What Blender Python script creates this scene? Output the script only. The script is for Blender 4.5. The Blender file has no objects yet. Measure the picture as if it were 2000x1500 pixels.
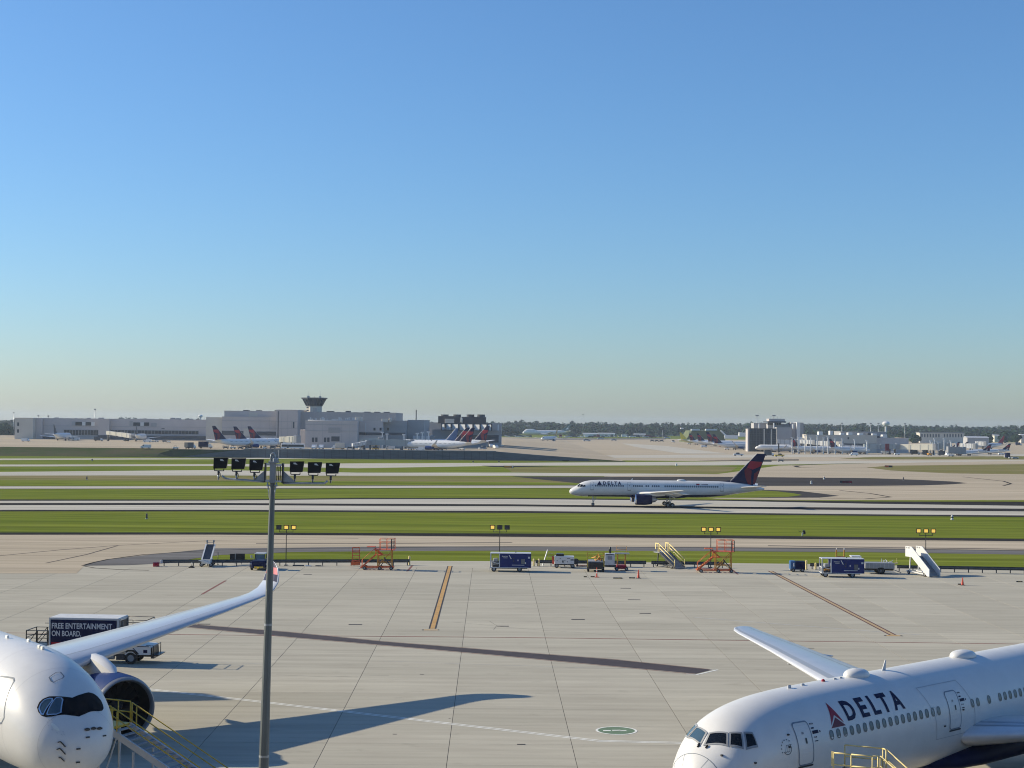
import bpy, bmesh, math, random
import numpy as np
from mathutils import Vector, Matrix
from mathutils.geometry import tessellate_polygon
random.seed(7)
SC = bpy.context.scene
COL = SC.collection
R = math.radians

# ------------------------------------------------------------------ camera
F_PX, CAM_H, HOR, ROLL = 3000.0, 20.0, 825.0, 0.010     # photograph is 2000 x 1500
PITCH = math.atan((HOR - 750.0) / F_PX)
cam = bpy.data.cameras.new('camera'); cam_o = bpy.data.objects.new('camera', cam); COL.objects.link(cam_o)
cam.sensor_width = 36.0; cam.lens = 36.0 * F_PX / 2000.0
cam.clip_start = 0.5; cam.clip_end = 40000.0
cam_o.location = (0, 0, CAM_H)
cam_o.matrix_world = Matrix.Translation((0, 0, CAM_H)) @ Matrix.Rotation(math.pi / 2 + PITCH, 4, 'X') @ Matrix.Rotation(ROLL, 4, 'Z')
SC.camera = cam_o

# ------------------------------------------------------------------ sky, sun, exposure
TO_SUN = Vector((-2.15, 0.56, 1.0)).normalized()
SUN_EL = math.asin(TO_SUN.z); SUN_AZ = math.atan2(TO_SUN.x, TO_SUN.y)
world = bpy.data.worlds.new('World'); SC.world = world; world.use_nodes = True
wn = world.node_tree.nodes; wl = world.node_tree.links
bg = wn['Background']; bg.inputs['Strength'].default_value = 0.120
sky = wn.new('ShaderNodeTexSky'); sky.sky_type = 'NISHITA'; sky.sun_disc = False
sky.sun_elevation = SUN_EL; sky.sun_rotation = SUN_AZ
sky.altitude = 1500; sky.air_density = 1.4; sky.dust_density = 1.5; sky.ozone_density = 8.6
wl.new(sky.outputs[0], bg.inputs[0])
sun = bpy.data.lights.new('sun', 'SUN'); sun.energy = 5.0; sun.angle = R(0.53); sun.color = (1.0, 0.88, 0.66)
sun_o = bpy.data.objects.new('sun', sun); COL.objects.link(sun_o)
sun_o.rotation_euler = (-TO_SUN).to_track_quat('-Z', 'Y').to_euler()
vs = SC.view_settings; vs.view_transform = 'Standard'; vs.look = 'None'; vs.exposure = 0.32; vs.gamma = 1.0
vs.use_curve_mapping = False
SC.cycles.volume_bounces = 0
SC.cycles.max_bounces = 6
SC.cycles.filter_width = 1.05
SC.cycles.use_denoising = True

# ------------------------------------------------------------------ pixel of the photograph -> point of the ground
CP, SP = math.cos(PITCH), math.sin(PITCH)
CR, SR = math.cos(ROLL), math.sin(ROLL)
def ray(px, py):
    u, v = px - 1000.0, py - 750.0
    a, b = u * CR + v * SR, -u * SR + v * CR
    return (a / F_PX, CP + b / F_PX * SP, SP - b / F_PX * CP)
def G(px, py, z=0.0):
    dx, dy, dz = ray(px, py)
    t = (z - CAM_H) / dz
    return (dx * t, dy * t)
def AT(px, D):                       # world X on column px (near the horizon) at distance D
    return (px - 1000.0) / F_PX * D
def hor(px): return HOR + ROLL * (px - 1000.0)
def zat(px, py, D):                  # height seen at pixel row py at distance D
    return CAM_H + (hor(px) - py) * D / F_PX

# ------------------------------------------------------------------ materials
MATS = {}
def mat(name, col, rough=0.6, metal=0.0, var=0.12, scale=2.0, bump=0.0, coat=0.0, emit=None, estr=0.0, stretch=(1, 1, 1), rnd=0.0, col2=None, detail=4.0, obj=True, spec=0.5):
    if name in MATS: return MATS[name]
    m = bpy.data.materials.new(name); m.use_nodes = True
    nt = m.node_tree; n = nt.nodes; l = nt.links
    b = n['Principled BSDF']
    b.inputs['Roughness'].default_value = rough; b.inputs['Metallic'].default_value = metal
    b.inputs['Specular IOR Level'].default_value = spec
    if coat: b.inputs['Coat Weight'].default_value = coat; b.inputs['Coat Roughness'].default_value = 0.06
    tc = n.new('ShaderNodeTexCoord'); mp = n.new('ShaderNodeMapping'); mp.inputs['Scale'].default_value = stretch
    l.new(tc.outputs['Object' if obj else 'Generated'], mp.inputs['Vector'])
    nz = n.new('ShaderNodeTexNoise'); nz.inputs['Scale'].default_value = scale; nz.inputs['Detail'].default_value = detail
    nz.inputs['Roughness'].default_value = 0.6
    l.new(mp.outputs[0], nz.inputs['Vector'])
    rp = n.new('ShaderNodeValToRGB')
    c2 = col2 if col2 else tuple(min(1, c * (1 + var)) for c in col)
    c1 = col if col2 else tuple(c * (1 - var) for c in col)
    rp.color_ramp.elements[0].position = 0.3; rp.color_ramp.elements[1].position = 0.7
    rp.color_ramp.elements[0].color = (*c1, 1); rp.color_ramp.elements[1].color = (*c2, 1)
    l.new(nz.outputs['Fac'], rp.inputs['Fac'])
    out = rp.outputs['Color']
    if rnd:
        oi = n.new('ShaderNodeObjectInfo'); mr = n.new('ShaderNodeMapRange')
        mr.inputs['To Min'].default_value = 1 - rnd; mr.inputs['To Max'].default_value = 1 + rnd
        l.new(oi.outputs['Random'], mr.inputs['Value'])
        mx = n.new('ShaderNodeMix'); mx.data_type = 'RGBA'; mx.blend_type = 'MULTIPLY'; mx.inputs['Factor'].default_value = 1.0
        l.new(out, mx.inputs['A']); l.new(mr.outputs[0], mx.inputs['B']); out = mx.outputs['Result']
    l.new(out, b.inputs['Base Color'])
    if bump:
        bp = n.new('ShaderNodeBump'); bp.inputs['Strength'].default_value = bump; bp.inputs['Distance'].default_value = 0.05
        l.new(nz.outputs['Fac'], bp.inputs['Height']); l.new(bp.outputs[0], b.inputs['Normal'])
    if emit: b.inputs['Emission Color'].default_value = (*emit, 1); b.inputs['Emission Strength'].default_value = estr
    MATS[name] = m
    return m

def ground_mat(name, c1, c2, c3, s_big, s_small, stretch, rough=0.9, rnd=0.0, contrast=0.5, bump=0.0, streak=0.0, spots=0.0):
    """two scales of noise mixed over three tones, for pavements and grass"""
    m = bpy.data.materials.new(name); m.use_nodes = True
    nt = m.node_tree; n = nt.nodes; l = nt.links; b = n['Principled BSDF']
    b.inputs['Roughness'].default_value = rough; b.inputs['Specular IOR Level'].default_value = 0.0
    geo = n.new('ShaderNodeNewGeometry')
    def noise(scale, st, det=5):
        mp = n.new('ShaderNodeMapping'); mp.inputs['Scale'].default_value = st; mp.inputs['Rotation'].default_value = (0, 0, -0.013)
        l.new(geo.outputs['Position'], mp.inputs['Vector'])
        z = n.new('ShaderNodeTexNoise'); z.inputs['Scale'].default_value = scale; z.inputs['Detail'].default_value = det
        z.inputs['Roughness'].default_value = 0.62
        l.new(mp.outputs[0], z.inputs['Vector']); return z.outputs['Fac']
    big = noise(s_big, stretch); sm = noise(s_small, stretch, 7)
    r1 = n.new('ShaderNodeValToRGB'); r1.color_ramp.elements[0].position = 0.5 - contrast * 0.35; r1.color_ramp.elements[1].position = 0.5 + contrast * 0.35
    r1.color_ramp.elements[0].color = (*c1, 1); r1.color_ramp.elements[1].color = (*c2, 1)
    l.new(big, r1.inputs[0])
    r2 = n.new('ShaderNodeMapRange'); r2.inputs['From Min'].default_value = 0.42; r2.inputs['From Max'].default_value = 0.72
    r2.inputs['To Max'].default_value = 0.75; l.new(sm, r2.inputs['Value'])
    mx = n.new('ShaderNodeMix'); mx.data_type = 'RGBA'; l.new(r2.outputs[0], mx.inputs['Factor']); l.new(r1.outputs[0], mx.inputs['A']); mx.inputs['B'].default_value = (*c3, 1)
    out = mx.outputs['Result']
    if streak:
        st = noise(s_small * 0.5, (stretch[0] * 0.12, stretch[1] * 3.0, 1), 4)
        r3 = n.new('ShaderNodeMapRange'); r3.inputs['From Min'].default_value = 0.38; r3.inputs['From Max'].default_value = 0.66
        r3.inputs['To Min'].default_value = 1 - streak; r3.inputs['To Max'].default_value = 1 + streak * 0.5; l.new(st, r3.inputs['Value'])
        m2 = n.new('ShaderNodeMix'); m2.data_type = 'RGBA'; m2.blend_type = 'MULTIPLY'; m2.inputs['Factor'].default_value = 1.0
        l.new(out, m2.inputs['A']); l.new(r3.outputs[0], m2.inputs['B']); out = m2.outputs['Result']
    if spots:
        sp = noise(0.55, (0.6, 1.0, 1), 6)
        r4 = n.new('ShaderNodeMapRange'); r4.inputs['From Min'].default_value = 0.60; r4.inputs['From Max'].default_value = 0.74
        r4.inputs['To Min'].default_value = 1.0; r4.inputs['To Max'].default_value = 1 - spots; l.new(sp, r4.inputs['Value'])
        m4 = n.new('ShaderNodeMix'); m4.data_type = 'RGBA'; m4.blend_type = 'MULTIPLY'; m4.inputs['Factor'].default_value = 1.0
        l.new(out, m4.inputs['A']); l.new(r4.outputs[0], m4.inputs['B']); out = m4.outputs['Result']
    if rnd:
        oi = n.new('ShaderNodeObjectInfo'); mr = n.new('ShaderNodeMapRange')
        mr.inputs['To Min'].default_value = 1 - rnd; mr.inputs['To Max'].default_value = 1 + rnd
        l.new(oi.outputs['Random'], mr.inputs['Value'])
        m3 = n.new('ShaderNodeMix'); m3.data_type = 'RGBA'; m3.blend_type = 'MULTIPLY'; m3.inputs['Factor'].default_value = 1.0
        l.new(out, m3.inputs['A']); l.new(mr.outputs[0], m3.inputs['B']); out = m3.outputs['Result']
    l.new(out, b.inputs['Base Color'])
    if bump:
        bp = n.new('ShaderNodeBump'); bp.inputs['Strength'].default_value = bump; bp.inputs['Distance'].default_value = 0.15
        l.new(sm, bp.inputs['Height']); l.new(bp.outputs[0], b.inputs['Normal'])
    MATS[name] = m
    return m

M_CONC = ground_mat('apron_concrete', (.43, .405, .33), (.495, .465, .38), (.39, .36, .295), 0.05, 0.35, (.35, 1.6, 1), rnd=0.055, streak=0.09, spots=0.14)
M_TAN = ground_mat('taxiway_concrete', (.46, .39, .285), (.54, .46, .345), (.38, .325, .25), 0.02, 0.16, (.15, 1.5, 1), streak=0.2)
M_PALE = ground_mat('pale_concrete', (.49, .465, .40), (.58, .545, .46), (.40, .37, .31), 0.02, 0.15, (.12, 1.5, 1), streak=0.13)
M_ASPH = ground_mat('asphalt', (.032, .032, .034), (.052, .050, .050), (.030, .029, .029), 0.03, 0.3, (.3, 1, 1), streak=0.15)
M_ISLAND = ground_mat('faded_asphalt', (.060, .058, .060), (.085, .080, .080), (.055, .052, .052), 0.03, 0.3, (.3, 1, 1), streak=0.2)
M_GRAYASPH = ground_mat('worn_asphalt', (.17, .165, .165), (.21, .205, .2), (.14, .135, .13), 0.03, 0.3, (.2, 1.4, 1), streak=0.2)
M_GRASS = ground_mat('mown_grass', (.142, .188, .024), (.235, .262, .046), (.098, .142, .020), 0.022, 0.11, (.22, 1.5, 1), contrast=0.55, bump=0.3, streak=0.30)
M_DRY = ground_mat('dry_grass', (.19, .19, .06), (.27, .225, .115), (.15, .155, .04), 0.02, 0.09, (.15, 1.5, 1), contrast=0.4, bump=0.3, streak=0.2)
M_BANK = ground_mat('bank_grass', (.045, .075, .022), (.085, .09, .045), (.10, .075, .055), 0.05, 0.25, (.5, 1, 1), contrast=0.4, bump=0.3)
M_WHITE = mat('white_paint', (.66, .655, .635), 0.36, var=0.045, scale=0.8, coat=0.05)
M_WHITE_FAR = mat('white_paint_far', (.74, .74, .73), 0.4, var=0.03, scale=0.4)
M_WING = mat('wing_grey_paint', (.47, .49, .52), 0.30, var=0.05, scale=0.5, coat=0.35)
M_WINGD = mat('wing_panel_grey', (.30, .33, .37), 0.35, var=0.05, scale=0.5)
M_NAVY = mat('navy_paint', (.006, .010, .050), 0.5, var=0.15, scale=1.0, spec=.12)
M_NAVYE = mat('engine_blue_paint', (.008, .036, .15), 0.6, var=0.1, scale=0.5, spec=.15)
M_RED = mat('red_paint', (.30, .008, .028), 0.42, var=0.12, scale=0.8, spec=.3)
M_DRED = mat('dark_red_paint', (.13, .006, .018), 0.42, var=0.12, scale=0.8, spec=.3)
M_LIP = mat('inlet_lip_grey', (.26, .27, .285), 0.35, metal=.3, var=0.06, scale=2)
M_LE = mat('bare_leading_edge', (.66, .67, .68), 0.35, metal=0.25, var=0.04, scale=2)
M_RAIL = mat('weathered_rail', (.085, .095, .10), 0.55, metal=.2, var=0.2, scale=2)
M_METAL = mat('polished_metal', (.72, .73, .75), 0.18, metal=1.0, var=0.05, scale=3)
M_STEEL = mat('galvanised_steel', (.36, .38, .40), 0.45, metal=0.6, var=0.15, scale=6)
M_DARKM = mat('dark_metal', (.035, .036, .04), 0.5, var=0.25, scale=4)
M_BLACK = mat('black_paint', (.012, .012, .014), 0.35, var=0.2, scale=3)
M_RUB = mat('tyre_rubber', (.018, .018, .018), 0.85, var=0.25, scale=6)
M_GLASS = mat('dark_glass', (.006, .008, .011), 0.10, var=0.2, scale=1.0, spec=0.3)
M_GLASSB = mat('sky_glass', (.04, .075, .10), 0.05, var=0.2, scale=1.0, spec=1.0)
M_WINDOW = mat('cabin_window_grey', (.085, .105, .125), 0.25, var=0.3, scale=3, rnd=0.25)
M_SHADE = mat('window_shade_white', (.62, .62, .6), 0.5, var=0.1)
M_RIM = mat('window_rim', (.06, .075, .09), 0.35, var=0.1)
M_FRAME = mat('door_frame_grey', (.17, .21, .26), 0.5, var=0.08)
M_FINE = mat('faint_seam', (.43, .44, .455), 0.5, var=0.05)
M_MASK = mat('matt_black_mask', (.007, .007, .009), 0.6, var=0.1, spec=.12)
M_SEAM = mat('panel_seam', (.16, .19, .22), 0.6, var=0.1)
M_LGREY = mat('light_grey_paint', (.52, .53, .54), 0.45, var=0.06, scale=2)
M_GREY = mat('mid_grey_paint', (.26, .27, .28), 0.5, var=0.1, scale=2)
M_YEL = mat('yellow_paint', (.62, .42, .04), 0.5, var=0.18, scale=4)
M_LYEL = mat('pale_yellow_paint', (.74, .60, .26), 0.5, var=0.15, scale=4)
M_ORANGE = mat('orange_paint', (.60, .115, .03), 0.55, var=0.22, scale=4)
M_OYEL = mat('orange_yellow_paint', (.52, .24, .03), 0.55, var=0.2, scale=4)
M_GBLUE = mat('ground_unit_blue', (.006, .016, .115), 0.5, var=0.2, scale=1.5, spec=.3)
M_LBLUE = mat('light_blue_paint', (.03, .11, .26), 0.45, var=0.12, scale=1.5)
M_CONEO = mat('cone_orange', (.62, .07, .03), 0.5, var=0.1, scale=4)
M_LAMP = mat('lit_lamp_lens', (.75, .55, .12), 0.4, var=0.1, emit=(1.0, .62, .10), estr=0.6)
M_MARKW = mat('marking_white', (.74, .74, .68), 0.8, var=0.16, scale=1.2)
M_MARKY = mat('marking_yellow', (.50, .29, .09), 0.8, var=0.16, scale=1.2)
M_MARKB = mat('marking_black', (.030, .026, .028), 0.85, var=0.25, scale=1.0)
M_MARKR = mat('marking_red', (.20, .075, .055), 0.85, var=0.25, scale=1.0)
M_MARKP = mat('marking_purple_black', (.042, .030, .034), 0.85, var=0.25, scale=0.5)
M_MARKG = mat('marking_green', (.13, .20, .12), 0.85, var=0.2, scale=1.5)
M_SEAL = mat('joint_sealant', (.10, .09, .075), 0.9, var=0.2, scale=2)

# ------------------------------------------------------------------ mesh building
class MB:
    def __init__(s): s.v = []; s.f = []; s.m = []; s.sm = []; s.mats = []; s.cur = 0; s.smooth = False
    def use(s, m):
        if m not in s.mats: s.mats.append(m)
        s.cur = s.mats.index(m); return s
    def add(s, vs_, fs, smooth=None):
        o = len(s.v); s.v.extend([tuple(p) for p in vs_])
        for f in fs:
            s.f.append([o + i for i in f]); s.m.append(s.cur); s.sm.append(s.smooth if smooth is None else smooth)
        return s
    def box(s, x0, x1, y0, y1, z0, z1):
        return s.add([(x0, y0, z0), (x1, y0, z0), (x1, y1, z0), (x0, y1, z0), (x0, y0, z1), (x1, y0, z1), (x1, y1, z1), (x0, y1, z1)],
                     [(0, 3, 2, 1), (4, 5, 6, 7), (0, 1, 5, 4), (1, 2, 6, 5), (2, 3, 7, 6), (3, 0, 4, 7)], False)
    def cbox(s, x0, x1, y0, y1, z0, z1, c=0.05):
        """box with chamfered vertical and top edges"""
        c = min(c, (x1 - x0) * .45, (y1 - y0) * .45, (z1 - z0) * .45)
        def ring(i, z): return [(x0 + i + c, y0 + i, z), (x1 - i - c, y0 + i, z), (x1 - i, y0 + i + c, z), (x1 - i, y1 - i - c, z), (x1 - i - c, y1 - i, z), (x0 + i + c, y1 - i, z), (x0 + i, y1 - i - c, z), (x0 + i, y0 + i + c, z)]
        return s.loft([ring(0, z0), ring(0, z1 - c), ring(c, z1)], True, False)
    def beam(s, p0, p1, w, h=None):
        h = h or w; p0 = Vector(p0); p1 = Vector(p1); d = (p1 - p0).normalized()
        up = Vector((0, 0, 1)) if abs(d.z) < .95 else Vector((0, 1, 0))
        a = d.cross(up).normalized() * w / 2; b = a.cross(d).normalized() * h / 2
        vs_ = [p + q for p in (p0, p1) for q in (a + b, -a + b, -a - b, a - b)]
        return s.add(vs_, [(3, 2, 1, 0), (4, 5, 6, 7), (0, 1, 5, 4), (1, 2, 6, 5), (2, 3, 7, 6), (3, 0, 4, 7)], False)
    def tube(s, p0, p1, r0, r1=None, n=10, caps=True):
        r1 = r0 if r1 is None else r1
        p0 = Vector(p0); p1 = Vector(p1); d = (p1 - p0).normalized()
        up = Vector((0, 0, 1)) if abs(d.z) < .95 else Vector((0, 1, 0))
        a = d.cross(up).normalized(); b = a.cross(d).normalized()
        ring = lambda p, r: [p + (a * math.cos(t) + b * math.sin(t)) * r for t in [2 * math.pi * i / n for i in range(n)]]
        return s.loft([ring(p0, r0), ring(p1, r1)], caps, True)
    def path(s, pts, r, n=8):
        for a, b in zip(pts[:-1], pts[1:]): s.tube(a, b, r, n=n)
        return s
    def loft(s, rings, caps=True, smooth=True, closed=True):
        n = len(rings[0]); o = len(s.v)
        for r in rings: s.v.extend([tuple(p) for p in r])
        for k in range(len(rings) - 1):
            for i in range(n if closed else n - 1):
                j = (i + 1) % n
                s.f.append([o + k * n + i, o + k * n + j, o + (k + 1) * n + j, o + (k + 1) * n + i]); s.m.append(s.cur); s.sm.append(smooth)
        if caps:
            s.f.append([o + i for i in range(n)][::-1]); s.m.append(s.cur); s.sm.append(False)
            s.f.append([o + (len(rings) - 1) * n + i for i in range(n)]); s.m.append(s.cur); s.sm.append(False)
        return s
    def lathe(s, prof, o=(0, 0, 0), axis='x', n=28, smooth=True):
        """prof: (along, radius)"""
        rings = []
        for a, r in prof:
            ring = []
            for i in range(n):
                t = 2 * math.pi * i / n; c, d = r * math.cos(t), r * math.sin(t)
                p = {'x': (a, c, d), 'y': (c, a, d), 'z': (c, d, a)}[axis]
                ring.append((p[0] + o[0], p[1] + o[1], p[2] + o[2]))
            rings.append(ring)
        return s.loft(rings, False, smooth)
    def prism(s, poly, y0, y1, plane='xz'):
        """extrude a 2D outline"""
        f = {'xz': lambda p, t: (p[0], t, p[1]), 'xy': lambda p, t: (p[0], p[1], t), 'yz': lambda p, t: (t, p[0], p[1])}[plane]
        return s.loft([[f(p, y0) for p in poly], [f(p, y1) for p in poly]], True, False)
    def wheel(s, x, y, z, r, w, n=18, hub=True):
        c = s.cur
        s.use(M_RUB).lathe([(-w / 2, r * .55), (-w / 2, r * .9), (-w * .36, r), (w * .36, r), (w / 2, r * .9), (w / 2, r * .55)], (x, y, z), 'y', n)
        if hub: s.use(M_GREY).lathe([(-w * .42, 0.001), (-w * .42, r * .56), (w * .42, r * .56), (w * .42, 0.001)], (x, y, z), 'y', 12)
        s.cur = c; return s
    def build(s, name, parent=None, mat_=None, loc=None, kind=None, fix=True):
        me = bpy.data.meshes.new(name)
        me.from_pydata(s.v, [], s.f)
        if mat_ is not None and not s.mats: me.materials.append(mat_)
        for m in s.mats: me.materials.append(m)
        me.polygons.foreach_set('material_index', s.m)
        me.polygons.foreach_set('use_smooth', s.sm)
        if fix:
            bm = bmesh.new(); bm.from_mesh(me); bmesh.ops.recalc_face_normals(bm, faces=bm.faces)
            for e in bm.edges:
                if len(e.link_faces) == 2 and e.calc_face_angle(0) > .70: e.smooth = False
            bm.to_mesh(me); bm.free()
        me.update()
        o = bpy.data.objects.new(name, me); COL.objects.link(o)
        if parent: o.parent = parent
        if loc: o.location = loc
        if kind: o['kind'] = kind
        return o
def mb(m=None):
    x = MB()
    if m: x.use(m)
    return x
def tag(o, label=None, cat=None, group=None, kind=None):
    if label: o['label'] = label
    if cat: o['category'] = cat
    if group: o['group'] = group
    if kind: o['kind'] = kind
    return o
def thing(name, label, cat, loc=(0, 0, 0), rz=0.0, group=None):
    o = bpy.data.objects.new(name, None); COL.objects.link(o); o.empty_display_size = 0.3
    o.location = loc; o.rotation_euler = (0, 0, rz)
    return tag(o, label, cat, group)
def dup(root, loc, rz=None, label=None, group=None, scale=None):
    c = root.copy(); COL.objects.link(c); c.location = loc
    if rz is not None: c.rotation_euler = (0, 0, rz)
    if label: c['label'] = label
    if group: c['group'] = group
    if scale: c.scale = (scale,) * 3
    for ch in [o for o in root.children]:
        d = ch.copy(); COL.objects.link(d); d.parent = c
        for g in [o for o in ch.children]:
            e = g.copy(); COL.objects.link(e); e.parent = d
    return c

def clip_bands(tris, axis, step):
    """cut 2D triangles into bands so that they can follow a curved surface"""
    out = []
    for t in tris:
        lo = min(p[axis] for p in t); hi = max(p[axis] for p in t)
        k0, k1 = math.floor(lo / step + 1e-9), math.ceil(hi / step - 1e-9)
        if k1 - k0 <= 1: out.append(t); continue
        for k in range(k0, k1):
            poly = list(t)
            for lim, sg in ((k * step, 1), ((k + 1) * step, -1)):
                res = []
                for i in range(len(poly)):
                    a, b = poly[i], poly[(i + 1) % len(poly)]
                    da, db = (a[axis] - lim) * sg, (b[axis] - lim) * sg
                    if da >= 0: res.append(a)
                    if (da > 0 and db < 0) or (da < 0 and db > 0):
                        q = da / (da - db); res.append(tuple(a[i_] + (b[i_] - a[i_]) * q for i_ in range(2)))
                poly = res
                if len(poly) < 3: break
            if len(poly) >= 3: out.append(tuple(poly))
    return out
def tri2d(poly):
    idx = tessellate_polygon([[Vector((p[0], p[1], 0)) for p in poly]])
    return [tuple(tuple(poly[i]) for i in t) for t in idx]
def ring2d(poly, w):
    """closed outline of width w as quads (mitred)"""
    n = len(poly); P = [Vector(p) for p in poly]; offs = []
    for i in range(n):
        d0 = (P[i] - P[i - 1]).normalized(); d1 = (P[(i + 1) % n] - P[i]).normalized()
        m = (Vector((-d0.y, d0.x)) + Vector((-d1.y, d1.x)))
        m = m / max(m.length_squared / 2, .3)
        offs.append(m * w / 2)
    q = []
    for i in range(n):
        j = (i + 1) % n
        q.append((tuple(P[i] + offs[i]), tuple(P[j] + offs[j]), tuple(P[j] - offs[j]), tuple(P[i] - offs[i])))
    return q
def rrect(x0, x1, z0, z1, r, n=4):
    pts = []
    for cx, cz, a0 in ((x1 - r, z1 - r, 0), (x0 + r, z1 - r, 90), (x0 + r, z0 + r, 180), (x1 - r, z0 + r, 270)):
        for i in range(n + 1):
            a = R(a0 + 90 * i / n); pts.append((cx + r * math.cos(a), cz + r * math.sin(a)))
    return pts
_TXT = {}
def text_tris(s, bold=0.02, spacing=1.0):
    """triangles of flat lettering, cap height 1, starting at x = 0"""
    key = (s, bold, spacing)
    if key in _TXT: return _TXT[key]
    cu = bpy.data.curves.new('txt', 'FONT'); cu.body = s; cu.size = 1.0; cu.offset = bold; cu.space_character = spacing; cu.resolution_u = 3
    o = bpy.data.objects.new('txt', cu); COL.objects.link(o)
    dg = bpy.context.evaluated_depsgraph_get(); dg.update()
    me = o.evaluated_get(dg).to_mesh(); me.calc_loop_triangles()
    v = np.array([p.co[:2] for p in me.vertices]) if len(me.vertices) else np.zeros((0, 2))
    tr = [tuple(t.vertices) for t in me.loop_triangles]
    mn = v.min(0); h = v[:, 1].max() - mn[1]
    v = (v - mn) / h
    out = [tuple(tuple(v[i]) for i in t) for t in tr]
    w = v[:, 0].max()
    bpy.data.objects.remove(o); bpy.data.curves.remove(cu)
    _TXT[key] = (out, w); return out, w
def flat_text(m, s, origin, ux, uz, height, width=None, bold=0.02, spacing=1.0, off=None):
    """lettering on a flat face: origin lower left, ux along, uz up"""
    tr, w = text_tris(s, bold, spacing); k = (width / w) if width else height
    O = Vector(origin); ux = Vector(ux); uz = Vector(uz)
    for t in tr:
        m.add([O + ux * (p[0] * k) + uz * (p[1] * height) for p in t], [tuple(range(len(t)))], False)
    return m
def pchip(xs, ys):
    xs = np.array(xs, float); ys = np.array(ys, float); h = np.diff(xs); d = np.diff(ys) / h
    m = np.zeros(len(xs)); m[0] = d[0]; m[-1] = d[-1]
    for i in range(1, len(xs) - 1):
        if d[i - 1] * d[i] > 0:
            w1, w2 = 2 * h[i] + h[i - 1], h[i] + 2 * h[i - 1]; m[i] = (w1 + w2) / (w1 / d[i - 1] + w2 / d[i])
    def f(x):
        x = min(max(x, xs[0]), xs[-1]); i = min(int(np.searchsorted(xs, x, 'right')) - 1, len(xs) - 2); i = max(i, 0)
        t = (x - xs[i]) / h[i]
        return float((1 + 2 * t) * (1 - t) ** 2 * ys[i] + t * (1 - t) ** 2 * h[i] * m[i] + t * t * (3 - 2 * t) * ys[i + 1] + t * t * (t - 1) * h[i] * m[i + 1])
    return f

# ================================================================== THE GROUND
WALL_Y, PLAT = 816.0, 4.0
def zt(X, Y):
    if Y < 213.5: return -0.4        # bed of the paved apron
    k = min(1, max(0, (60 - X) / 65.0))
    b = min(1, max(0, (-180 - X) / 30.0))
    y0 = WALL_Y + (798 - WALL_Y) * b; y1 = WALL_Y + 2 + (835 - WALL_Y - 2) * b
    t = min(1, max(0, (Y - y0) / (y1 - y0)))
    fall = 1.0 if Y < 1300 else max(0.0, 1 - (Y - 1300) / 600.0)
    return PLAT * k * t * fall
GX = [-7000, -4000, -2500, -1600, -1100, -800, -600, -450, -380, -320, -270, -240, -225, -210, -202, -195, -187, -180, -170, -140, -100, -60, -30, -5, 8, 21, 34, 47, 60, 100, 160, 250, 400, 600, 900, 1300, 2000, 3500, 7000]
GY = [-300, 40, 200, 213, 214, 400, 600, 780, 798, 804, 810, 816, 818, 823, 829, 835, 860, 900, 960, 1030, 1120, 1220, 1300, 1400, 1500, 1600, 1700, 1800, 1900, 2050, 2400, 3200, 4500, 7500]
gparts = {'grass_field': (MB(), M_GRASS), 'terminal_apron': (MB(), M_TAN), 'grass_bank': (MB(), M_BANK)}
for i in range(len(GX) - 1):
    for j in range(len(GY) - 1):
        x0, x1, y0, y1 = GX[i], GX[i + 1], GY[j], GY[j + 1]
        xm, ym = (x0 + x1) / 2, (y0 + y1) / 2
        if ym > 835 and ym < 2050 and -1600 < xm < 900: k = 'terminal_apron'
        elif -180 < xm < 60 and 818 < ym <= 835: k = 'terminal_apron'
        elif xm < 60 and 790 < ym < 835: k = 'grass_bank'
        else: k = 'grass_field'
        gparts[k][0].add([(x, y, zt(x, y)) for x, y in ((x0, y0), (x1, y0), (x1, y1), (x0, y1))], [(0, 1, 2, 3)])
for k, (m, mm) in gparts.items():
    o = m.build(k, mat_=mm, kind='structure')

def sheet(name, pts, z, m, parent=None, kind='structure'):
    P = [G(px, py) for px, py in pts]
    tr = tri2d(P); s = mb(m)
    for t in tr: s.add([(p[0], p[1], z) for p in t], [(0, 1, 2)], False)
    return s.build(name, parent, kind=None if parent else kind, fix=True)
XS = (-900, 0, 420, 700, 1000, 1400, 1700, 2000, 2900)
def band(name, top, bot, z, m, xs=None):
    """strip between two edges given as rows at the columns 0, 420, 700, 1000, 1400, 1700, 2000 of the photograph"""
    cols = (0, 420, 700, 1000, 1400, 1700, 2000)
    def edge(v):
        p = list(zip(cols, v))
        sl0 = (v[1] - v[0]) / 420.0; sl1 = (v[-1] - v[-2]) / 300.0
        return [(-1100, v[0] - 1100 * sl0)] + p + [(3100, v[-1] + 1100 * sl1)]
    e1, e2 = edge(top), edge(bot)
    s = mb(m)
    for i in range(len(e1) - 1):
        q = [G(*e2[i]), G(*e2[i + 1]), G(*e1[i + 1]), G(*e1[i])]
        s.add([(p[0], p[1], z) for p in q], [(0, 1, 2, 3)], False)
    return s.build(name, kind='structure')

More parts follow.
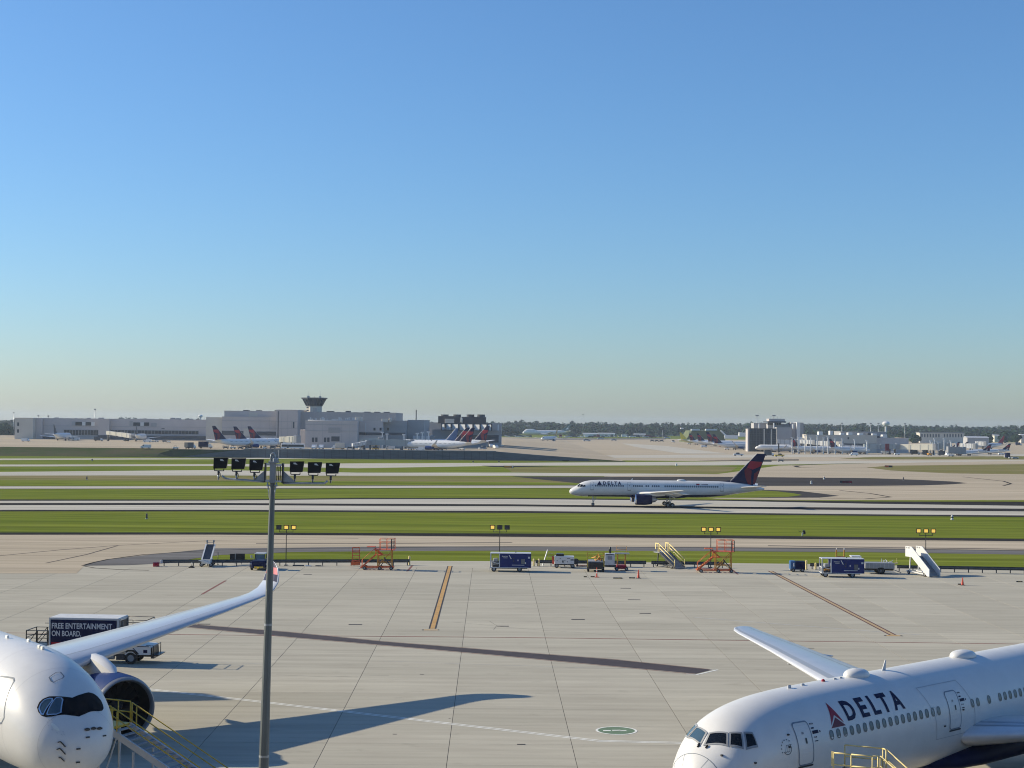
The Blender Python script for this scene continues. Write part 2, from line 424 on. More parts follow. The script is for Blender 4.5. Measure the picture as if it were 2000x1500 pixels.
# --- first taxiway beyond the fence and its shoulders
band('shoulder', (1040, 1039.8, 1041, 1042, 1045.5, 1049, 1052.5), (1046, 1046, 1047, 1049, 1052, 1055, 1058.5), .010, M_ASPH)
band('taxiway', (1044.6, 1044.4, 1046, 1048.6, 1051.5, 1054.3, 1057.4), (1088, 1072, 1068, 1067, 1069, 1071, 1075), .016, M_TAN)
sheet('taxiway', [(-1100, 1046), (0, 1044.8), (420, 1045), (420, 1072), (400, 1076), (300, 1083), (200, 1095), (165, 1105), (150, 1120), (-1100, 1120)], .013, M_TAN)
band('shoulder', (1086, 1070.5, 1067.2, 1066.4, 1068.4, 1070.6, 1074.5), (1096, 1080, 1077, 1075.5, 1076.6, 1078.6, 1083.4), .012, M_GRAYASPH)
sheet('shoulder', [(165, 1105), (200, 1094.5), (300, 1082.5), (420, 1071), (560, 1070), (560, 1079), (430, 1084), (380, 1091), (330, 1100), (250, 1104)], .020, M_GRAYASPH)
# --- the runway
band('shoulder', (975.4, 975.8, 972.5, 972.2, 976, 979.5, 980), (999, 999, 1000.5, 1001.8, 1004.5, 1007.6, 1010), .008, M_ASPH)
band('runway', (978.2, 978, 974.8, 974.8, 978, 984, 988), (996, 995.6, 997, 998, 1001.5, 1004.6, 1006.8), .012, M_PALE)
band('runway_rubber', (982.6, 982.4, 984, 985, 989.6, 991.6, 993.6), (986.6, 986.4, 988, 988.8, 993.4, 996.6, 999.0), .017, M_ASPH)
# --- narrow road in the grass
band('service_road', (949, 948.8, 948, 947.6, 947.6, 947.6, 947.6), (955.4, 955, 954, 953.6, 953.6, 953.6, 953.6), .006, M_ASPH)
band('service_road', (950, 949.6, 948.8, 948.4, 948.4, 948.4, 948.4), (954.4, 954, 953.2, 952.9, 952.9, 952.9, 952.9), .012, M_PALE)
# --- dry verge and the next strips
band('dry_verge', (929, 928.8, 929, 932, 947, 947, 947), (938, 939, 940, 941, 948, 948, 948), .004, M_DRY)
band('taxiway', (921.8, 918, 923.2, 923, 926, 927.5, 928), (928.8, 928.7, 929.2, 929.2, 931.2, 932, 932.6), .012, M_PALE)
band('taxiway', (907.3, 906.8, 905, 904, 901.5, 900, 898.6), (911, 910, 914.6, 909.4, 909, 905, 901.6), .012, M_PALE)
band('service_road', (895.6, 895, 892.2, 890.6, 888, 888, 887), (898.6, 897, 894.7, 894.8, 894, 892, 890.6), .012, M_PALE)
# --- wide concrete on the right half, with its islands
sheet('taxiway_junction', [(1180, 930.5), (1400, 926), (1440, 921), (1520, 909.5), (1700, 905), (2000, 900), (3100, 890), (3100, 981), (2000, 977), (1700, 977), (1520, 977), (1400, 974), (1330, 968), (1260, 955), (1180, 947)], .018, M_TAN)
sheet('asphalt_island', [(1000, 930.5), (1130, 931), (1400, 931.6), (1500, 932.2), (1700, 934), (1800, 937.5), (1860, 940.5), (1890, 943.6), (1860, 946), (1800, 948.2), (1700, 949), (1500, 949), (1300, 948.5), (1130, 944), (1050, 936)], .024, M_ISLAND)
sheet('asphalt_island', [(1380, 958), (1500, 956.8), (1560, 959), (1600, 963.5), (1640, 968.6), (1600, 972), (1500, 972.5), (1380, 972)], .024, M_ISLAND)
sheet('grass_island', [(1300, 957), (1480, 957.6), (1520, 960), (1550, 963.5), (1567, 967), (1540, 970.4), (1450, 972.4), (1300, 972.6)], .030, M_GRASS)
sheet('grass_island', [(1692, 913), (1740, 909.6), (2000, 906.5), (3100, 899), (3100, 930), (2000, 926.5), (1850, 924.6), (1740, 919)], .026, M_DRY)
sheet('grass_island', [(1640, 896), (1700, 892.6), (2000, 891.3), (3100, 886), (3100, 894), (2000, 897.3), (1700, 897.4)], .030, M_DRY)
sheet('grass_island', [(985, 913.5), (1100, 911.6), (1400, 911), (1440, 912.5), (1430, 919), (1400, 925), (1200, 924.8), (1000, 922)], .020, M_DRY)
sheet('shoulder', [(940, 909.5), (985, 909.8), (1090, 910.5), (1000, 912.6), (960, 912)], .022, M_ASPH)
sheet('asphalt_island', [(1360, 899.2), (1450, 898), (1560, 897.4), (1560, 899.4), (1450, 899.8)], .045, M_ISLAND)
# pale lane crossing the far apron
sheet('concrete_lane', [(1060, 862), (1105, 862), (1180, 889), (1118, 889)], .05, M_PALE)
sheet('concrete_lane', [(1215, 866), (1300, 871), (1420, 886), (1330, 886), (1240, 873)], .05, M_PALE)
# far strip of dark road in front of the wood
sheet('far_road', [(850, 857), (1300, 855.8), (1300, 858.2), (850, 859.6)], .12, M_GRAYASPH)

# --- retaining wall of the terminal terrace
w = thing('retaining_wall', 'long dark concrete retaining wall holding up the left terminal apron', 'wall', (0, 0, 0))
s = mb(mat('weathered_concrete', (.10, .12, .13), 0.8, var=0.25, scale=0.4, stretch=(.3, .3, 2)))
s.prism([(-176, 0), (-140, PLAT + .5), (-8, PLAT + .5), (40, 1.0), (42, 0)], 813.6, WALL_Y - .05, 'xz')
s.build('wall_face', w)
s = mb(M_GREY)
s.prism([(-141, PLAT + .5), (-141, PLAT + .8), (-8, PLAT + .8), (-8, PLAT + .5)], 813.4, WALL_Y + .1, 'xz'); s.build('coping', w)
s = mb(M_DARKM)
for k in range(34): s.box(-138 + k * 3.9, -137.8 + k * 3.9, 813.5, 813.58, .05, PLAT + .45)
s.build('expansion_joints', w)

# ------------------------------------------------------------------ near apron: slabs one by one
TH = 0.013
apron = bpy.data.objects.new('apron', None); COL.objects.link(apron); apron['kind'] = 'structure'
apron.rotation_euler = (0, 0, TH)
def rot(p, a=TH): return (p[0] * math.cos(a) - p[1] * math.sin(a), p[0] * math.sin(a) + p[1] * math.cos(a))
def unrot(p): return rot(p, -TH)
# sealed bed under the slabs (dark joints show between them)
bed = mb(M_SEAL).add([(-160, 20, -.010), (160, 20, -.010), (160, 219, -.010), (-160, 219, -.010)], [(0, 1, 2, 3)]).build('joint_bed', apron)
SLX, SLY = 7.62, 5.9
def slab_mesh(nm, w_, h_):
    b = mb(M_CONC); e = .012
    def ring(i, z): return [(i, i, z), (w_ - i, i, z), (w_ - i, h_ - i, z), (i, h_ - i, z)]
    b.loft([ring(0, -.2), ring(0, 0)], True, False)
    me = b.build(nm); return me
x_off = -2.42; y_off = 96.0 - 5.9 * 13
cells = []
for i in range(-16, 17):
    for j in range(0, 34):
        x0 = x_off + i * SLX; y0 = y_off + j * SLY
        if y0 > 212: continue
        c = rot((x0 + SLX / 2, y0 + SLY / 2)); D = c[1]
        px = 1000 + c[0] / D * F_PX; py = hor(px) + CAM_H / D * F_PX
        mx_ = F_PX / D * SLX / 2
        vis = -mx_ < px < 2000 + mx_ and py - F_PX * CAM_H / D / D * SLY / 2 < 1505
        cells.append((0 if vis else 1, D, x0, y0, vis))
cells.sort()
nvis = 0
proto = None; rest = mb(M_CONC)
for _, D, x0, y0, vis in cells:
    if vis and nvis < 300:
        nvis += 1
        if proto is None:
            proto = slab_mesh('concrete_slab', SLX - .042, SLY - .022); o = proto
        else:
            o = proto.copy(); COL.objects.link(o)
        o.parent = apron; o.location = (x0 + .021, y0 + .011, random.uniform(-.001, .001))
    else:
        w_, h_ = SLX - .042, SLY - .022; X, Y = x0 + .021, y0 + .011
        rest.loft([[(X, Y, z), (X + w_, Y, z), (X + w_, Y + h_, z), (X, Y + h_, z)] for z in (-.2, 0)], True, False)
ro = rest.build('outer_slabs', apron); ro['kind'] = 'stuff'
# grass strip edge: apron ends at about 213 m, a kerb of plain concrete up to the grass
sheet('apron_edge', [(-1100, 1096), (170, 1104), (420, 1096.6), (800, 1095.2), (1000, 1096.2), (1400, 1099.5), (1700, 1103), (2000, 1112), (3100, 1120), (3100, 1130), (2000, 1120), (1400, 1113), (1000, 1110), (420, 1106), (165, 1110), (-1100, 1112)], .004, M_CONC)

def mark(name, pts, m, z=.006):
    """flat painted marking on the apron, from pixel corners"""
    P = [unrot(G(*p)) for p in pts]; s = mb(m)
    for t in tri2d(P): s.add([(p[0], p[1], z) for p in t], [(0, 1, 2)], False)
    return s.build(name, apron)
def line(name, pts, w, m, z=.006, off=0.0):
    """painted line of width w metres along pixel points"""
    P = [Vector(unrot(G(*p))) for p in pts]; s = mb(m); L = []; Rr = []
    for i, p in enumerate(P):
        d = (P[min(i + 1, len(P) - 1)] - P[max(i - 1, 0)]).normalized(); n = Vector((-d.y, d.x))
        L.append(p + n * (off + w / 2)); Rr.append(p + n * (off - w / 2))
    for i in range(len(P) - 1):
        s.add([(*L[i], z), (*L[i + 1], z), (*Rr[i + 1], z), (*Rr[i], z)], [(0, 1, 2, 3)], False)
    return s.build(name, apron)
line('red_line', [(-400, 1232), (60, 1236.5), (520, 1241), (1000, 1245), (1500, 1251.5), (2000, 1258), (2400, 1264)], .28, M_MARKR)
mark('dark_band', [(355, 1223.5), (374, 1219.5), (560, 1234.5), (747, 1253), (960, 1270), (1200, 1288.5), (1391, 1308.3), (1359.5, 1316), (1220, 1303), (960, 1278.5), (747, 1259.6), (560, 1243.6)], M_MARKP, .007)
line('band_edge', [(355, 1224.4), (560, 1244.6), (747, 1260.6), (960, 1279.5), (1220, 1304), (1358, 1317)], .14, M_MARKR, .010)
line('band_edge', [(374, 1218.8), (560, 1233.8), (747, 1252.3), (960, 1269.3), (1200, 1287.8), (1389, 1307.6)], .10, M_MARKR, .010)
line('band_end_line', [(1340, 1316.4), (1360, 1318), (1402, 1308.2), (1386, 1307)], .20, M_MARKW, .011)
dbl = [(-60, 1320), (285, 1345.5), (500, 1369.5), (1170, 1447), (1350, 1451.4), (1700, 1460)]
line('white_line', dbl, .15, M_MARKW, .006, .17); line('white_line', dbl, .15, M_MARKW, .006, -.17)
line('white_line', [(1355, 1205.6), (1530, 1219.5), (1796, 1240)], .30, mat('worn_white_line', (.42, .41, .37), .9, var=.15, scale=1), .006)
line('white_line', [(740, 1291), (1100, 1303), (1360, 1309)], .10, mat('worn_white_line', (.42, .41, .37)), .006)
line('white_line', [(160, 1285), (330, 1290), (520, 1297)], .14, mat('worn_white_line', (.42, .41, .37)), .006)
# lead-in lines
yl = [(879, 1105.6), (844.5, 1228)]
line('lead_in_line', yl, .42, M_MARKY, .008); line('lead_in_border', yl, .16, M_MARKB, .008, .29); line('lead_in_border', yl, .16, M_MARKB, .008, -.29)
line('stop_bar', [(827.5, 1230.4), (855.5, 1230.4)], .50, M_MARKY, .009)
line('stop_bar_end', [(824, 1230.4), (828, 1230.4)], .50, M_MARKB, .010); line('stop_bar_end', [(855, 1230.4), (858, 1230.4)], .50, M_MARKB, .010)
yl = [(1504, 1115), (1744.5, 1240.6)]; M_DRM = mat('dark_red_line', (.10, .035, .028), .85, var=.25, scale=1)
line('lead_in_line', yl, .36, mat('worn_yellow_line', (.42, .30, .16), .9, var=.15), .008); line('lead_in_border', yl, .19, M_DRM, .008, .28); line('lead_in_border', yl, .19, M_DRM, .008, -.28)
line('stop_bar', [(1731, 1241.6), (1759, 1242)], .50, M_MARKY, .009)
line('stop_bar_end', [(1727, 1241.5), (1731.5, 1241.6)], .50, M_MARKB, .010); line('stop_bar_end', [(1758.5, 1242), (1763, 1242)], .50, M_MARKB, .010)
line('red_line', [(394, 1161), (441, 1134)], .30, M_MARKR, .007)
line('red_line', [(795, 1116), (806, 1104)], .30, M_MARKR, .007)
line('red_line', [(1432, 1114), (1441, 1122)], .25, M_MARKR, .007)
# green disc with its white ring
C = unrot(G(1204, 1427)); s = mb(M_MARKG)
n = 40; ringp = lambda r, z: [(C[0] + r * math.cos(2 * math.pi * i / n), C[1] + r * .98 * math.sin(2 * math.pi * i / n), z) for i in range(n)]
s.add(ringp(1.2, .008), [tuple(range(n))], False); s.build('green_disc', apron)
s = mb(M_MARKW); s.loft([ringp(1.2, .010), ringp(1.36, .010)], False, False)
for dx, dy, w_, h_ in ((-.62, -.05, .5, .16), (.0, .08, .55, .16), (.45, -.02, .4, .14)):
    s.add([(C[0] + dx - w_ / 2, C[1] + dy - h_, .010), (C[0] + dx + w_ / 2, C[1] + dy - h_ * .5, .010), (C[0] + dx + w_ / 2, C[1] + dy + h_, .010), (C[0] + dx - w_ / 2, C[1] + dy + h_ * .6, .010)], [(0, 1, 2, 3)], False)
s.build('white_ring', apron)
# drain slots and pit lids
for px, py, wp in ((694, 1220, 26), (982, 1223, 23), (1129, 1210, 26), (1238.5, 1171.5, 24), (1260, 1198, 22), (1222, 1149, 20), (1207, 1129.6, 18), (601, 1122, 16), (398, 1219, 25), (1584, 1266, 12), (1018, 1454, 16), (824, 1317, 8), (771, 1434, 8), (878, 1403, 4)):
    D = G(px, py)[1]; x, y = unrot(G(px, py)); L = wp / F_PX * D; hw = min(.24, L * .22)
    s = mb(M_MARKB).box(x - L / 2, x + L / 2, y - hw, y + hw, -.15, .012); s.build('drain_slot', apron)
# tyre marks swept over the taxiway
def tline(pts, w, z, m=M_ASPH):
    P = [Vector(G(*p)) for p in pts]; s = mb(m); n = len(P)
    for i in range(n - 1):
        d = (P[i + 1] - P[i]).normalized(); q = Vector((-d.y, d.x)) * w / 2
        d2 = (P[min(i + 2, n - 1)] - P[max(i, 0)]).normalized(); q2 = Vector((-d2.y, d2.x)) * w / 2
        s.add([(*(P[i] + q), z), (*(P[i + 1] + q2), z), (*(P[i + 1] - q2), z), (*(P[i] - q), z)], [(0, 1, 2, 3)], False)
    return s.build('tyre_mark', kind='structure')
M_TYRE = ground_mat('tyre_mark_rubber', (.13, .115, .10), (.20, .175, .15), (.16, .14, .12), .05, .3, (.3, 1, 1))
tline([(-300, 1110), (0, 1085.6), (120, 1074), (230, 1065.5), (420, 1055.5), (700, 1052)], .5, .022, M_TYRE)
tline([(162, 1105), (180, 1099.5), (210, 1093), (280, 1083.5), (400, 1075.6), (560, 1071.5), (1000, 1067.6), (1400, 1069.6), (2000, 1075.4)], .5, .024, M_ASPH)
tline([(165, 1106), (185, 1109.5), (230, 1112.4), (290, 1114)], .35, .026, M_TYRE)
tline([(90, 1100), (170, 1083), (230, 1066)], .4, .022, M_TYRE)
tline([(1552, 909.8), (1560, 912.8), (1600, 914.4), (1700, 914)], 2.4, .034, M_ASPH)
tline([(1555, 909.6), (1600, 906.4), (1700, 904.4)], 1.6, .034, M_ASPH)
tline([(1960, 948.6), (1975, 945), (1960, 940), (1880, 931.5)], 1.0, .034, M_ASPH)
tline([(1600, 973), (1690, 974.6), (1740, 971), (1700, 964), (1640, 958)], 1.0, .034, M_ASPH)
tline([(1086, 863.5), (1155, 889.5)], 1.8, .07, M_ASPH)
tline([(500, 1061.5), (700, 1062), (1000, 1059.6)], 1.2, .022, M_TYRE)
tline([(1500, 1066), (1750, 1070), (2100, 1074)], 1.6, .022, M_TYRE)

M_CRACK = mat('crack_filler', (.17, .155, .13), .9, var=.2, scale=2)
for pts in ([(884, 1215), (930, 1219), (980, 1224), (1060, 1231), (1140, 1236), (1215, 1243)], [(956, 1213), (970, 1222), (964, 1230)], [(735, 1150), (770, 1152), (790, 1152.5)], [(980, 1176), (1045, 1182)], [(300, 1208), (420, 1212), (560, 1211)], [(540, 1318), (640, 1322), (760, 1319)], [(1480, 1365), (1530, 1372), (1600, 1378)], [(1130, 1186), (1200, 1189), (1320, 1193)]): line('crack', pts, .05, M_CRACK, .004)

# ================================================================== AIRCRAFT
class Fuse:
    """fuselage surface: stations s (aft of the nose), top z, bottom z, half width, height of the widest level"""
    def __init__(f, st, sh=0.0):
        f.sh = sh            # s is counted from a point sh metres behind the nose tip
        st = np.array(st, float); f.S0, f.S1 = st[0, 0], st[-1, 0]
        # interpolate against sqrt(s) so that the nose is round
        q = np.sqrt(st[:, 0])
        f._t, f._b, f._w, f._c = (pchip(q, st[:, k]) for k in (1, 2, 3, 4))
    def at(f, s):
        q = math.sqrt(max(s + f.sh, 0)); return f._t(q), f._b(q), f._w(q), f._c(q)
    def pt(f, s, a, off=0.0):
        """a: angle from +y (port) over the top"""
        t, b, w, c = f.at(s); h = (t - c) if math.sin(a) >= 0 else (c - b)
        p = Vector((-s, w * math.cos(a), c + h * math.sin(a)))
        if off:
            e = .02
            p1 = f.pt(s + e, a); p0 = f.pt(max(s - e, -f.sh), a); q1 = f.pt(s, a + e); q0 = f.pt(s, a - e)
            n = (q1 - q0).cross(p1 - p0)
            if n.length > 1e-9:
                n.normalize()
                if n.dot(p - Vector((-s, 0, c))) < 0: n = -n
                p = p + n * off
        return p
    def ang(f, s, z):
        t, b, w, c = f.at(s); h = (t - c) if z >= c else (c - b)
        return math.asin(max(-1, min(1, (z - c) / max(h, 1e-4))))
    def side(f, s, z, sd, off=0.0):
        a = f.ang(s, z)
        return f.pt(s, a if sd > 0 else math.pi - a, off)
    def build(f, name, parent, m=M_WHITE, n=48, ns=64, mb_=None):
        s_ = mb_ or mb(m)
        q0, q1 = math.sqrt(f.S0), math.sqrt(f.S1)
        ss = sorted(set([0.0004, .01, .03, .07, .13, .2, .3, .42, .56, .72, .9, 1.1, 1.35, 1.6, 1.9, 2.25, 2.6, 3, 3.5, 4, 4.6, 5.3, 6, 7, 8, 9.5] + [9.5 + (f.S1 - 9.5) * k / ns for k in range(1, ns + 1)]))
        ss = [x - f.sh for x in ss if x <= f.S1]
        s_.loft([[f.pt(x, 2 * math.pi * i / n) for i in range(n)] for x in ss], True, True)
        return s_.build(name, parent)
    def decal(f, m, tris, sd, off=.008, step=.14, sstep=None):
        """map flat (s, z) triangles onto the side of the hull"""
        t = clip_bands(tris, 1, step)
        if sstep: t = clip_bands(t, 0, sstep)
        for p in t: m.add([f.side(q[0], q[1], sd, off) for q in p], [tuple(range(len(p)))], True)
        return m
    def decal_a(f, m, tris, off=.008, step=.08, sstep=.15):
        """map flat (s, angle) triangles"""
        t = clip_bands(clip_bands(tris, 1, step), 0, sstep)
        for p in t: m.add([f.pt(q[0], q[1], off) for q in p], [tuple(range(len(p)))], True)
        return m

def airfoil(x, t):
    return 5 * t * (.2969 * math.sqrt(x) - .126 * x - .3516 * x * x + .2843 * x ** 3 - .1036 * x ** 4)
XA = [0, .006, .02, .045, .08, .12, .18, .28, .4, .55, .7, .85, 1.0]
def wing_sec(sle, l, z, chord, t, x, up, cant=0.0, camber=.012, inc=0.0):
    yc = camber * 4 * x * (1 - x); th = airfoil(x, t)
    h = (yc + (th if up else -th)) * chord - inc * (x - .3) * chord
    return (-(sle + x * chord), l - h * math.sin(cant), z + h * math.cos(cant))
def add_wing(root, secs, sd, m_main, m_le, split=.13, name='wing', le_name='slat', fine=True, lip=None):
    """secs: (s_le, l, z, chord, thickness ratio, cant)"""
    up = [x for x in XA if x > split]; le = [x for x in XA if x < split - .005]
    main, lead = [], []
    for s, l, z, c, t, ca in secs:
        inc = .03
        P = lambda x, u: wing_sec(s, l, z, c, t, x, u, ca, inc=inc)
        e = split + .0008
        ring = [P(e, True)] + [P(x, True) for x in up] + [P(x, False) for x in up[::-1]] + [P(e, False)]
        main.append([(p[0], p[1] * sd, p[2]) for p in ring])
        e = split - .0008
        ring = [P(e, True)] + [P(x, True) for x in le[::-1]] + [P(x, False) for x in le[1:]] + [P(e, False)]
        lead.append([(p[0], p[1] * sd, p[2]) for p in ring])
    o = mb(m_main).loft(main, True, True).build(name, root)
    mb(m_le).loft(lead, True, True).build(le_name, root)
    return o

def add_engine(root, s, l, z, L, rad, m_cowl, m_lip=M_METAL, n=36, pyl=None, core=True):
    """nacelle with its inlet lip at s, axis at (l, z)"""
    o = (0, l, z); X = lambda a: -(s + a)
    c = mb(m_cowl)
    c.lathe([(X(.05 * L), rad * .975), (X(.1 * L), rad * .99), (X(.2 * L), rad * 1.0), (X(.42 * L), rad * .99), (X(.65 * L), rad * .90), (X(.78 * L), rad * .80), (X(.78 * L), rad * .77), (X(.6 * L), rad * .75)], o, 'x', n)
    en = c.build('engine', root)
    lp = mb(m_lip).lathe([(X(.055 * L), rad * .976), (X(.03 * L), rad * .958), (X(.010 * L), rad * .93), (X(0), rad * .90), (X(.008 * L), rad * .87), (X(.035 * L), rad * .845), (X(.06 * L), rad * .835)], o, 'x', n)
    lp.build('inlet_lip', en)
    i = mb(M_BLACK).lathe([(X(.058 * L), rad * .836), (X(.16 * L), rad * .80), (X(.30 * L), rad * .79), (X(.30 * L), .01)], o, 'x', n); i.build('inlet_duct', en)
    sp = mb(M_DARKM).lathe([(X(.17 * L), .01), (X(.2 * L), rad * .12), (X(.25 * L), rad * .2), (X(.29 * L), rad * .24)], o, 'x', 18); sp.build('spinner', en)
    b = mb(M_BLACK)
    for k in range(20):
        a = 2 * math.pi * k / 20
        q = lambda r, x, da: (X(x * L), l + r * math.cos(a + da), z + r * math.sin(a + da))
        b.add([q(rad * .22, .25, 0), q(rad * .76, .25, .05), q(rad * .76, .285, .26), q(rad * .22, .285, .18)], [(0, 1, 2, 3)], True)
    b.build('fan_blades', en)
    if core:
        k = mb(M_STEEL).lathe([(X(.55 * L), rad * .62), (X(.82 * L), rad * .55), (X(.95 * L), rad * .42), (X(.95 * L), rad * .3), (X(1.08 * L), .02)], o, 'x', 24); k.build('exhaust_core', en)
    if pyl:
        p = mb(pyl['m']); w = rad * .16
        # outline in s,z of the pylon
        for a in (0,):
            pts = pyl['pts']; rings = []
            for (ss, zlo, zhi, ww) in pts: rings.append([(-ss, l - ww, zlo), (-ss, l - ww, zhi - ww * .4), (-ss, l - ww * .4, zhi), (-ss, l + ww * .4, zhi), (-ss, l + ww, zhi - ww * .4), (-ss, l + ww, zlo)])
            p.loft(rings, True, True)
        p.build('pylon', root)
    return en

EMB = {'bright': [(.07, .744), (.96, .744), (.94, .61), (.58, .483), (.2, .533)],
       'dark': [(.2, .533), (.53, .467), (.60, .42), (.86, .02), (.75, .02), (.18, .444)],
       'tail': [(.965, .50), (.77, .367), (.95, .02), (.995, .02)]}
def add_fin(root, q, th=.10, m=M_NAVY, emblem=True, dorsal=None, fin_le=M_WHITE, y0=0.0, colors=None):
    """q: four corners (s, z): LE bottom, TE bottom, TE top, LE top"""
    (a, b, c, d) = q
    P = lambda u, v: ((a[0] * (1 - u) + b[0] * u) * (1 - v) + (d[0] * (1 - u) + c[0] * u) * v, (a[1] * (1 - u) + b[1] * u) * (1 - v) + (d[1] * (1 - u) + c[1] * u) * v)
    f = mb(m); rings = []
    for v in (0, .33, .66, 1):
        ch = P(1, v)[0] - P(0, v)[0]; ring = []
        for x in XA: p = P(x, v); ring.append((-p[0], y0 + airfoil(x, th) * ch, p[1]))
        for x in XA[-2:0:-1]: p = P(x, v); ring.append((-p[0], y0 - airfoil(x, th) * ch, p[1]))
        rings.append(ring)
    f.loft(rings, True, True); fo = f.build('tail_fin', root)
    if dorsal:
        mb(m).loft([[(-dorsal[0] - .1, y0 - .03, dorsal[1]), (-dorsal[0], y0, dorsal[1] + .05), (-dorsal[0] - .1, y0 + .03, dorsal[1])], [(-a[0] - .4, y0 - .12, a[1] - .1), (-a[0] * .55 - d[0] * .45 + 0, y0, P(0, .12)[1]), (-a[0] - .4, y0 + .12, a[1] - .1)]], True, False).build('dorsal_fillet', root)
    # bright leading edge
    lm = mb(fin_le)
    rr = []
    for v in (0, .5, 1):
        ch = P(1, v)[0] - P(0, v)[0]; e = .03
        rr.append([(-(P(0, v)[0] - .03), y0, P(0, v)[1]), (-(P(e, v)[0]), y0 + airfoil(e, th) * ch + .01, P(e, v)[1]), (-(P(e, v)[0]), y0 - airfoil(e, th) * ch - .01, P(e, v)[1])])
    lm.loft(rr, True, False).build('fin_leading_edge', root)
    if emblem:
        cm = colors or {'bright': M_RED, 'dark': M_DRED, 'tail': M_DRED}
        for sd in (1, -1):
            e = MB()
            for k, poly in EMB.items():
                e.use(cm[k])
                for t in clip_bands(tri2d(poly), 0, .1):
                    pts = []
                    for u, v in t:
                        p = P(u, v); ch = P(1, v)[0] - P(0, v)[0]
                        pts.append((-p[0], y0 + sd * (airfoil(max(u, .001), th) * ch + .012), p[1]))
                    e.add(pts, [tuple(range(len(pts)))], False)
            e.build('tail_emblem', root)
    return fo

def add_gear(root, s, l, r, w, n_axle=1, top=2.2, pair=True, gap=.28, pitch=1.2, name='landing_gear'):
    g = mb(M_STEEL); zs = r
    g.tube((-s, l, top), (-s, l, r), .13, n=10); g.tube((-s - .1, l, r + .5), (-s - .9, l, top), .06, n=8)
    xs = [0] if n_axle == 1 else [-pitch / 2, pitch / 2]
    if n_axle == 2: g.beam((-s - pitch / 2, l, r), (-s + pitch / 2, l, r), .16)
    for x in xs: g.tube((-s + x, l - gap - w / 2, r), (-s + x, l + gap + w / 2, r), .07, n=8)
    go = g.build(name, root)
    for x in xs:
        for sg in ((-1, 1) if pair else (0,)):
            mb().wheel(-s + x, l + sg * gap, r, r, w, 20).build('wheel', go)
    return go

def add_tailplane(root, s, l0, z, c0, c1, span, sweep, dih=.1, m=M_WING, th=.09):
    for sd in (1, -1):
        rings = []
        for k in (0, 1):
            l = l0 + (span - l0) * k; c = c0 + (c1 - c0) * k; sl = s + (l - l0) * sweep; zz = z + (l - l0) * dih
            ring = [wing_sec(sl, l, zz, c, th, x, True, camber=0) for x in XA] + [wing_sec(sl, l, zz, c, th, x, False, camber=0) for x in XA[-2:0:-1]]
            rings.append([(p[0], p[1] * sd, p[2]) for p in ring])
        mb(m).loft(rings, True, True).build('tailplane', root)

def hull(zc, Rt, Rb, W, nose, tail):
    """nose: list of (s,top,bot,w,c); tail likewise; constant section between"""
    return Fuse(nose + tail)

# ------------------------------------------------------------------ twin engined wide body, right foreground
AX, AY, AH = 8.20, 69.8, R(223.2)
t = thing('airliner', 'large white twin-engined airliner with big lettering in the right foreground', 'airplane', (AX, AY, 0), AH)
zc = 4.76; Rr = 2.515
F767 = Fuse([(0, 3.60, 3.60, 0.0, 3.60), (.04, 3.95, 3.25, .42, 3.62), (.15, 4.30, 2.95, .80, 3.66), (.4, 4.72, 2.66, 1.20, 3.74), (.7, 5.06, 2.45, 1.50, 3.86), (1.1, 5.42, 2.24, 1.76, 4.0), (1.5, 5.88, 2.12, 1.95, 4.15), (1.9, 6.25, 2.04, 2.08, 4.27), (2.5, 6.58, 1.96, 2.21, 4.4), (3.5, 6.88, 1.90, 2.35, 4.56), (4.8, 7.09, 1.87, 2.45, 4.68), (6.1, 7.20, 1.85, 2.50, 4.74), (7.8, 7.26, 1.85, 2.515, 4.76), (9.2, 7.275, 1.85, 2.515, 4.76),
             (36, 7.275, 1.85, 2.515, 4.76), (40, 7.27, 2.1, 2.47, 4.82), (45, 7.2, 3.2, 2.05, 5.1), (50, 7.0, 4.6, 1.3, 5.8), (53, 6.7, 5.5, .65, 6.1), (54, 6.4, 5.9, .3, 6.15)], .2)
F767.build('fuselage', t, M_WHITE, 64, 90)
# dark belly
s = mb(M_NAVY)
def belly(F, m, s0, s1, z0, z1, off=.012):
    n = int((s1 - s0) / .6)
    for i in range(n):
        a, b = s0 + (s1 - s0) * i / n, s0 + (s1 - s0) * (i + 1) / n
        za = z0 + (z1 - z0) * i / n; zb = z0 + (z1 - z0) * (i + 1) / n
        for sd in (1, -1):
            A0, B0 = -F.ang(a, za), -F.ang(b, zb)
            for k in range(6):
                f0, f1 = k / 6, (k + 1) / 6
                an = lambda A, f: -(A + (math.pi / 2 - A) * f)
                q = [(a, an(A0, f0)), (b, an(B0, f0)), (b, an(B0, f1)), (a, an(A0, f1))]
                m.add([F.pt(x, y if sd > 0 else math.pi - y, off) for x, y in q], [(0, 1, 2, 3)], True)
    return m
belly(F767, s, 4.5, 44, 2.20, 2.42).build('belly_paint', t)
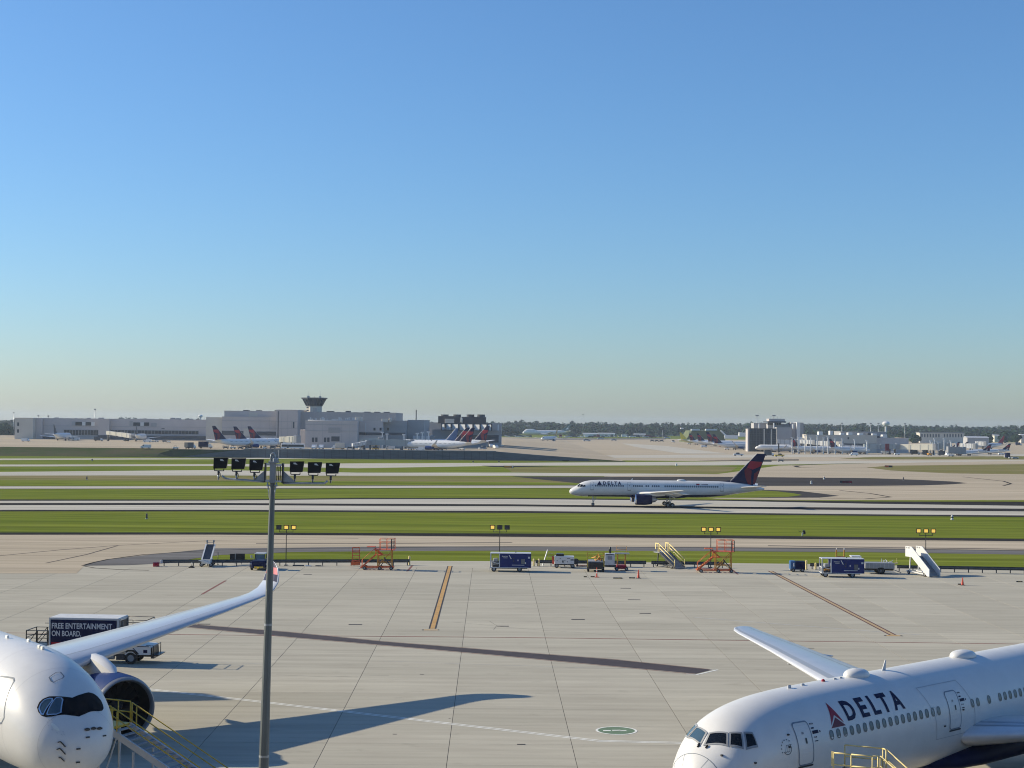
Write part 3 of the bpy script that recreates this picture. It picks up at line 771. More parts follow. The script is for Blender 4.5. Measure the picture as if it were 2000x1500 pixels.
# wing to body fairing
s = mb(M_NAVY); rings = []
for x, w_, zt_, zb in ((16.6, .5, 2.5, 2.0), (18.0, 1.6, 2.7, 1.80), (19.5, 2.2, 2.95, 1.62), (22, 2.65, 3.3, 1.52), (27, 2.75, 3.4, 1.5), (31, 2.7, 3.2, 1.6), (34, 1.6, 2.7, 1.85)):
    rings.append([(-x, w_ * math.cos(a), (zt_ + zb) / 2 + (zt_ - zb) / 2 * math.copysign(abs(math.sin(a)) ** .8, math.sin(a))) for a in [2 * math.pi * i / 28 for i in range(28)]])
s.loft(rings, True, True).build('wing_fairing', t)
secs = [(19.3, 2.3, 3.55, 9.6, .15, 0), (20.6, 4.6, 3.85, 8.3, .13, 0), (23.9, 9.8, 4.42, 5.9, .115, 0), (28.6, 17.2, 5.0, 4.0, .105, 0), (31.7, 22.4, 5.38, 2.75, .10, 0), (32.35, 23.3, 5.45, 2.45, .10, 0), (32.9, 23.7, 5.52, 1.9, .08, 0)]
for sd in (1, -1): add_wing(t, secs, sd, M_WING, M_LE, .075)
# grey strip behind the slats
for sd in (1, -1):
    s = mb(M_WINGD); n = len(secs)
    for i in range(n - 1):
        qs = []
        for (S, e) in ((secs[i], .085), (secs[i + 1], .085), (secs[i + 1], .17), (secs[i], .17)):
            p = wing_sec(*S[:5], e, True, 0, inc=.03); qs.append((p[0], p[1] * sd, p[2] + .008))
        mid = []
        s.add(qs, [(0, 1, 2, 3)], True)
    s.build('slat_panel', t)
    s = mb(M_SEAM)
    for e in (.72,):
        for i in range(1, n - 2):
            qs = []
            for (S, x) in ((secs[i], e), (secs[i + 1], e), (secs[i + 1], e + .012), (secs[i], e + .012)):
                p = wing_sec(*S[:5], x, True, 0, inc=.03); qs.append((p[0], p[1] * sd, p[2] + .012))
            s.add(qs, [(0, 1, 2, 3)], True)
    s.build('flap_seam', t)
    for l_, c_ in ((6.8, 26.8), (11, 29.0), (15.5, 31.2)):
        f = mb(M_WING); zz = 3.6 + l_ * .08
        f.loft([[(-(c_ + x), sd * (l_ + r_ * math.cos(a)), zz - .35 + r_ * 1.2 * math.sin(a)) for a in [2 * math.pi * i / 12 for i in range(12)]] for x, r_ in ((-3, .05), (-2.2, .22), (-.5, .3), (.8, .22), (2.0, .03))], True, True)
        f.build('flap_fairing', t)
    add_engine(t, 16.8, sd * 7.95, 2.35, 5.6, 1.32, M_NAVY, M_METAL, 36, dict(m=M_WING, pts=[(17.6, 3.3, 3.62, .1), (19.5, 3.2, 3.95, .22), (22, 3.3, 4.05, .22), (24, 3.4, 4.1, .15)]))
add_fin(t, [(41.5, 7.1), (50.5, 6.8), (54.5, 15.6), (51.3, 15.8)], .09)
add_tailplane(t, 46.5, 1.0, 6.0, 6.0, 2.3, 9.3, .75, .12)
add_gear(t, 6.2, 0, .47, .30, 1, 2.2)
for sd in (1, -1): add_gear(t, 25.5, sd * 4.65, .58, .42, 2, 3.2, gap=.57, pitch=1.4)
# doors: frame line, handle, sill, placards
def door(F, root, s0, z0, w_, h_, sd, name='cabin_door', wf=.055, m_line=M_FRAME, rad=.16):
    d = mb(M_WHITE); poly = rrect(s0 - w_ / 2 + .03, s0 + w_ / 2 - .03, z0 + .03, z0 + h_ - .03, rad)
    F.decal(d, tri2d(poly), sd, .010, .2)
    do = d.build(name, root)
    fr = mb(m_line); F.decal(fr, ring2d(rrect(s0 - w_ / 2, s0 + w_ / 2, z0, z0 + h_, rad), wf), sd, .016, .2, .4); fr.build('door_frame', do)
    h = mb(M_DARKM); F.decal(h, tri2d(rrect(s0 + .02, s0 + .14, z0 + h_ * .50, z0 + h_ * .64, .05)), sd, .022); h.build('door_handle', do)
    sl = mb(M_DARKM); F.decal(sl, tri2d(rrect(s0 - w_ / 2 - .02, s0 + w_ / 2 + .02, z0 - .12, z0 - .035, .03)), sd, .024); sl.build('door_sill', do)
    if w_ > .8:
        v = mb(M_GREY); F.decal(v, tri2d(rrect(s0 - .12, s0 + .02, z0 + h_ * .73, z0 + h_ * .78, .02)), sd, .022); v.build('door_window', do)
    return do
D1, D2, ZS = 5.40, 18.38, 4.27
for sd in (1, -1):
    door(F767, t, D1, ZS, 1.07, 1.88, sd); door(F767, t, D2, ZS, 1.07, 1.88, sd)
# placard print beside the doors
s = mb(M_NAVY)
for d0 in (D1, D2):
    for (a, b, c, d_) in ((.66, .72, 1.70, 1.76), (.76, .81, 1.70, 1.76), (.85, .90, 1.70, 1.76), (.66, .86, 1.52, 1.58), (.66, 1.10, 1.30, 1.44), (1.18, 1.26, 1.32, 1.40), (.72, .78, 1.12, 1.18), (.84, .90, 1.12, 1.18), (.72, .95, .96, 1.00)):
        F767.decal(s, tri2d([(d0 + a, ZS + c), (d0 + b, ZS + c), (d0 + b, ZS + d_), (d0 + a, ZS + d_)]), 1, .014)
s.build('door_placards', t, kind='stuff')
# cabin windows share one mesh on the constant section
def window_mesh(F, s_ref, z0, w_, h_, sd, shade=0.0):
    m = MB(); poly = rrect(-w_ / 2, w_ / 2, z0 - h_ / 2, z0 + h_ / 2, w_ * .46, 4)
    def put(tris, off):
        for p in clip_bands(tris, 1, .1):
            pts = [F.side(s_ref + q[0], q[1], sd, off) for q in p]
            m.add([(v.x + s_ref, v.y, v.z) for v in pts], [tuple(range(len(p)))], True)
    m.use(M_WINDOW); put(tri2d(poly), .008)
    m.use(M_RIM); put(ring2d(poly, .045), .014)
    if shade:
        m.use(M_SHADE); put(tri2d(rrect(-w_ * .30, w_ * .30, z0 - h_ * .42, z0 - h_ * (.42 - shade), w_ * .2, 3)), .018)
    return m
ZW = 5.36
for sd in (1, -1):
    wa = None; wb = None
    xs = [D1 + 2.05 + .553 * i for i in range(18)] + [D2 + 1.25 + a for a in (.55, 1.1, 2.25, 3.4, 3.95, 4.5, 5.05, 5.6, 6.15, 6.7, 7.25)] + [26.5 + .553 * i for i in range(30)]
    if sd < 0: xs = xs[::1]
    for i, x in enumerate(xs):
        if i < 3:
            o = window_mesh(F767, x, ZW, .27, .40, sd, .2 - .05 * i).build('cabin_window', t)
        elif wa is None:
            wa = window_mesh(F767, 12, ZW, .27, .40, sd).build('cabin_window', t); o = wa
        else:
            o = wa.copy(); COL.objects.link(o)
        o.parent = t; o.location = (-x, 0, 0)
# plugged window beside the second door and the patch round it
s = mb(M_FINE)
F767.decal(s, ring2d(rrect(D2 - 2.05, D2 - 1.75, ZW - .22, ZW + .22, .13), .02), 1, .012)
F767.decal(s, ring2d([(D2 - 2.6, 6.55), (D2 - 1.9, 5.0), (D2 - 1.7, 3.9), (D2 + 2.0, 3.9), (D2 + 1.9, 5.2), (D2 + 1.2, 6.55)], .035), 1, .010, .14, .5)
s.build('patch_seam', t)
# lettering and emblem on the port side
def hull_text(F, m, txt, s0, z0, h, sd, width=None, bold=.03, spacing=1.0, off=.012):
    tr, w = text_tris(txt, bold, spacing); kx = (width / w) if width else h
    # on the port side the nose is to the left: s grows to the right of the text
    T = [tuple((s0 + q[0] * kx, z0 + q[1] * h) for q in p) if sd > 0 else tuple((s0 - q[0] * kx, z0 + q[1] * h) for q in p) for p in tr]
    F.decal(m, T, sd, off, .14); return m
for sd in (1, -1):
    m = mb(M_NAVY); h0, z0 = .84, 5.80
    base = D1 + 3.62 if sd > 0 else D1 + 3.62 + 5.3
    for k, (ch, dx, w_) in enumerate((('D', 0, .84), ('E', 1.24, .66), ('L', 2.28, .62), ('T', 3.06, .80), ('A', 4.08, .92))):
        hull_text(F767, m, ch, base + sd * dx, z0, h0, sd, w_, .035)
    m.build('lettering', t)
    m = mb(M_RED); b = base - sd * 1.42
    F767.decal(m, tri2d([(b + sd * p, z0 - .16 + q * 1.05) for p, q in ((.50, 1.0), (1.05, 0.12), (.52, .50), (.02, .12))]), sd, .012)
    m.use(M_DRED); F767.decal(m, tri2d([(b + sd * p, z0 - .16 + q * 1.05) for p, q in ((.52, .40), (1.12, 0.0), (-.04, 0.0))]), sd, .012)
    m.build('emblem', t)
# round alliance badge between cockpit and door
s = mb(M_RIM); bs, bz = 4.10, 5.16
for k in range(7):
    a = R(200 - 24 * k); q = lambda r, d: (bs + r * math.cos(a + d), bz + r * math.sin(a + d))
    F767.decal(s, tri2d([q(.36, -.08), q(.36, .08), q(.41, .07), q(.41, -.07)]), 1, .014)
n_ = 14; arc = [(bs + .28 * math.cos(R(-150 + 190 * i / n_)), bz + .28 * math.sin(R(-150 + 190 * i / n_))) for i in range(n_ + 1)]
for a, b in zip(arc[:-1], arc[1:]):
    F767.decal(s, tri2d([a, b, (bs + (b[0] - bs) * .90, bz + (b[1] - bz) * .90), (bs + (a[0] - bs) * .90, bz + (a[1] - bz) * .90)]), 1, .014)
for k in range(3):
    o_ = -.14 + .13 * k
    pts = [(bs + o_ - .12, bz - .16), (bs + o_ - .02, bz - .13), (bs + o_ + .03, bz), (bs + o_ + .10, bz + .13), (bs + o_ + .18, bz + .15)]
    for a, b in zip(pts[:-1], pts[1:]): F767.decal(s, tri2d([(a[0], a[1] - .015), (b[0], b[1] - .015), (b[0], b[1] + .015), (a[0], a[1] + .015)]), 1, .015)
s.build('round_badge', t, kind='stuff')
# cockpit panes, in (s, z) on each side; frames round them
def pane(F, root, poly, sd, m_g=M_GLASS, fr=.07, m_f=M_GREY, off=.012, step=.06):
    g = mb(m_g); F.decal(g, tri2d(poly), sd, off, step, .08); go = g.build('cockpit_pane', root)
    f = mb(m_f); F.decal(f, ring2d(poly, fr), sd, off + .012, step, .08); f.build('pane_frame', go)
    return go
P767 = F767
def padang(F, root, polys, m_g, fr, m_f=M_GREY, off=.012):
    """panes given by (s, angle from the port side over the top)"""
    for poly in polys:
        g = mb(m_g); F.decal_a(g, tri2d(poly), off, .05, .06); go = g.build('cockpit_pane', root)
        f = mb(m_f); F.decal_a(f, ring2d(poly, fr), off + .012, .05, .06); f.build('pane_frame', go)
def proj(P):
    X, Y, Z = P[0], P[1], P[2] - CAM_H
    d = Y * CP + Z * SP; u = -Y * SP + Z * CP
    a, b = F_PX * X / d, -F_PX * u / d
    return (1000 + a * CR - b * SR, 750 + a * SR + b * CR)
class Picker:
    """finds the point (s, angle) of a hull that is seen at a pixel"""
    def __init__(p, F, pose, s0, s1, a0, a1):
        x, y, h = pose; c, s_ = math.cos(h), math.sin(h)
        p.F, p.W = F, lambda v: (x + v.x * c - v.y * s_, y + v.x * s_ + v.y * c, v.z)
        p.grid = []
        for i in range(60):
            s = s0 + (s1 - s0) * (i / 59) ** 1.5
            for j in range(60):
                a = a0 + (a1 - a0) * j / 59
                w = p.W(F.pt(s, a)); p.grid.append((s, a, *proj(w), w[1]))
    def __call__(p, px, py):
        best = sorted(p.grid, key=lambda g: (g[2] - px) ** 2 + (g[3] - py) ** 2)[:5]
        s, a = min(best, key=lambda g: g[4])[:2]
        for _ in range(14):
            q = proj(p.W(p.F.pt(s, a))); e = 1e-3
            qs = proj(p.W(p.F.pt(s + e, a))); qa = proj(p.W(p.F.pt(s, a + e)))
            J = np.array([[(qs[0] - q[0]) / e, (qa[0] - q[0]) / e], [(qs[1] - q[1]) / e, (qa[1] - q[1]) / e]])
            try: d = np.linalg.solve(J + np.eye(2) * 1e-6, np.array([px - q[0], py - q[1]]))
            except Exception: break
            s = max(.01 - p.F.sh, s + max(-.25, min(.25, d[0]))); a += max(-.15, min(.15, d[1]))
        return (s, a)
pk = Picker(F767, (AX, AY, AH), .05, 7, R(-40), R(95))
panes = [[(1386, 1432.5), (1420.5, 1432), (1420, 1456), (1375.5, 1455.5)], [(1426, 1431.8), (1447.5, 1432), (1451, 1461.5), (1425, 1456.5)], [(1453.5, 1431.5), (1469, 1432), (1479, 1457.5), (1458, 1462.5)]]
P_ = [[pk(*c) for c in poly] for poly in panes]
P_[0] = [(s, min(a, R(87.5))) for s, a in P_[0]]
padang(F767, t, P_, M_GLASS, .05)
padang(F767, t, [[(s, math.pi - a) for s, a in poly] for poly in P_], M_GLASSB, .05)
# wipers
s = mb(M_BLACK)
for px, py, dx, dy in ((1364, 1457, 3, -4.5), (1379.5, 1459, 4, -2.5)):
    a, b = F767.pt(*pk(px, py), .05), F767.pt(*pk(px + dx, py + dy), .05); s.beam(a, b, .05); s.beam(a, F767.pt(*pk(px + 1, py + .8), .0), .12)
s.build('windscreen_wipers', t)
# radome seam, probes and vents
s = mb(M_SEAM)
n_ = 44
for i in range(n_):
    a0, a1 = 2 * math.pi * i / n_, 2 * math.pi * (i + 1) / n_
    s.add([F767.pt(x, a, .008) for x, a in ((.47, a0), (.492, a0), (.492, a1), (.47, a1))], [(0, 1, 2, 3)], True)
for a in (R(30), R(62), R(118), R(150)):
    for i in range(10):
        x0, x1 = -.12 + .059 * i, -.12 + .059 * (i + 1)
        s.add([F767.pt(x0, a, .008), F767.pt(x1, a, .008), F767.pt(x1, a + .012, .008), F767.pt(x0, a + .012 * (1), .008)], [(0, 1, 2, 3)], True)
s.build('radome_seam', t)
s = mb(M_DARKM)
for px, py in ((1410, 1475.5), (1475, 1490), (1542, 1459), (1845, 1418), (1881, 1386), (1895, 1451), (1539, 1435)):
    pp = Picker(F767, (AX, AY, AH), 1, 24, R(-50), R(70)) if px == 1410 else pp
    q = F767.pt(*pp(px, py), .02); s.box(q.x - .05, q.x + .05, q.y - .045, q.y + .045, q.z - .035, q.z + .035)
s.build('probes', t)
# things on the crown: beacon, antennas, two radomes
m = mb(M_RED).lathe([(-.02, .10), (.07, .085), (.11, .02)], (-10.2, 0, 7.28), 'z', 12); m.build('beacon', t)
for x, h in ((7.4, .12), (8.5, .08), (11.2, .06), (11.7, .06)):
    mb(M_LGREY).cbox(-x - .12, -x + .12, -.05, .05, 7.2, 7.27 + h, .03).build('blade_antenna', t)
def dome(root, x, z, L, w_, h_, m=M_WHITE):
    rings = []
    for k in range(9):
        f = k / 8; e = math.sqrt(max(0, 1 - (f) ** 2.6))
        rings.append([(-x - L / 2 * (e * math.cos(a) - .12 * f), w_ / 2 * e * math.sin(a), z + h_ * f) for a in [2 * math.pi * i / 24 for i in range(24)]])
    return mb(m).loft(rings, True, True).build('antenna_dome', root)
dome(t, 13.1, 7.22, 1.75, 1.1, .42); dome(t, 23.4, 7.22, 2.0, 1.2, .40)
mb(M_LGREY).prism([(-15.7, 7.24), (-15.35, 7.24), (-15.66, 7.80), (-15.74, 7.80)], -.02, .02, 'xz').build('blade_antenna', t)

# ------------------------------------------------------------------ wide body, left foreground
BX, BY, BH = -20.01, 72.91, R(307.9)
t = thing('airliner', 'white wide-body airliner with black-masked cockpit windows and a blue engine, left foreground', 'airplane', (BX, BY, 0), BH)
ST = ([(0, 4.15, 4.15, 0.0, 4.15), (.04, 4.52, 3.80, .42, 4.15), (.15, 4.86, 3.46, .80, 4.17), (.35, 5.20, 3.14, 1.16, 4.22), (.7, 5.62, 2.84, 1.58, 4.32), (1.2, 6.08, 2.62, 1.94, 4.45), (1.9, 6.62, 2.46, 2.26, 4.62), (2.8, 7.18, 2.36, 2.52, 4.82), (3.8, 7.62, 2.30, 2.71, 5.0), (5.0, 7.96, 2.27, 2.85, 5.15), (6.5, 8.22, 2.25, 2.94, 5.25), (8.5, 8.34, 2.25, 2.98, 5.31), (11, 8.36, 2.25, 2.98, 5.32),
            (42, 8.36, 2.25, 2.98, 5.32), (48, 8.3, 2.9, 2.75, 5.5), (55, 8.1, 4.4, 2.0, 6.1), (61, 7.8, 5.9, 1.1, 6.8), (65.5, 7.3, 6.7, .4, 7.0), (66.6, 7.1, 6.9, .15, 7.0)])
FA = Fuse([(q[0] * .948, 4.308 + (q[1] - 4.15) * .981, 4.308 + (q[2] - 4.15) * .981, q[3] * .981, 4.308 + (q[4] - 4.15) * .981) for q in ST])
FA.build('fuselage', t, M_WHITE, 72, 90)
pk = Picker(FA, (BX, BY, BH), .2, 9, R(60), R(200))
half = [(141.5, 1362.8), (132, 1361.6), (114, 1360.4), (96, 1360.4), (84, 1365), (76.5, 1372), (72.4, 1382), (75, 1391), (81, 1398), (90, 1400.6), (102, 1399.6), (114, 1397), (126, 1396), (140, 1397.8), (152, 1400)]
H_ = [pk(*p) for p in half]
H_ = [(s, max(a, math.pi / 2)) for s, a in H_]
H_[0] = (H_[0][0], math.pi / 2); H_[-1] = (H_[-1][0], math.pi / 2)
for mir in (0, 1):
    s = mb(M_MASK); poly = [(x, math.pi - a) if mir else (x, a) for x, a in H_]
    FA.decal_a(s, tri2d(poly), .010, .05, .12); s.build('cockpit_mask', t)
sidep = [[(76.5, 1384), (80, 1375), (87, 1367.5), (96, 1364.6), (102, 1365), (102, 1369), (85, 1395.5), (81, 1395)], [(104.5, 1369), (110, 1363.4), (120, 1364), (122.4, 1368), (119, 1392), (110, 1395.5), (93, 1396.5), (92, 1394)]]
S_ = [[pk(*p) for p in poly] for poly in sidep]
for mir in (0, 1): padang(FA, t, [[(x, math.pi - a) if mir else (x, a) for x, a in poly] for poly in S_], M_MASK if mir else M_GLASSB, .035, M_MASK if mir else M_METAL, .020)  # port panes and frames painted mask black to stand for their shaded side
fr = [[(126, 1365.5), (141, 1366.5), (150, 1396.5), (125, 1392.5)]]
S_ = [[pk(*p) for p in poly] for poly in fr]
S_ = [[(x, max(a, math.pi / 2 + .02)) for x, a in poly] for poly in S_]
for mir in (0, 1): padang(FA, t, [[(x, math.pi - a) if mir else (x, a) for x, a in poly] for poly in S_], M_MASK, .012, M_MASK, .020)
# probes, vents, hatch and door outline
s = mb(M_DARKM)
for pts in ([(113, 1450), (118, 1448.5), (122, 1452), (128, 1459)], [(111, 1463.5), (117, 1461.5), (122, 1466), (128, 1473)], [(115, 1479), (119, 1479), (126, 1486)]):
    q = [FA.pt(*pk(*p), .05) for p in pts]
    for a, b in zip(q[:-1], q[1:]): s.beam(a, b, .045)
for px, py in ((170, 1424.5), (182.5, 1422.5), (194, 1422.5)):
    for dx, dy in ((-2.6, .4), (0, -.8), (0, 1), (2.6, .3)):
        q = FA.pt(*pk(px + dx, py + dy), .015); s.box(q.x - .05, q.x + .05, q.y - .06, q.y + .06, q.z - .04, q.z + .04)
for px, py in ((171, 1440), (203, 1437), (153, 1462.5), (152, 1488.5)):
    q = FA.pt(*pk(px, py), .02); s.box(q.x - .04, q.x + .04, q.y - .09, q.y + .09, q.z - .03, q.z + .03)
s.build('probes', t)
s = mb(M_MARKW)
for px, py in ((14, 1246), (56, 1253), (77, 1265), (83, 1268)):
    pt_ = Picker(FA, (BX, BY, BH), 5, 22, R(40), R(150)) if px == 14 else pt_
    q = FA.pt(*pt_(px, py), .0); s.cbox(q.x - .15, q.x + .15, q.y - .06, q.y + .06, q.z, q.z + .14, .03)
s.build('blade_antenna', t)
s = mb(M_SEAM)
pk2 = Picker(FA, (BX, BY, BH), 1.5, 12, R(70), R(200))
hq = [pk2(*p) for p in ((96, 1323), (110, 1313.5), (118, 1312.8), (125, 1321), (122, 1325), (105, 1332.6), (100, 1331))]
FA.decal_a(s, ring2d(hq, .022), .012, .05, .1)
dq = [pk2(*p) for p in ((-10, 1331), (2, 1321), (26, 1324.5), (27.6, 1330), (8, 1402), (3, 1412), (-10, 1416))]
FA.decal_a(s, ring2d(dq, .030), .012, .05, .15)
s.build('panel_outline', t)
s = mb(M_FINE)
for x in (1.05, 3.6, 6.6):
    for i in range(72):
        a0, a1 = 2 * math.pi * i / 72, 2 * math.pi * (i + 1) / 72
        s.add([FA.pt(q, a, .006) for q, a in ((x, a0), (x + .012, a0), (x + .012, a1), (x, a1))], [(0, 1, 2, 3)], True)
s.build('skin_seam', t)
s = mb(M_MARKW); c = pk2(107.6, 1420)
FA.decal_a(s, tri2d([(c[0] + .20 * math.cos(R(30 * i)), c[1] + .055 * math.sin(R(30 * i))) for i in range(12)]), .014, .05, .1); s.build('round_badge', t)
s = mb(M_LGREY)
for k in range(9):
    a = R(-40 + 32 * k); FA.decal_a(s, tri2d([(c[0] + .36 * math.cos(a) + dx, c[1] + .115 * math.sin(a) + dy) for dx, dy in ((-.03, -.012), (.03, -.012), (.03, .012), (-.03, .012))]), .014, .05, .1)
s.build('badge_dots', t)
# starboard windows far up the side (out of the picture to the left)
wa = None
for sd in (1, -1):
    wa = None
    for i in range(60):
        if wa is None: wa = window_mesh(FA, 12, 5.75, .28, .40, sd).build('cabin_window', t); o = wa
        else: o = wa.copy(); COL.objects.link(o)
        o.parent = t; o.location = (-10.5 - .6 * i, 0, 0)
# wing
secs = [(17.0, 2.5, 4.2, 12.4, .15, 0), (18.3, 4.4, 4.42, 11.6, .14, 0), (21.3, 9.5, 5.0, 8.6, .12, 0), (24.9, 16.0, 5.74, 6.2, .11, 0), (28.3, 22.0, 6.41, 4.3, .105, 0), (30.4, 25.6, 6.85, 3.1, .10, R(6)), (31.1, 26.8, 7.02, 2.8, .10, R(16)), (31.8, 27.8, 7.3, 2.65, .09, R(34)), (32.4, 28.5, 7.75, 2.5, .085, R(56)), (32.9, 28.85, 8.25, 2.25, .08, R(72)), (33.35, 29.0, 8.75, 1.8, .07, R(80)), (33.9, 29.05, 9.1, 1.15, .06, R(82)), (34.5, 29.07, 9.3, .4, .05, R(82))]
for sd in (1, -1):
    add_wing(t, secs, sd, M_WING, M_WING, .12)
    # coloured inner face of the winglet
    for mm, k0, k1, e0, e1 in ((M_NAVY, 8, 9, .06, .97), (mat('winglet_pink', (.42, .022, .075), .6, var=.1), 9, 10, .06, .97), (M_RED, 9, 10, .30, .97), (M_NAVY, 10, 11, .06, .97), (M_NAVYE, 11, 12, .06, .97)):
        m = mb(mm); S0, S1 = secs[k0], secs[k1]
        for i in range(6):
            f0, f1 = e0 + (e1 - e0) * i / 6, e0 + (e1 - e0) * (i + 1) / 6; qs = []
            for S, f in ((S0, f0), (S0, f1), (S1, f1), (S1, f0)):
                p = wing_sec(*S[:5], f, True, S[5], inc=.03); off = .012 if mm is not M_RED else .02
                qs.append((p[0], (p[1] - off * math.sin(S[5])) * sd, p[2] + off * math.cos(S[5])))
            m.add(qs, [(0, 1, 2, 3)], False)
        m.build('winglet_paint', t)
    s = mb(M_SEAM)
    for e, ww in ((.70, .004), (.14, .0045)):
        for i in range(0, 5):
            qs = []
            for (S, x) in ((secs[i], e), (secs[i + 1], e), (secs[i + 1], e + ww), (secs[i], e + ww)):
                p = wing_sec(*S[:5], x, True, 0, inc=.03); qs.append((p[0], p[1] * sd, p[2] + .014))
            s.add(qs, [(0, 1, 2, 3)], True)
    s.build('wing_seam', t)
    for l_, c_ in ((5.0, 28.4), (8.6, 28.2), (13.0, 28.9)):
        f = mb(M_WING); zz = 3.85 + l_ * .112
        f.loft([[(-(c_ + x), sd * (l_ + r_ * math.cos(a)), zz - .55 + r_ * 1.25 * math.sin(a)) for a in [2 * math.pi * i / 12 for i in range(12)]] for x, r_ in ((-4, .05), (-2.8, .2), (-.5, .30), (1.2, .24), (2.6, .03))], True, True); f.build('flap_fairing', t)
    add_engine(t, 16.7, sd * 9.5, 2.66, 5.7, 1.98, M_NAVYE, M_LIP, 48, dict(m=M_WHITE, pts=[(18.3, 4.2, 4.55, .10), (19.0, 4.2, 5.0, .34), (20.6, 4.2, 5.35, .46), (22.4, 4.3, 5.4, .40), (25, 4.4, 5.2, .15)]))
s = mb(M_WHITE); rings = []
for x, w_, z1, z0 in ((14.0, .6, 3.2, 2.6), (16, 2.4, 3.8, 2.3), (18.5, 3.1, 4.3, 2.1), (24, 3.2, 4.3, 1.95), (31, 3.1, 4.2, 2.0), (35, 2.0, 3.4, 2.3)):
    rings.append([(-x, w_ * math.cos(a), (z1 + z0) / 2 + (z1 - z0) / 2 * math.sin(a)) for a in [2 * math.pi * i / 28 for i in range(28)]])
s.loft(rings, True, True).build('wing_fairing', t)
add_fin(t, [(49.5, 8.0), (58.5, 7.6), (62.4, 16.8), (59.2, 17.0)], .09)
add_tailplane(t, 54.0, 1.4, 7.3, 7.0, 2.6, 9.5, .75, .12)
add_gear(t, 4.7, 0, .52, .36, 1, 2.8)
for sd in (1, -1): add_gear(t, 30.3, sd * 5.3, .70, .5, 2, 3.6, gap=.7, pitch=1.75)

# ------------------------------------------------------------------ long single-aisle airliner on the runway
d0 = G(1307, 989.2)
PX, PY, PH = AT(1114, d0[1]), d0[1] + .2, R(180.2)
t = thing('airliner', 'long white single-aisle airliner with a red and navy tail, rolling on the runway', 'airplane', (PX, PY, .012), PH)
FB = Fuse([(0, 3.35, 3.35, 0, 3.35), (.05, 3.62, 3.08, .30, 3.36), (.25, 3.92, 2.86, .62, 3.40), (.6, 4.2, 2.66, .92, 3.46), (1.1, 4.48, 2.5, 1.18, 3.55), (1.7, 4.80, 2.38, 1.40, 3.68), (2.3, 5.22, 2.31, 1.56, 3.8), (3.0, 5.62, 2.26, 1.68, 3.95), (4.0, 5.95, 2.23, 1.79, 4.1), (5.5, 6.17, 2.22, 1.86, 4.2), (7.5, 6.26, 2.22, 1.88, 4.25), (9, 6.27, 2.22, 1.88, 4.25),
            (31, 6.27, 2.22, 1.88, 4.25), (35, 6.22, 2.45, 1.85, 4.35), (39, 6.05, 2.95, 1.6, 4.5), (43, 5.6, 3.55, 1.1, 4.6), (46, 4.95, 4.0, .55, 4.45), (47.2, 4.65, 4.15, .28, 4.4)])
FB.build('fuselage', t, M_WHITE, 40, 60)
s = mb(M_NAVY); belly(FB, s, 4.5, 39, 2.55, 3.0).build('belly_paint', t)
mb(M_DARKM).lathe([(-47.1, .22), (-47.3, .18), (-47.3, .01)], (0, 0, 4.4), 'x', 12).build('exhaust', t)
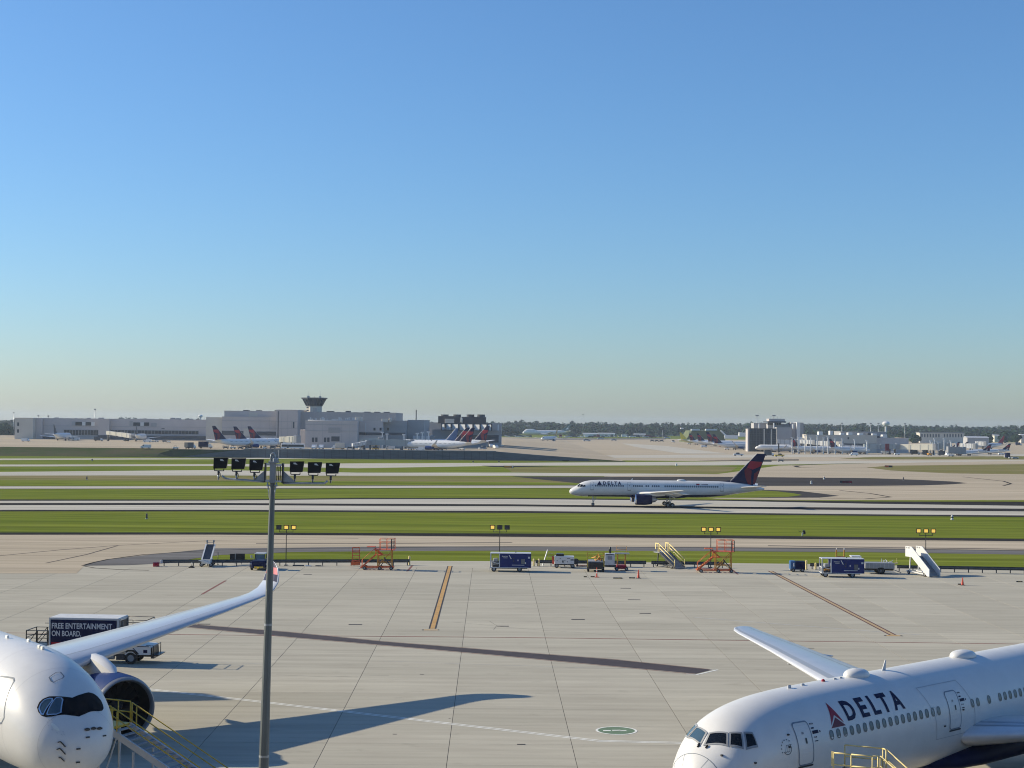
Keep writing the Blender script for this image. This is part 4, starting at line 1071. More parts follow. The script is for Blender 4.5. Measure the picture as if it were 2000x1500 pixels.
for sd in (1, -1):
    secs = [(16.0, 1.5, 3.0, 8.2, .14, 0), (17.4, 4.0, 3.25, 6.6, .12, 0), (19.3, 7.4, 3.6, 4.6, .11, 0), (22.4, 13, 4.15, 3.1, .10, 0), (25.4, 18.6, 4.7, 1.9, .09, 0)]
    add_wing(t, secs, sd, M_WING, M_WHITE, .10)
    fl = mb(M_WING)   # flaps partly lowered
    for (s0, l0, z0, c0), (s1, l1, z1, c1) in ((((23.6), 2.2, 2.75, 1.9), (23.4, 6.3, 3.0, 1.6)), ((23.6, 7.2, 3.1, 1.5), (25.2, 13.2, 3.75, 1.0))):
        fl.loft([[(-s, sd * l, z), (-s - c * .5, sd * l, z - c * .10 + .06), (-s - c, sd * l, z - c * .38), (-s - c * .5, sd * l, z - c * .22)] for s, l, z, c in ((s0, l0, z0, c0), (s1, l1, z1, c1))], True, True)
    fl.build('flap', t)
    for l_, c_ in ((5.0, 23.8), (8.8, 24.6), (12.6, 25.8)):
        f = mb(M_WHITE); zz = 2.9 + l_ * .09
        f.loft([[(-(c_ + x), sd * (l_ + r_ * math.cos(a)), zz - .35 - .12 * x + r_ * 1.2 * math.sin(a)) for a in [2 * math.pi * i / 10 for i in range(10)]] for x, r_ in ((-2.4, .05), (-1.2, .22), (.4, .24), (1.9, .03))], True, True); f.build('flap_fairing', t)
    add_engine(t, 15.4, sd * 6.5, 1.92, 5.2, 1.28, M_NAVY, M_METAL, 28, dict(m=M_WHITE, pts=[(16.4, 2.9, 3.15, .08), (18, 2.8, 3.4, .18), (20.5, 2.7, 3.4, .18), (22.5, 2.8, 3.2, .1)]))
    add_gear(t, 24.05, sd * 3.66, .51, .36, 2, 2.9, gap=.43, pitch=1.14)
    for dp in (5.0, 14.0, 36.4): door(FB, t, dp + .4, 3.95, .84, 1.83, sd, wf=.05, m_line=M_SEAM)
    m = mb(M_NAVY)
    for k, (ch, dx, w_) in enumerate((('D', 0, .72), ('E', 1.06, .58), ('L', 1.98, .54), ('T', 2.7, .68), ('A', 3.55, .80))):
        hull_text(FB, m, ch, (8.1 if sd > 0 else 12.3) + sd * dx, 5.12, .82, sd, w_, .03)
    FB.decal(m, tri2d([((6.6 if sd > 0 else 13.8) + sd * p, 5.08 + q) for p, q in ((.6, .95), (1.2, 0), (.0, 0))]), sd, .012)
    m.build('lettering', t)
    wa = None
    for i in range(64):
        x = 6.3 + .508 * i
        if 13.4 < x < 15.4 or 17.6 < x < 18.3 or 19.3 < x < 20.0 or 22.0 < x < 22.6: continue
        if x > 35.8: break
        if wa is None: wa = window_mesh(FB, 12, 4.92, .30, .40, sd).build('cabin_window', t); o = wa
        else: o = wa.copy(); COL.objects.link(o)
        o.parent = t; o.location = (-x, 0, 0)
    # small flag and registration print near the tail
    m = mb(M_RED); FB.decal(m, tri2d([(30.6, 5.25), (31.4, 5.25), (31.4, 5.6), (30.6, 5.6)]), sd, .012)
    m.use(M_NAVY); FB.decal(m, tri2d([(30.6, 5.42), (30.95, 5.42), (30.95, 5.6), (30.6, 5.6)]), sd, .016)
    for k in range(6): FB.decal(m, tri2d([(31.9 + .26 * k, 5.3), (32.08 + .26 * k, 5.3), (32.08 + .26 * k, 5.52), (31.9 + .26 * k, 5.52)]), sd, .012)
    m.build('registration', t)
    P_ = [[(1.75, 1.05), (2.35, 1.30), (2.75, .95), (2.15, .62)], [(2.30, .58), (2.85, .88), (3.25, .70), (3.1, .36)], [(3.22, .34), (3.38, .66), (3.8, .52), (3.85, .34)]]
    for poly in P_:
        g = mb(M_GLASS); FB.decal_a(g, tri2d([(x, a if sd > 0 else math.pi - a) for x, a in poly]), .012, .1, .15); g.build('cockpit_pane', t)
rings = [[(-x, w_ * math.cos(a), (z1 + z0) / 2 + (z1 - z0) / 2 * math.sin(a)) for a in [2 * math.pi * i / 20 for i in range(20)]] for x, w_, z1, z0 in ((13.5, .5, 2.7, 2.3), (15.5, 1.8, 3.0, 1.95), (20, 2.05, 3.1, 1.85), (26, 1.9, 3.0, 1.9), (28.5, .8, 2.6, 2.2))]
mb(M_NAVY).loft(rings, True, True).build('wing_fairing', t)
add_fin(t, [(38.6, 5.9), (44.9, 5.2), (47.7, 12.95), (45.45, 13.0)], .09, dorsal=(36.6, 6.12))
add_tailplane(t, 41.0, .7, 4.75, 4.6, 1.8, 7.6, .62, .10, M_WHITE)
mb(M_WHITE).tube((-44.6, 0, 5.35), (-46.0, 0, 5.05), .25, .12).build('tail_fairing', t)
add_gear(t, 5.75, 0, .38, .24, 1, 2.5, gap=.26)
dome(t, 27.2, 6.22, 2.2, 1.2, .38)
mb(M_WHITE).prism([(-15.3, 6.25), (-14.8, 6.25), (-15.25, 6.75), (-15.4, 6.75)], -.03, .03, 'xz').build('blade_antenna', t)

# ------------------------------------------------------------------ parked airliners across the field
def parked(label, x, y, z, hd, L=40.0, kind='wing', tail='red', group=None, body=M_WHITE_FAR, scale=1.0, winglets=True, wing_m=M_WING, name='parked_airliner', finm=None):
    t = thing(name, label, 'airplane', (x, y, z), hd, group)
    k = L / 40.0; rj = kind == 'rear'
    Rr_ = 1.35 if rj else 1.9; zc = (2.4 if rj else 3.4) * 1
    if L > 60: Rr_ = 3.1; zc = 5.2
    elif L > 50: Rr_ = 2.5; zc = 4.7
    zt_, zb_ = zc + Rr_ * 1.05, zc - Rr_ * 1.05
    F = Fuse([(0, zc - .4 * Rr_, zc - .4 * Rr_, 0, zc - .4 * Rr_), (.2, zc - .1 * Rr_, zc - .62 * Rr_, .3 * Rr_, zc - .36 * Rr_), (1.0, zc + .3 * Rr_, zc - .85 * Rr_, .62 * Rr_, zc - .2 * Rr_), (2.4, zc + .75 * Rr_, zc - Rr_, .86 * Rr_, zc - .08 * Rr_), (5 * max(k, .8), zt_, zb_, Rr_, zc),
              (L * .64, zt_, zb_, Rr_, zc), (L * .82, zt_ - .05, zb_ + .55 * Rr_, .72 * Rr_, zc + .3 * Rr_), (L * .95, zt_ - .35 * Rr_, zc + .2 * Rr_, .25 * Rr_, zc + .55 * Rr_), (L * .995, zt_ - .6 * Rr_, zc + .35 * Rr_, .06 * Rr_, zc + .4 * Rr_)])
    F.build('fuselage', t, body, 20, 16)
    ws = L * (.40 if rj else .43); wr = L * (.42 if rj else .36)
    for sd in (1, -1):
        secs = [(wr, Rr_ * .75, zc - Rr_ * .72, L * .17, .13, 0), (wr + L * .09, ws * .33, zc - Rr_ * .55, L * .10, .11, 0), (wr + L * .235, ws, zc - Rr_ * .72 + ws * .10, L * .04, .09, 0)]
        if winglets: secs += [(wr + L * .255, ws + .5, zc - Rr_ * .72 + ws * .10 + .5, L * .034, .08, R(50)), (wr + L * .30, ws + 1.0, zc - Rr_ * .72 + ws * .10 + 2.3, L * .014, .07, R(75))]
        add_wing(t, secs, sd, wing_m, wing_m, .10)
        if rj:
            e = mb(M_LGREY).lathe([(-L * .70, .55), (-L * .69, .75), (-L * .74, .82), (-L * .80, .6), (-L * .80, .3)], (0, sd * (Rr_ + 1.0), zc + .75), 'x', 14); e.build('engine', t)
            mb(M_WHITE_FAR).box(-L * .78, -L * .71, min(sd * Rr_ * .7, sd * (Rr_ + .5)), max(sd * Rr_ * .7, sd * (Rr_ + .5)), zc + .62, zc + .82).build('pylon', t)
        else:
            for q in ((.33,) if L < 65 else (.36, .62)):
                l_ = ws * q; r_ = L * .026 if L < 65 else 1.45
                e = mb(M_NAVYE if tail == 'red' else M_LGREY).lathe([(-(wr + L * .0 + l_ * .3), r_ * .8), (-(wr - L * .03 + l_ * .3), r_ * .9), (-(wr - L * .0 + l_ * .3), r_), (-(wr + L * .06 + l_ * .3), r_ * .85), (-(wr + L * .09 + l_ * .3), r_ * .45), (-(wr + L * .09 + l_ * .3), .01)], (0, sd * l_, zc - Rr_ * .72 - r_ * .35), 'x', 16)
                e.use(M_DARKM).lathe([(-(wr - L * .0 + l_ * .3), r_ * .8), (-(wr + l_ * .3), .01)], (0, sd * l_, zc - Rr_ * .72 - r_ * .35), 'x', 16); e.build('engine', t)
        add_gear(t, L * .52, sd * (1.6 if rj else 2.9), .5, .35, 1, zc - Rr_ * .5)
    add_gear(t, L * .11, 0, .36, .25, 1, zc - Rr_ * .6)
    ft = zc + Rr_
    H = {'rear': 4.6 * L / 36}.get(kind, 7.2 * k if L < 50 else 8.6 * (L / 55) if L < 60 else 10.5)
    fm = finm or {'red': M_NAVY, 'blue': mat('tail_blue', (.025, .075, .20), .4, var=.1), 'green': mat('tail_green', (.015, .09, .085), .4, var=.1), 'gold': mat('tail_gold', (.30, .20, .05), .4, var=.1), 'yellow': mat('tail_yellow', (.62, .50, .02), .4, var=.1), 'rose': M_RED, 'white': M_WHITE_FAR}[tail]
    add_fin(t, [(L * .78, ft - .25), (L * .95, ft - .55 * Rr_), (L * 1.005, ft + H), (L * .955, ft + H)], .09, fm, tail == 'red', None, M_WHITE_FAR if tail != 'yellow' else fm)
    if rj: add_tailplane(t, L * .945, .05, ft + H - .15, L * .085, L * .04, L * .12, .55, 0, fm if tail == 'red' else M_WHITE_FAR)
    else: add_tailplane(t, L * .86, Rr_ * .3, zc + Rr_ * .55, L * .11, L * .045, L * .18, .65, .1, M_WHITE_FAR)
    g = mb(M_GLASS)
    for sd in (1, -1):
        F.decal_a(g, tri2d([(1.35, math.pi / 2 - sd * .05), (2.2, math.pi / 2 - sd * .05), (2.6, math.pi / 2 - sd * .95), (1.9, math.pi / 2 - sd * 1.05)]), .02, .3, .4)
    g.build('cockpit_glass', t)
    g = mb(M_RIM)
    for sd in (1, -1):
        x = 6.0 * max(k, .7)
        while x < L * .76:
            F.decal(g, [tuple((x + a, zc + Rr_ * .22 + b) for a, b in ((-.12, 0), (.12, 0), (.12, .36), (-.12, .36)))], sd, .02, 5); x += .75
    g.build('cabin_windows', t)
    if tail == 'green':
        m = mb(M_WHITE_FAR)
        for sd in (1, -1): m.add([(-(L * .86 + a), sd * (.42), ft + b) for a, b in ((0.5, 1.6), (4.6, 3.8), (7.4, 8.0), (6.2, 4.8), (6.8, 3.0), (4.2, 1.8))], [(0, 1, 2, 3, 4, 5)], False)
        m.build('tail_emblem', t)
        # raised forward deck
        F2 = Fuse([(0, ft - .3, ft - .6, 0, ft - .4), (1, ft + .6, ft - .8, 1.2, ft - .4), (4, ft + 1.7, ft - 1, 2.1, ft - .3), (12, ft + 1.7, ft - 1, 2.1, ft - .3), (19, ft + .1, ft - 1, 1.4, ft - .4), (20, ft - .2, ft - 1, .4, ft - .5)])
        o = F2.build('upper_deck', t, body, 20, 12); o.location = (-3.0, 0, 0)
    return t

# ================================================================== GROUND EQUIPMENT
def pos(px, py, z=0.0):
    g = G(px, py); return (g[0], g[1], z)
def rail(m, pts, h0, h1, r=.03, posts=True, mids=1):
    """handrail along a list of floor points"""
    P = [Vector(p) for p in pts]
    for k in range(mids + 1):
        z = h1 - (h1 - h0) * k / (mids + 1)
        for a, b in zip(P[:-1], P[1:]): m.tube(a + Vector((0, 0, z)), b + Vector((0, 0, z)), r, n=6)
    if posts:
        for p in P: m.tube(p, p + Vector((0, 0, h1)), r, n=6)
    return m

# ------------------------------------------------------------------ flood-light mast in front
mD = 66.0
t = thing('floodlight_mast', 'tall grey mast with six black floodlights on a crossbar, nearest to the viewer', 'light mast', (AT(533, mD), mD, 0))
rx = ray(533, 900); t.location.x = rx[0] / rx[1] * mD
ztop = CAM_H + (hor(533) - 940) * mD / F_PX
s = mb(mat('mast_grey_green', (.135, .15, .15), .4, metal=.2, var=.2, scale=1.2, stretch=(1, 1, .2)))
n_ = 10
s.lathe([(0, .262), (.5, .255), (ztop, .112)], (0, 0, 0), 'z', 12, False); s.build('pole', t)
mb(M_STEEL).lathe([(0, .42), (.06, .42), (.06, .30), (.12, .30)], (0, 0, 0), 'z', 16).build('base_plate', t)
kp = F_PX / mD
px2 = lambda d: d / kp
hd = mb(M_GREY)
hd.box(-px2(5), px2(5), -.18, .18, ztop - .05, ztop + px2(36)); hd.box(-px2(8), px2(11), -.22, .22, ztop + px2(36), ztop + px2(39)); hd.build('mast_head', t)
s = mb(M_LGREY); s.box(-px2(14), -px2(5), -.10, .10, ztop + px2(31), ztop + px2(35)); s.box(-px2(14), -px2(5), -.10, .10, ztop - px2(1), ztop + px2(3)); s.box(px2(5), px2(19), -.10, .10, ztop + px2(31), ztop + px2(34)); s.box(px2(5), px2(19), -.10, .10, ztop - px2(1), ztop + px2(2)); s.build('head_brackets', t)
s = mb(M_DARKM); s.box(-px2(16), -px2(13.4), -.12, .12, ztop - px2(2), ztop + px2(36)); s.box(px2(18), px2(21), -.12, .12, ztop - px2(3), ztop + px2(36))
for dx in (8, 11.5, 14.5): s.tube((px2(dx), 0, ztop), (px2(dx), 0, ztop + px2(32)), .02, n=6)
s.build('head_frame', t)
s = mb(M_STEEL)   # winch loop on top
lp = [(px2(-5), 0, ztop + px2(39)), (px2(-5), 0, ztop + px2(48)), (px2(-3.4), 0, ztop + px2(54)), (px2(0), 0, ztop + px2(56)), (px2(3), 0, ztop + px2(52)), (px2(3.6), 0, ztop + px2(46)), (px2(3.6), 0, ztop + px2(39))]
s.path(lp, .035, 6); s.tube((px2(-1), 0, ztop + px2(39)), (px2(-1), 0, ztop + px2(50)), .05, n=6); s.cbox(px2(0), px2(9), -.12, .12, ztop + px2(39), ztop + px2(46), .03); s.tube((px2(10), 0, ztop + px2(39)), (px2(10), 0, ztop + px2(62)), .012, n=5); s.build('winch_loop', t)
s = mb(M_STEEL); yb = ztop - px2(1)
s.tube((-px2(92), 0, yb + px2(4)), (-px2(16), 0, yb - px2(0)), .045, n=8); s.tube((px2(20), 0, yb - px2(2)), (px2(102), 0, yb - px2(0)), .045, n=8)
for (x0, x1) in ((-16, -40), (21, 45)):
    s.prism([(px2(x0), yb), (px2(x0), yb + px2(22)), (px2(x1), yb + px2(1))], -.02, .02, 'xz')
s.tube((-px2(92), 0, yb + px2(4)), (-px2(99), 0, yb + px2(9)), .045, n=8); s.tube((px2(102), 0, yb), (px2(107), 0, yb + px2(5)), .045, n=8)
s.build('crossbar', t)
s = mb(M_STEEL)
for sx in (-1, 1):
    s.tube((sx * px2(9), -.12, ztop - px2(2)), (sx * px2(7), -.15, ztop - px2(12)), .03, n=6); s.tube((sx * px2(7), -.15, ztop - px2(12)), (sx * px2(5), -.12, ztop - px2(32)), .018, n=6); s.tube((sx * px2(11), -.12, ztop - px2(8)), (sx * px2(4), -.12, ztop - px2(8)), .03, n=6)
s.build('guide_cables', t)
lab = ['outer left', 'second left', 'inner left', 'inner right', 'second right', 'outer right']
for k, (dx, top) in enumerate(((-103, 895), (-68, 895.5), (-33, 897), (46, 899.5), (81, 900.5), (116, 901))):
    zt_ = CAM_H + (hor(533 + dx) - top) * mD / F_PX; zb_ = zt_ - px2(22)
    f = mb(M_BLACK)
    x = px2(dx); w1, w0 = px2(13), px2(12)
    f.loft([[(x - w1, -.05, zt_ - .02), (x + w1 + px2(2), -.05, zt_), (x + w1 - px2(1), -.05, zb_ + .02), (x - w1, -.05, zb_)], [(x - w1 * .94, .34, zt_ - .06), (x + w1, .34, zt_ - .04), (x + w1 * .8, .34, zb_ + .06), (x - w1 * .94, .34, zb_ + .05)]], True, False)
    fo = f.build('floodlight', t)
    mb(M_GLASS).add([(x - w1 * .86, .345, zt_ - .10), (x + w1 * .92, .345, zt_ - .08), (x + w1 * .74, .345, zb_ + .09), (x - w1 * .86, .345, zb_ + .08)], [(0, 1, 2, 3)]).build('lamp_glass', fo)
    st = mb(M_SHADE); a = x + px2(0 if k in (0, 4) else -6); st.add([(a, -.056, zt_ - px2(3)), (a + px2(4), -.056, zt_ - px2(3)), (a + px2(8), -.056, zt_ - px2(7)), (a, -.056, zt_ - px2(6))], [(0, 1, 2, 3)]); st.build('sticker', fo)
    b = mb(M_DARKM)
    b.beam((x - px2(11), 0, zb_), (x - px2(11), 0, zb_ - px2(4)), .035); b.beam((x + px2(7), 0, zb_), (x + px2(7), 0, zb_ - px2(4)), .035); b.beam((x - px2(11), 0, zb_ - px2(4)), (x + px2(7), 0, zb_ - px2(4)), .035)
    b.tube((x - px2(3), 0, zb_ - px2(4)), (x - px2(3), 0, zb_ - px2(12)), .05, n=8)
    ys = yb + (px2(4) if dx < 0 else 0)
    b.use(M_STEEL).tube((x - px2(3), 0, zb_ - px2(10)), (x - px2(3), 0, yb + px2(1)), .035, n=8)
    c = mb(M_BLACK); cx = x + px2(-1 if dx < 0 else -6)
    c.path([(x - px2(2), -.03, zb_ - px2(6)), (cx + px2(2), -.04, zb_ - px2(9)), (cx + px2(2.5), -.04, zb_ - px2(14)), (x - px2(2), -.03, zb_ - px2(19))], .012, 5)
    b.build('lamp_bracket', t); c.build('lamp_cable', t)

# the mast leans a little to the right
t.rotation_euler = (0, R(1.0), 0); t.location.x -= ztop * math.tan(R(1.0))
# access hatch, weld bands and a cable run on the shaft
s = mb(M_DARKM); s.box(-.10, .10, -.27, -.245, .9, 1.7); s.build('access_hatch', t)
s = mb(M_STEEL); [mb(M_STEEL).lathe([(z_, .262 - .15 * z_ / ztop + .008), (z_ + .10, .262 - .15 * z_ / ztop + .007)], (0, 0, 0), 'z', 12).build('joint_sleeve', t) for z_ in (5.6, 11.2)]

# ------------------------------------------------------------------ catering truck behind the wing
tp = pos(176, 1292)
t = thing('catering_truck', 'catering truck with a navy slogan panel and white cab, behind the left aircraft wing', 'truck', tp, R(-3.5))
k_ = F_PX / tp[1]
bx0, bx1 = -(176 - 104) / k_, (238 - 176) / k_ + .1
zb1 = 3.72; zb0 = 1.25
s = mb(M_SHADE).cbox(bx0, bx1, -1.2, 1.25, zb0, zb1, .04); bo = s.build('box_body', t)
s = mb(M_NAVY).box(bx0 + .13, bx1 - .16, -1.215, -1.205, zb0 + .2, zb1 - .17); s.build('side_panel', bo)
s = mb(M_LGREY)
for x in (bx0, bx1 - .1): s.box(x, x + .1, -1.25, -1.19, zb0, zb1 - .02)
s.box(bx0, bx1, -1.24, -1.19, zb1 - .16, zb1 - .02); s.build('box_frame', bo)
s = mb(mat('printed_white', (.55, .56, .58), .5, var=.04))
flat_text(s, 'FREE ENTERTAINMENT', (bx0 + .22, -1.221, zb1 - .90), (1, 0, 0), (0, 0, 1), .46, (bx1 - bx0) - .75, .025)
flat_text(s, 'ON BOARD.', (bx0 + .22, -1.221, zb1 - 1.52), (1, 0, 0), (0, 0, 1), .46, ((bx1 - bx0) - .75) * .49, .025); s.build('slogan', bo)
s = mb(M_RED).prism([(bx0 + .2, zb1 - 2.0), (bx0 + 1.15, zb1 - 2.0), (bx0 + .95, zb1 - 2.45), (bx0 + .2, zb1 - 2.45)], -1.224, -1.216, 'xz'); s.build('red_flash', bo)
s = mb(M_DARKM); s.box(bx1, bx1 + .02, -1.0, 1.05, zb0 + .1, zb1 - .25)
s.use(M_STEEL); s.beam((bx1 + .06, -1.1, zb0), (bx1 + .06, -1.1, zb1 - .1), .08); s.beam((bx1 + .06, 1.1, zb0), (bx1 + .06, 1.1, zb1 - .1), .08); s.beam((bx1 + .06, -.3, zb0), (bx1 + .06, -.3, zb1 - .3), .06)
s.build('front_shutter', bo)
s = mb(M_DARKM)     # front platform over the cab
x0, x1 = bx1 + .05, bx1 + 2.3
s.box(x0, x1, -1.1, 1.1, 2.55, 2.62); s.build('front_platform', t)
rail(mb(M_DARKM), [(x0, -1.1, 2.6), (x0 + 1.1, -1.1, 2.6), (x1, -1.1, 2.6), (x1, 1.1, 2.6), (x0, 1.1, 2.6)], 0, 1.0, .03, True, 1).build('platform_rail', t)
s = mb(M_BLACK); xr0, xr1 = bx0 - 1.95, bx0 - .05      # rear platform cage
s.box(xr0, xr1, -1.15, 1.15, zb0 + .05, zb0 + .14)
for x in (xr0 + .03, xr0 + .95, xr1 - .03):
    for y in (-1.13, 1.13): s.beam((x, y, zb0 + .1), (x, y, zb0 + 1.35), .07)
for y in (-1.13, 1.13):
    for z in (.42, .75, 1.05, 1.35): s.beam((xr0, y, zb0 + z), (xr1, y, zb0 + z), .05)
    s.beam((xr0 + .1, y, zb0 + .2), (xr0 + .9, y, zb0 + 1.3), .05); s.beam((xr0 + .95, y, zb0 + .2), (xr1 - .1, y, zb0 + 1.3), .05)
s.beam((xr0 + .03, -1.1, zb0 + 1.35), (xr0 + .03, 1.1, zb0 + 1.35), .06); s.beam((xr0 + .03, -1.1, zb0 + .8), (xr0 + .03, 1.1, zb0 + .8), .05); s.build('rear_cage', t)
mb(M_BLACK).beam((bx0 - 1.15, 1.0, zb0 + 1.7), (bx0, 1.0, zb0 + 1.7), .05).build('boom_bar', t)
s = mb(M_BLACK); cabx = (262 - 176) / k_; endx = (311 - 176) / k_
s.box(bx0, endx - .3, -.45, .45, .55, .85)
for x in (bx0 + 1.0, bx0 + 3.0, bx1 - .9): s.beam((x - .6, -.7, .85), (x + .6, -.7, zb0), .1); s.beam((x + .6, .7, .85), (x - .6, .7, zb0), .1)
s.box(bx0 + .3, bx1, -.9, .9, .95, 1.05); s.build('chassis', t)
cb = mb(M_WHITE)
cb.prism([(bx1 + .35, .75), (bx1 + .35, 2.35), (cabx - .5, 2.38), (cabx - .05, 1.62), (endx - .45, 1.50), (endx - .36, 1.40), (endx - .36, .8)], -1.08, 1.08, 'xz'); co = cb.build('cab', t)
mb(M_GLASS).prism([(bx1 + .9, 1.6), (bx1 + .9, 2.2), (cabx - .62, 2.22), (cabx - .25, 1.62)], -1.10, -1.085, 'xz').build('cab_window', co)
mb(M_GLASS).add([(cabx - .46, -.95, 2.30), (cabx - .46, .95, 2.30), (cabx - .06, .95, 1.68), (cabx - .06, -.95, 1.68)], [(0, 1, 2, 3)]).build('windscreen', co)
s = mb(M_NAVY); flat_text(s, 'DELTA', (cabx - 1.35, -1.09, 1.22), (1, 0, 0), (0, 0, 1), .17, .95, .02, 1.2)
for a, b in (((cabx + .12, 1.48), (endx - .5, 1.46)), ((cabx + .12, 1.48), (cabx + .75, .85))): s.beam((a[0], -1.088, a[1]), (b[0], -1.088, b[1]), .045)
s.prism([(endx - .95, .95), (endx - .62, .95), (endx - .62, 1.2), (endx - .95, 1.2)], -1.092, -1.084, 'xz'); s.build('cab_print', co)
s = mb(M_BLACK); s.prism([(endx - .36, .62), (endx - .36, 1.38), (endx - .28, 1.36), (endx - .22, .62)], -.95, .95, 'xz'); s.build('grille', co)
s = mb(M_BLACK); s.box(endx - .3, endx - .05, -1.15, 1.15, .52, .74); s.beam((endx - .12, -1.0, .7), (endx - .12, -1.0, 1.55), .05); s.beam((endx - .12, 1.0, .7), (endx - .12, 1.0, 1.55), .05); s.beam((endx - .12, -1.0, 1.52), (endx - .12, 1.0, 1.52), .05); s.beam((endx - .12, -1.0, 1.52), (endx - .75, -1.0, 1.56), .04); s.box(endx - .2, endx + .28, -1.0, 1.0, .72, .78); s.build('bumper_guard', t)
s = mb(M_BLACK); fx = (264 - 176) / k_
s.prism([(fx - .75, .52), (fx - .62, .95), (fx - .3, 1.18), (fx + .25, 1.18), (fx + .55, .95), (fx + .66, .52), (fx + .5, .52), (fx + .4, .85), (fx + .15, 1.05), (fx - .2, 1.05), (fx - .5, .85), (fx - .6, .52)], -1.12, -.9, 'xz'); s.build('fender', t)
for x in (fx, bx0 + 1.3):
    for y in (-.95, .95): mb().wheel(x, y, .5, .5, .30, 22).build('wheel', t)
s = mb(M_DARKM); s.cbox(bx1 - .2, bx1 + .5, -1.15, -.7, .35, .9, .04); s.use(M_GREY).tube((bx1 - 1.4, -.95, .62), (bx1 - .4, -.95, .62), .26, n=14); s.build('fuel_tank', t)

# ------------------------------------------------------------------ boarding steps at the left airliner
port = Vector((-math.sin(BH), math.cos(BH), 0)); fwd = Vector((math.cos(BH), math.sin(BH), 0))
o0 = Vector((-21.74, 81.1, 0)); sa = R(-25)
t = thing('boarding_steps', 'grey boarding steps with yellow handrails beside the black-masked nose on the left', 'stairs', o0, sa)
zp = 4.05; hw = .78; L0 = 1.7; L1 = 10.2
s = mb(M_YEL).box(0, L0, -hw, hw, zp - .12, zp); s.build('platform', t)
for sy in (-1, 1):
    r_ = mb(M_YEL); y = sy * hw
    rail(r_, [(.05, y, zp), (.9, y, zp), (L0, y, zp)], 0, 1.1, .035, True, 1); r_.build('platform_rail', t)
    r_ = mb(M_YEL)
    a, b = Vector((L0 + .1, y, zp)), Vector((L1 - 1.6, y, .95))
    for h in (1.05, .62): r_.tube(a + Vector((0, 0, h)), b + Vector((0, 0, h)), .032, n=6)
    for p in (a, b): r_.tube(p, p + Vector((0, 0, 1.05)), .035, n=6)
    r_.tube(a + Vector((.3, 0, -.2)), a + Vector((.3, 0, .85)), .035, n=6)
    r_.build('handrail', t)
    r_ = mb(M_YEL); c = Vector((L1, y, .05)); d_ = b + Vector((.55, 0, -.3))
    for h in (1.05, .62): r_.tube(d_ + Vector((0, 0, h)), c + Vector((0, 0, h)), .03, n=6)
    for p in (b + Vector((.18, 0, -.1)), d_, c): r_.tube(p, p + Vector((0, 0, 1.05)), .035, n=6)
    r_.tube(b + Vector((0, 0, 1.05)), b + Vector((.18, 0, .95)), .03, n=6)
    r_.build('lower_handrail', t)
    st = mb(M_LGREY); st.beam((L0 - .1, y, zp - .12), (L1, y, .08), .10, .34); st.build('stringer', t)
N = 20
for k in range(N):
    f = (k + .7) / N; x = L0 + (L1 - L0) * f; z = zp - (zp - .1) * f
    if k == 0: st_ = mb(M_GREY).box(-.15, .15, -hw + .06, hw - .06, -.04, 0).build('tread', t); o = st_
    else: o = st_.copy(); COL.objects.link(o)
    o.parent = t; o.location = (x, 0, z)
s = mb(M_LGREY)
for x, z in ((1.0, zp - .1), (3.2, 2.95)):
    for sy in (-1, 1): s.beam((x, sy * .8, .3), (x, sy * .8, z), .09)
s.beam((1.0, -.8, .5), (1.0, .8, zp - .3), .06); s.box(.2, 4.6, -.85, -.75, .32, .45); s.box(.2, 4.6, .75, .85, .32, .45); s.build('support_frame', t)
s = mb(M_WHITE).box(.85, 1.0, -hw - .03, -hw - .02, zp + .2, zp + 1.0); s.build('notice_board', t)
for x in (.5, 4.2):
    for sy in (-1, 1): mb().wheel(x, sy * .95, .28, .28, .16, 14).build('wheel', t)
# steps at the right airliner (bottom edge of the picture)
portR = Vector((-math.sin(AH), math.cos(AH), 0)); fwdR = Vector((math.cos(AH), math.sin(AH), 0))
c0 = G(1680, 1466, 5.15)
t = thing('boarding_steps', 'cream coloured boarding steps standing below the big lettering on the right', 'stairs', (c0[0], c0[1], 0), R(-24))
zp = 4.1
s = mb(M_DARKM).box(-1.0, 1.0, -1.0, 1.0, zp - .14, zp); s.build('platform', t)
r_ = mb(M_LYEL); rail(r_, [(-1.0, -1.0, zp), (-.2, -1.0, zp), (.75, -1.0, zp), (.95, -.75, zp)], 0, 1.05, .035, True, 1); r_.box(-1.10, -1.0, -1.03, -.97, zp + .45, zp + 1.10); r_.build('platform_rail', t)
r_ = mb(M_LYEL); rail(r_, [(-.9, .95, zp), (.85, .95, zp), (1.05, .7, zp)], 0, 1.05, .035, True, 1); r_.build('platform_rail', t)
for y in (-.75, .75):
    r_ = mb(M_LYEL); a = Vector((1.05, y, zp)); b = Vector((5.8, y, .3))
    for h in (1.05, .6): r_.tube(a + Vector((0, 0, h)), b + Vector((0, 0, h)), .032, n=6)
    for f in (0, .5, 1): r_.tube(a.lerp(b, f), a.lerp(b, f) + Vector((0, 0, 1.05)), .032, n=6)
    r_.build('handrail', t); mb(M_GREY).beam(a, b, .1, .3).build('stringer', t)
for k in range(16):
    f = (k + .7) / 16
    if k == 0: st_ = mb(M_GREY).box(-.15, .15, -.7, .7, -.04, 0).build('tread', t); o = st_
    else: o = st_.copy(); COL.objects.link(o)
    o.parent = t; o.location = (1.05 + 4.75 * f, 0, zp - (zp - .3) * f)
s = mb(M_GREY)
for x in (-.85, .85):
    for y in (-.85, .85): s.beam((x, y, .25), (x, y, zp - .1), .1)
s.beam((-.85, -.85, .4), (.85, .85, zp - .3), .06); s.box(-1.0, 5.0, -.9, .9, .25, .38); s.build('support_frame', t)
for x in (-.7, 4.4):
    for sy in (-1, 1): mb().wheel(x, sy * .95, .28, .28, .16, 14).build('wheel', t)

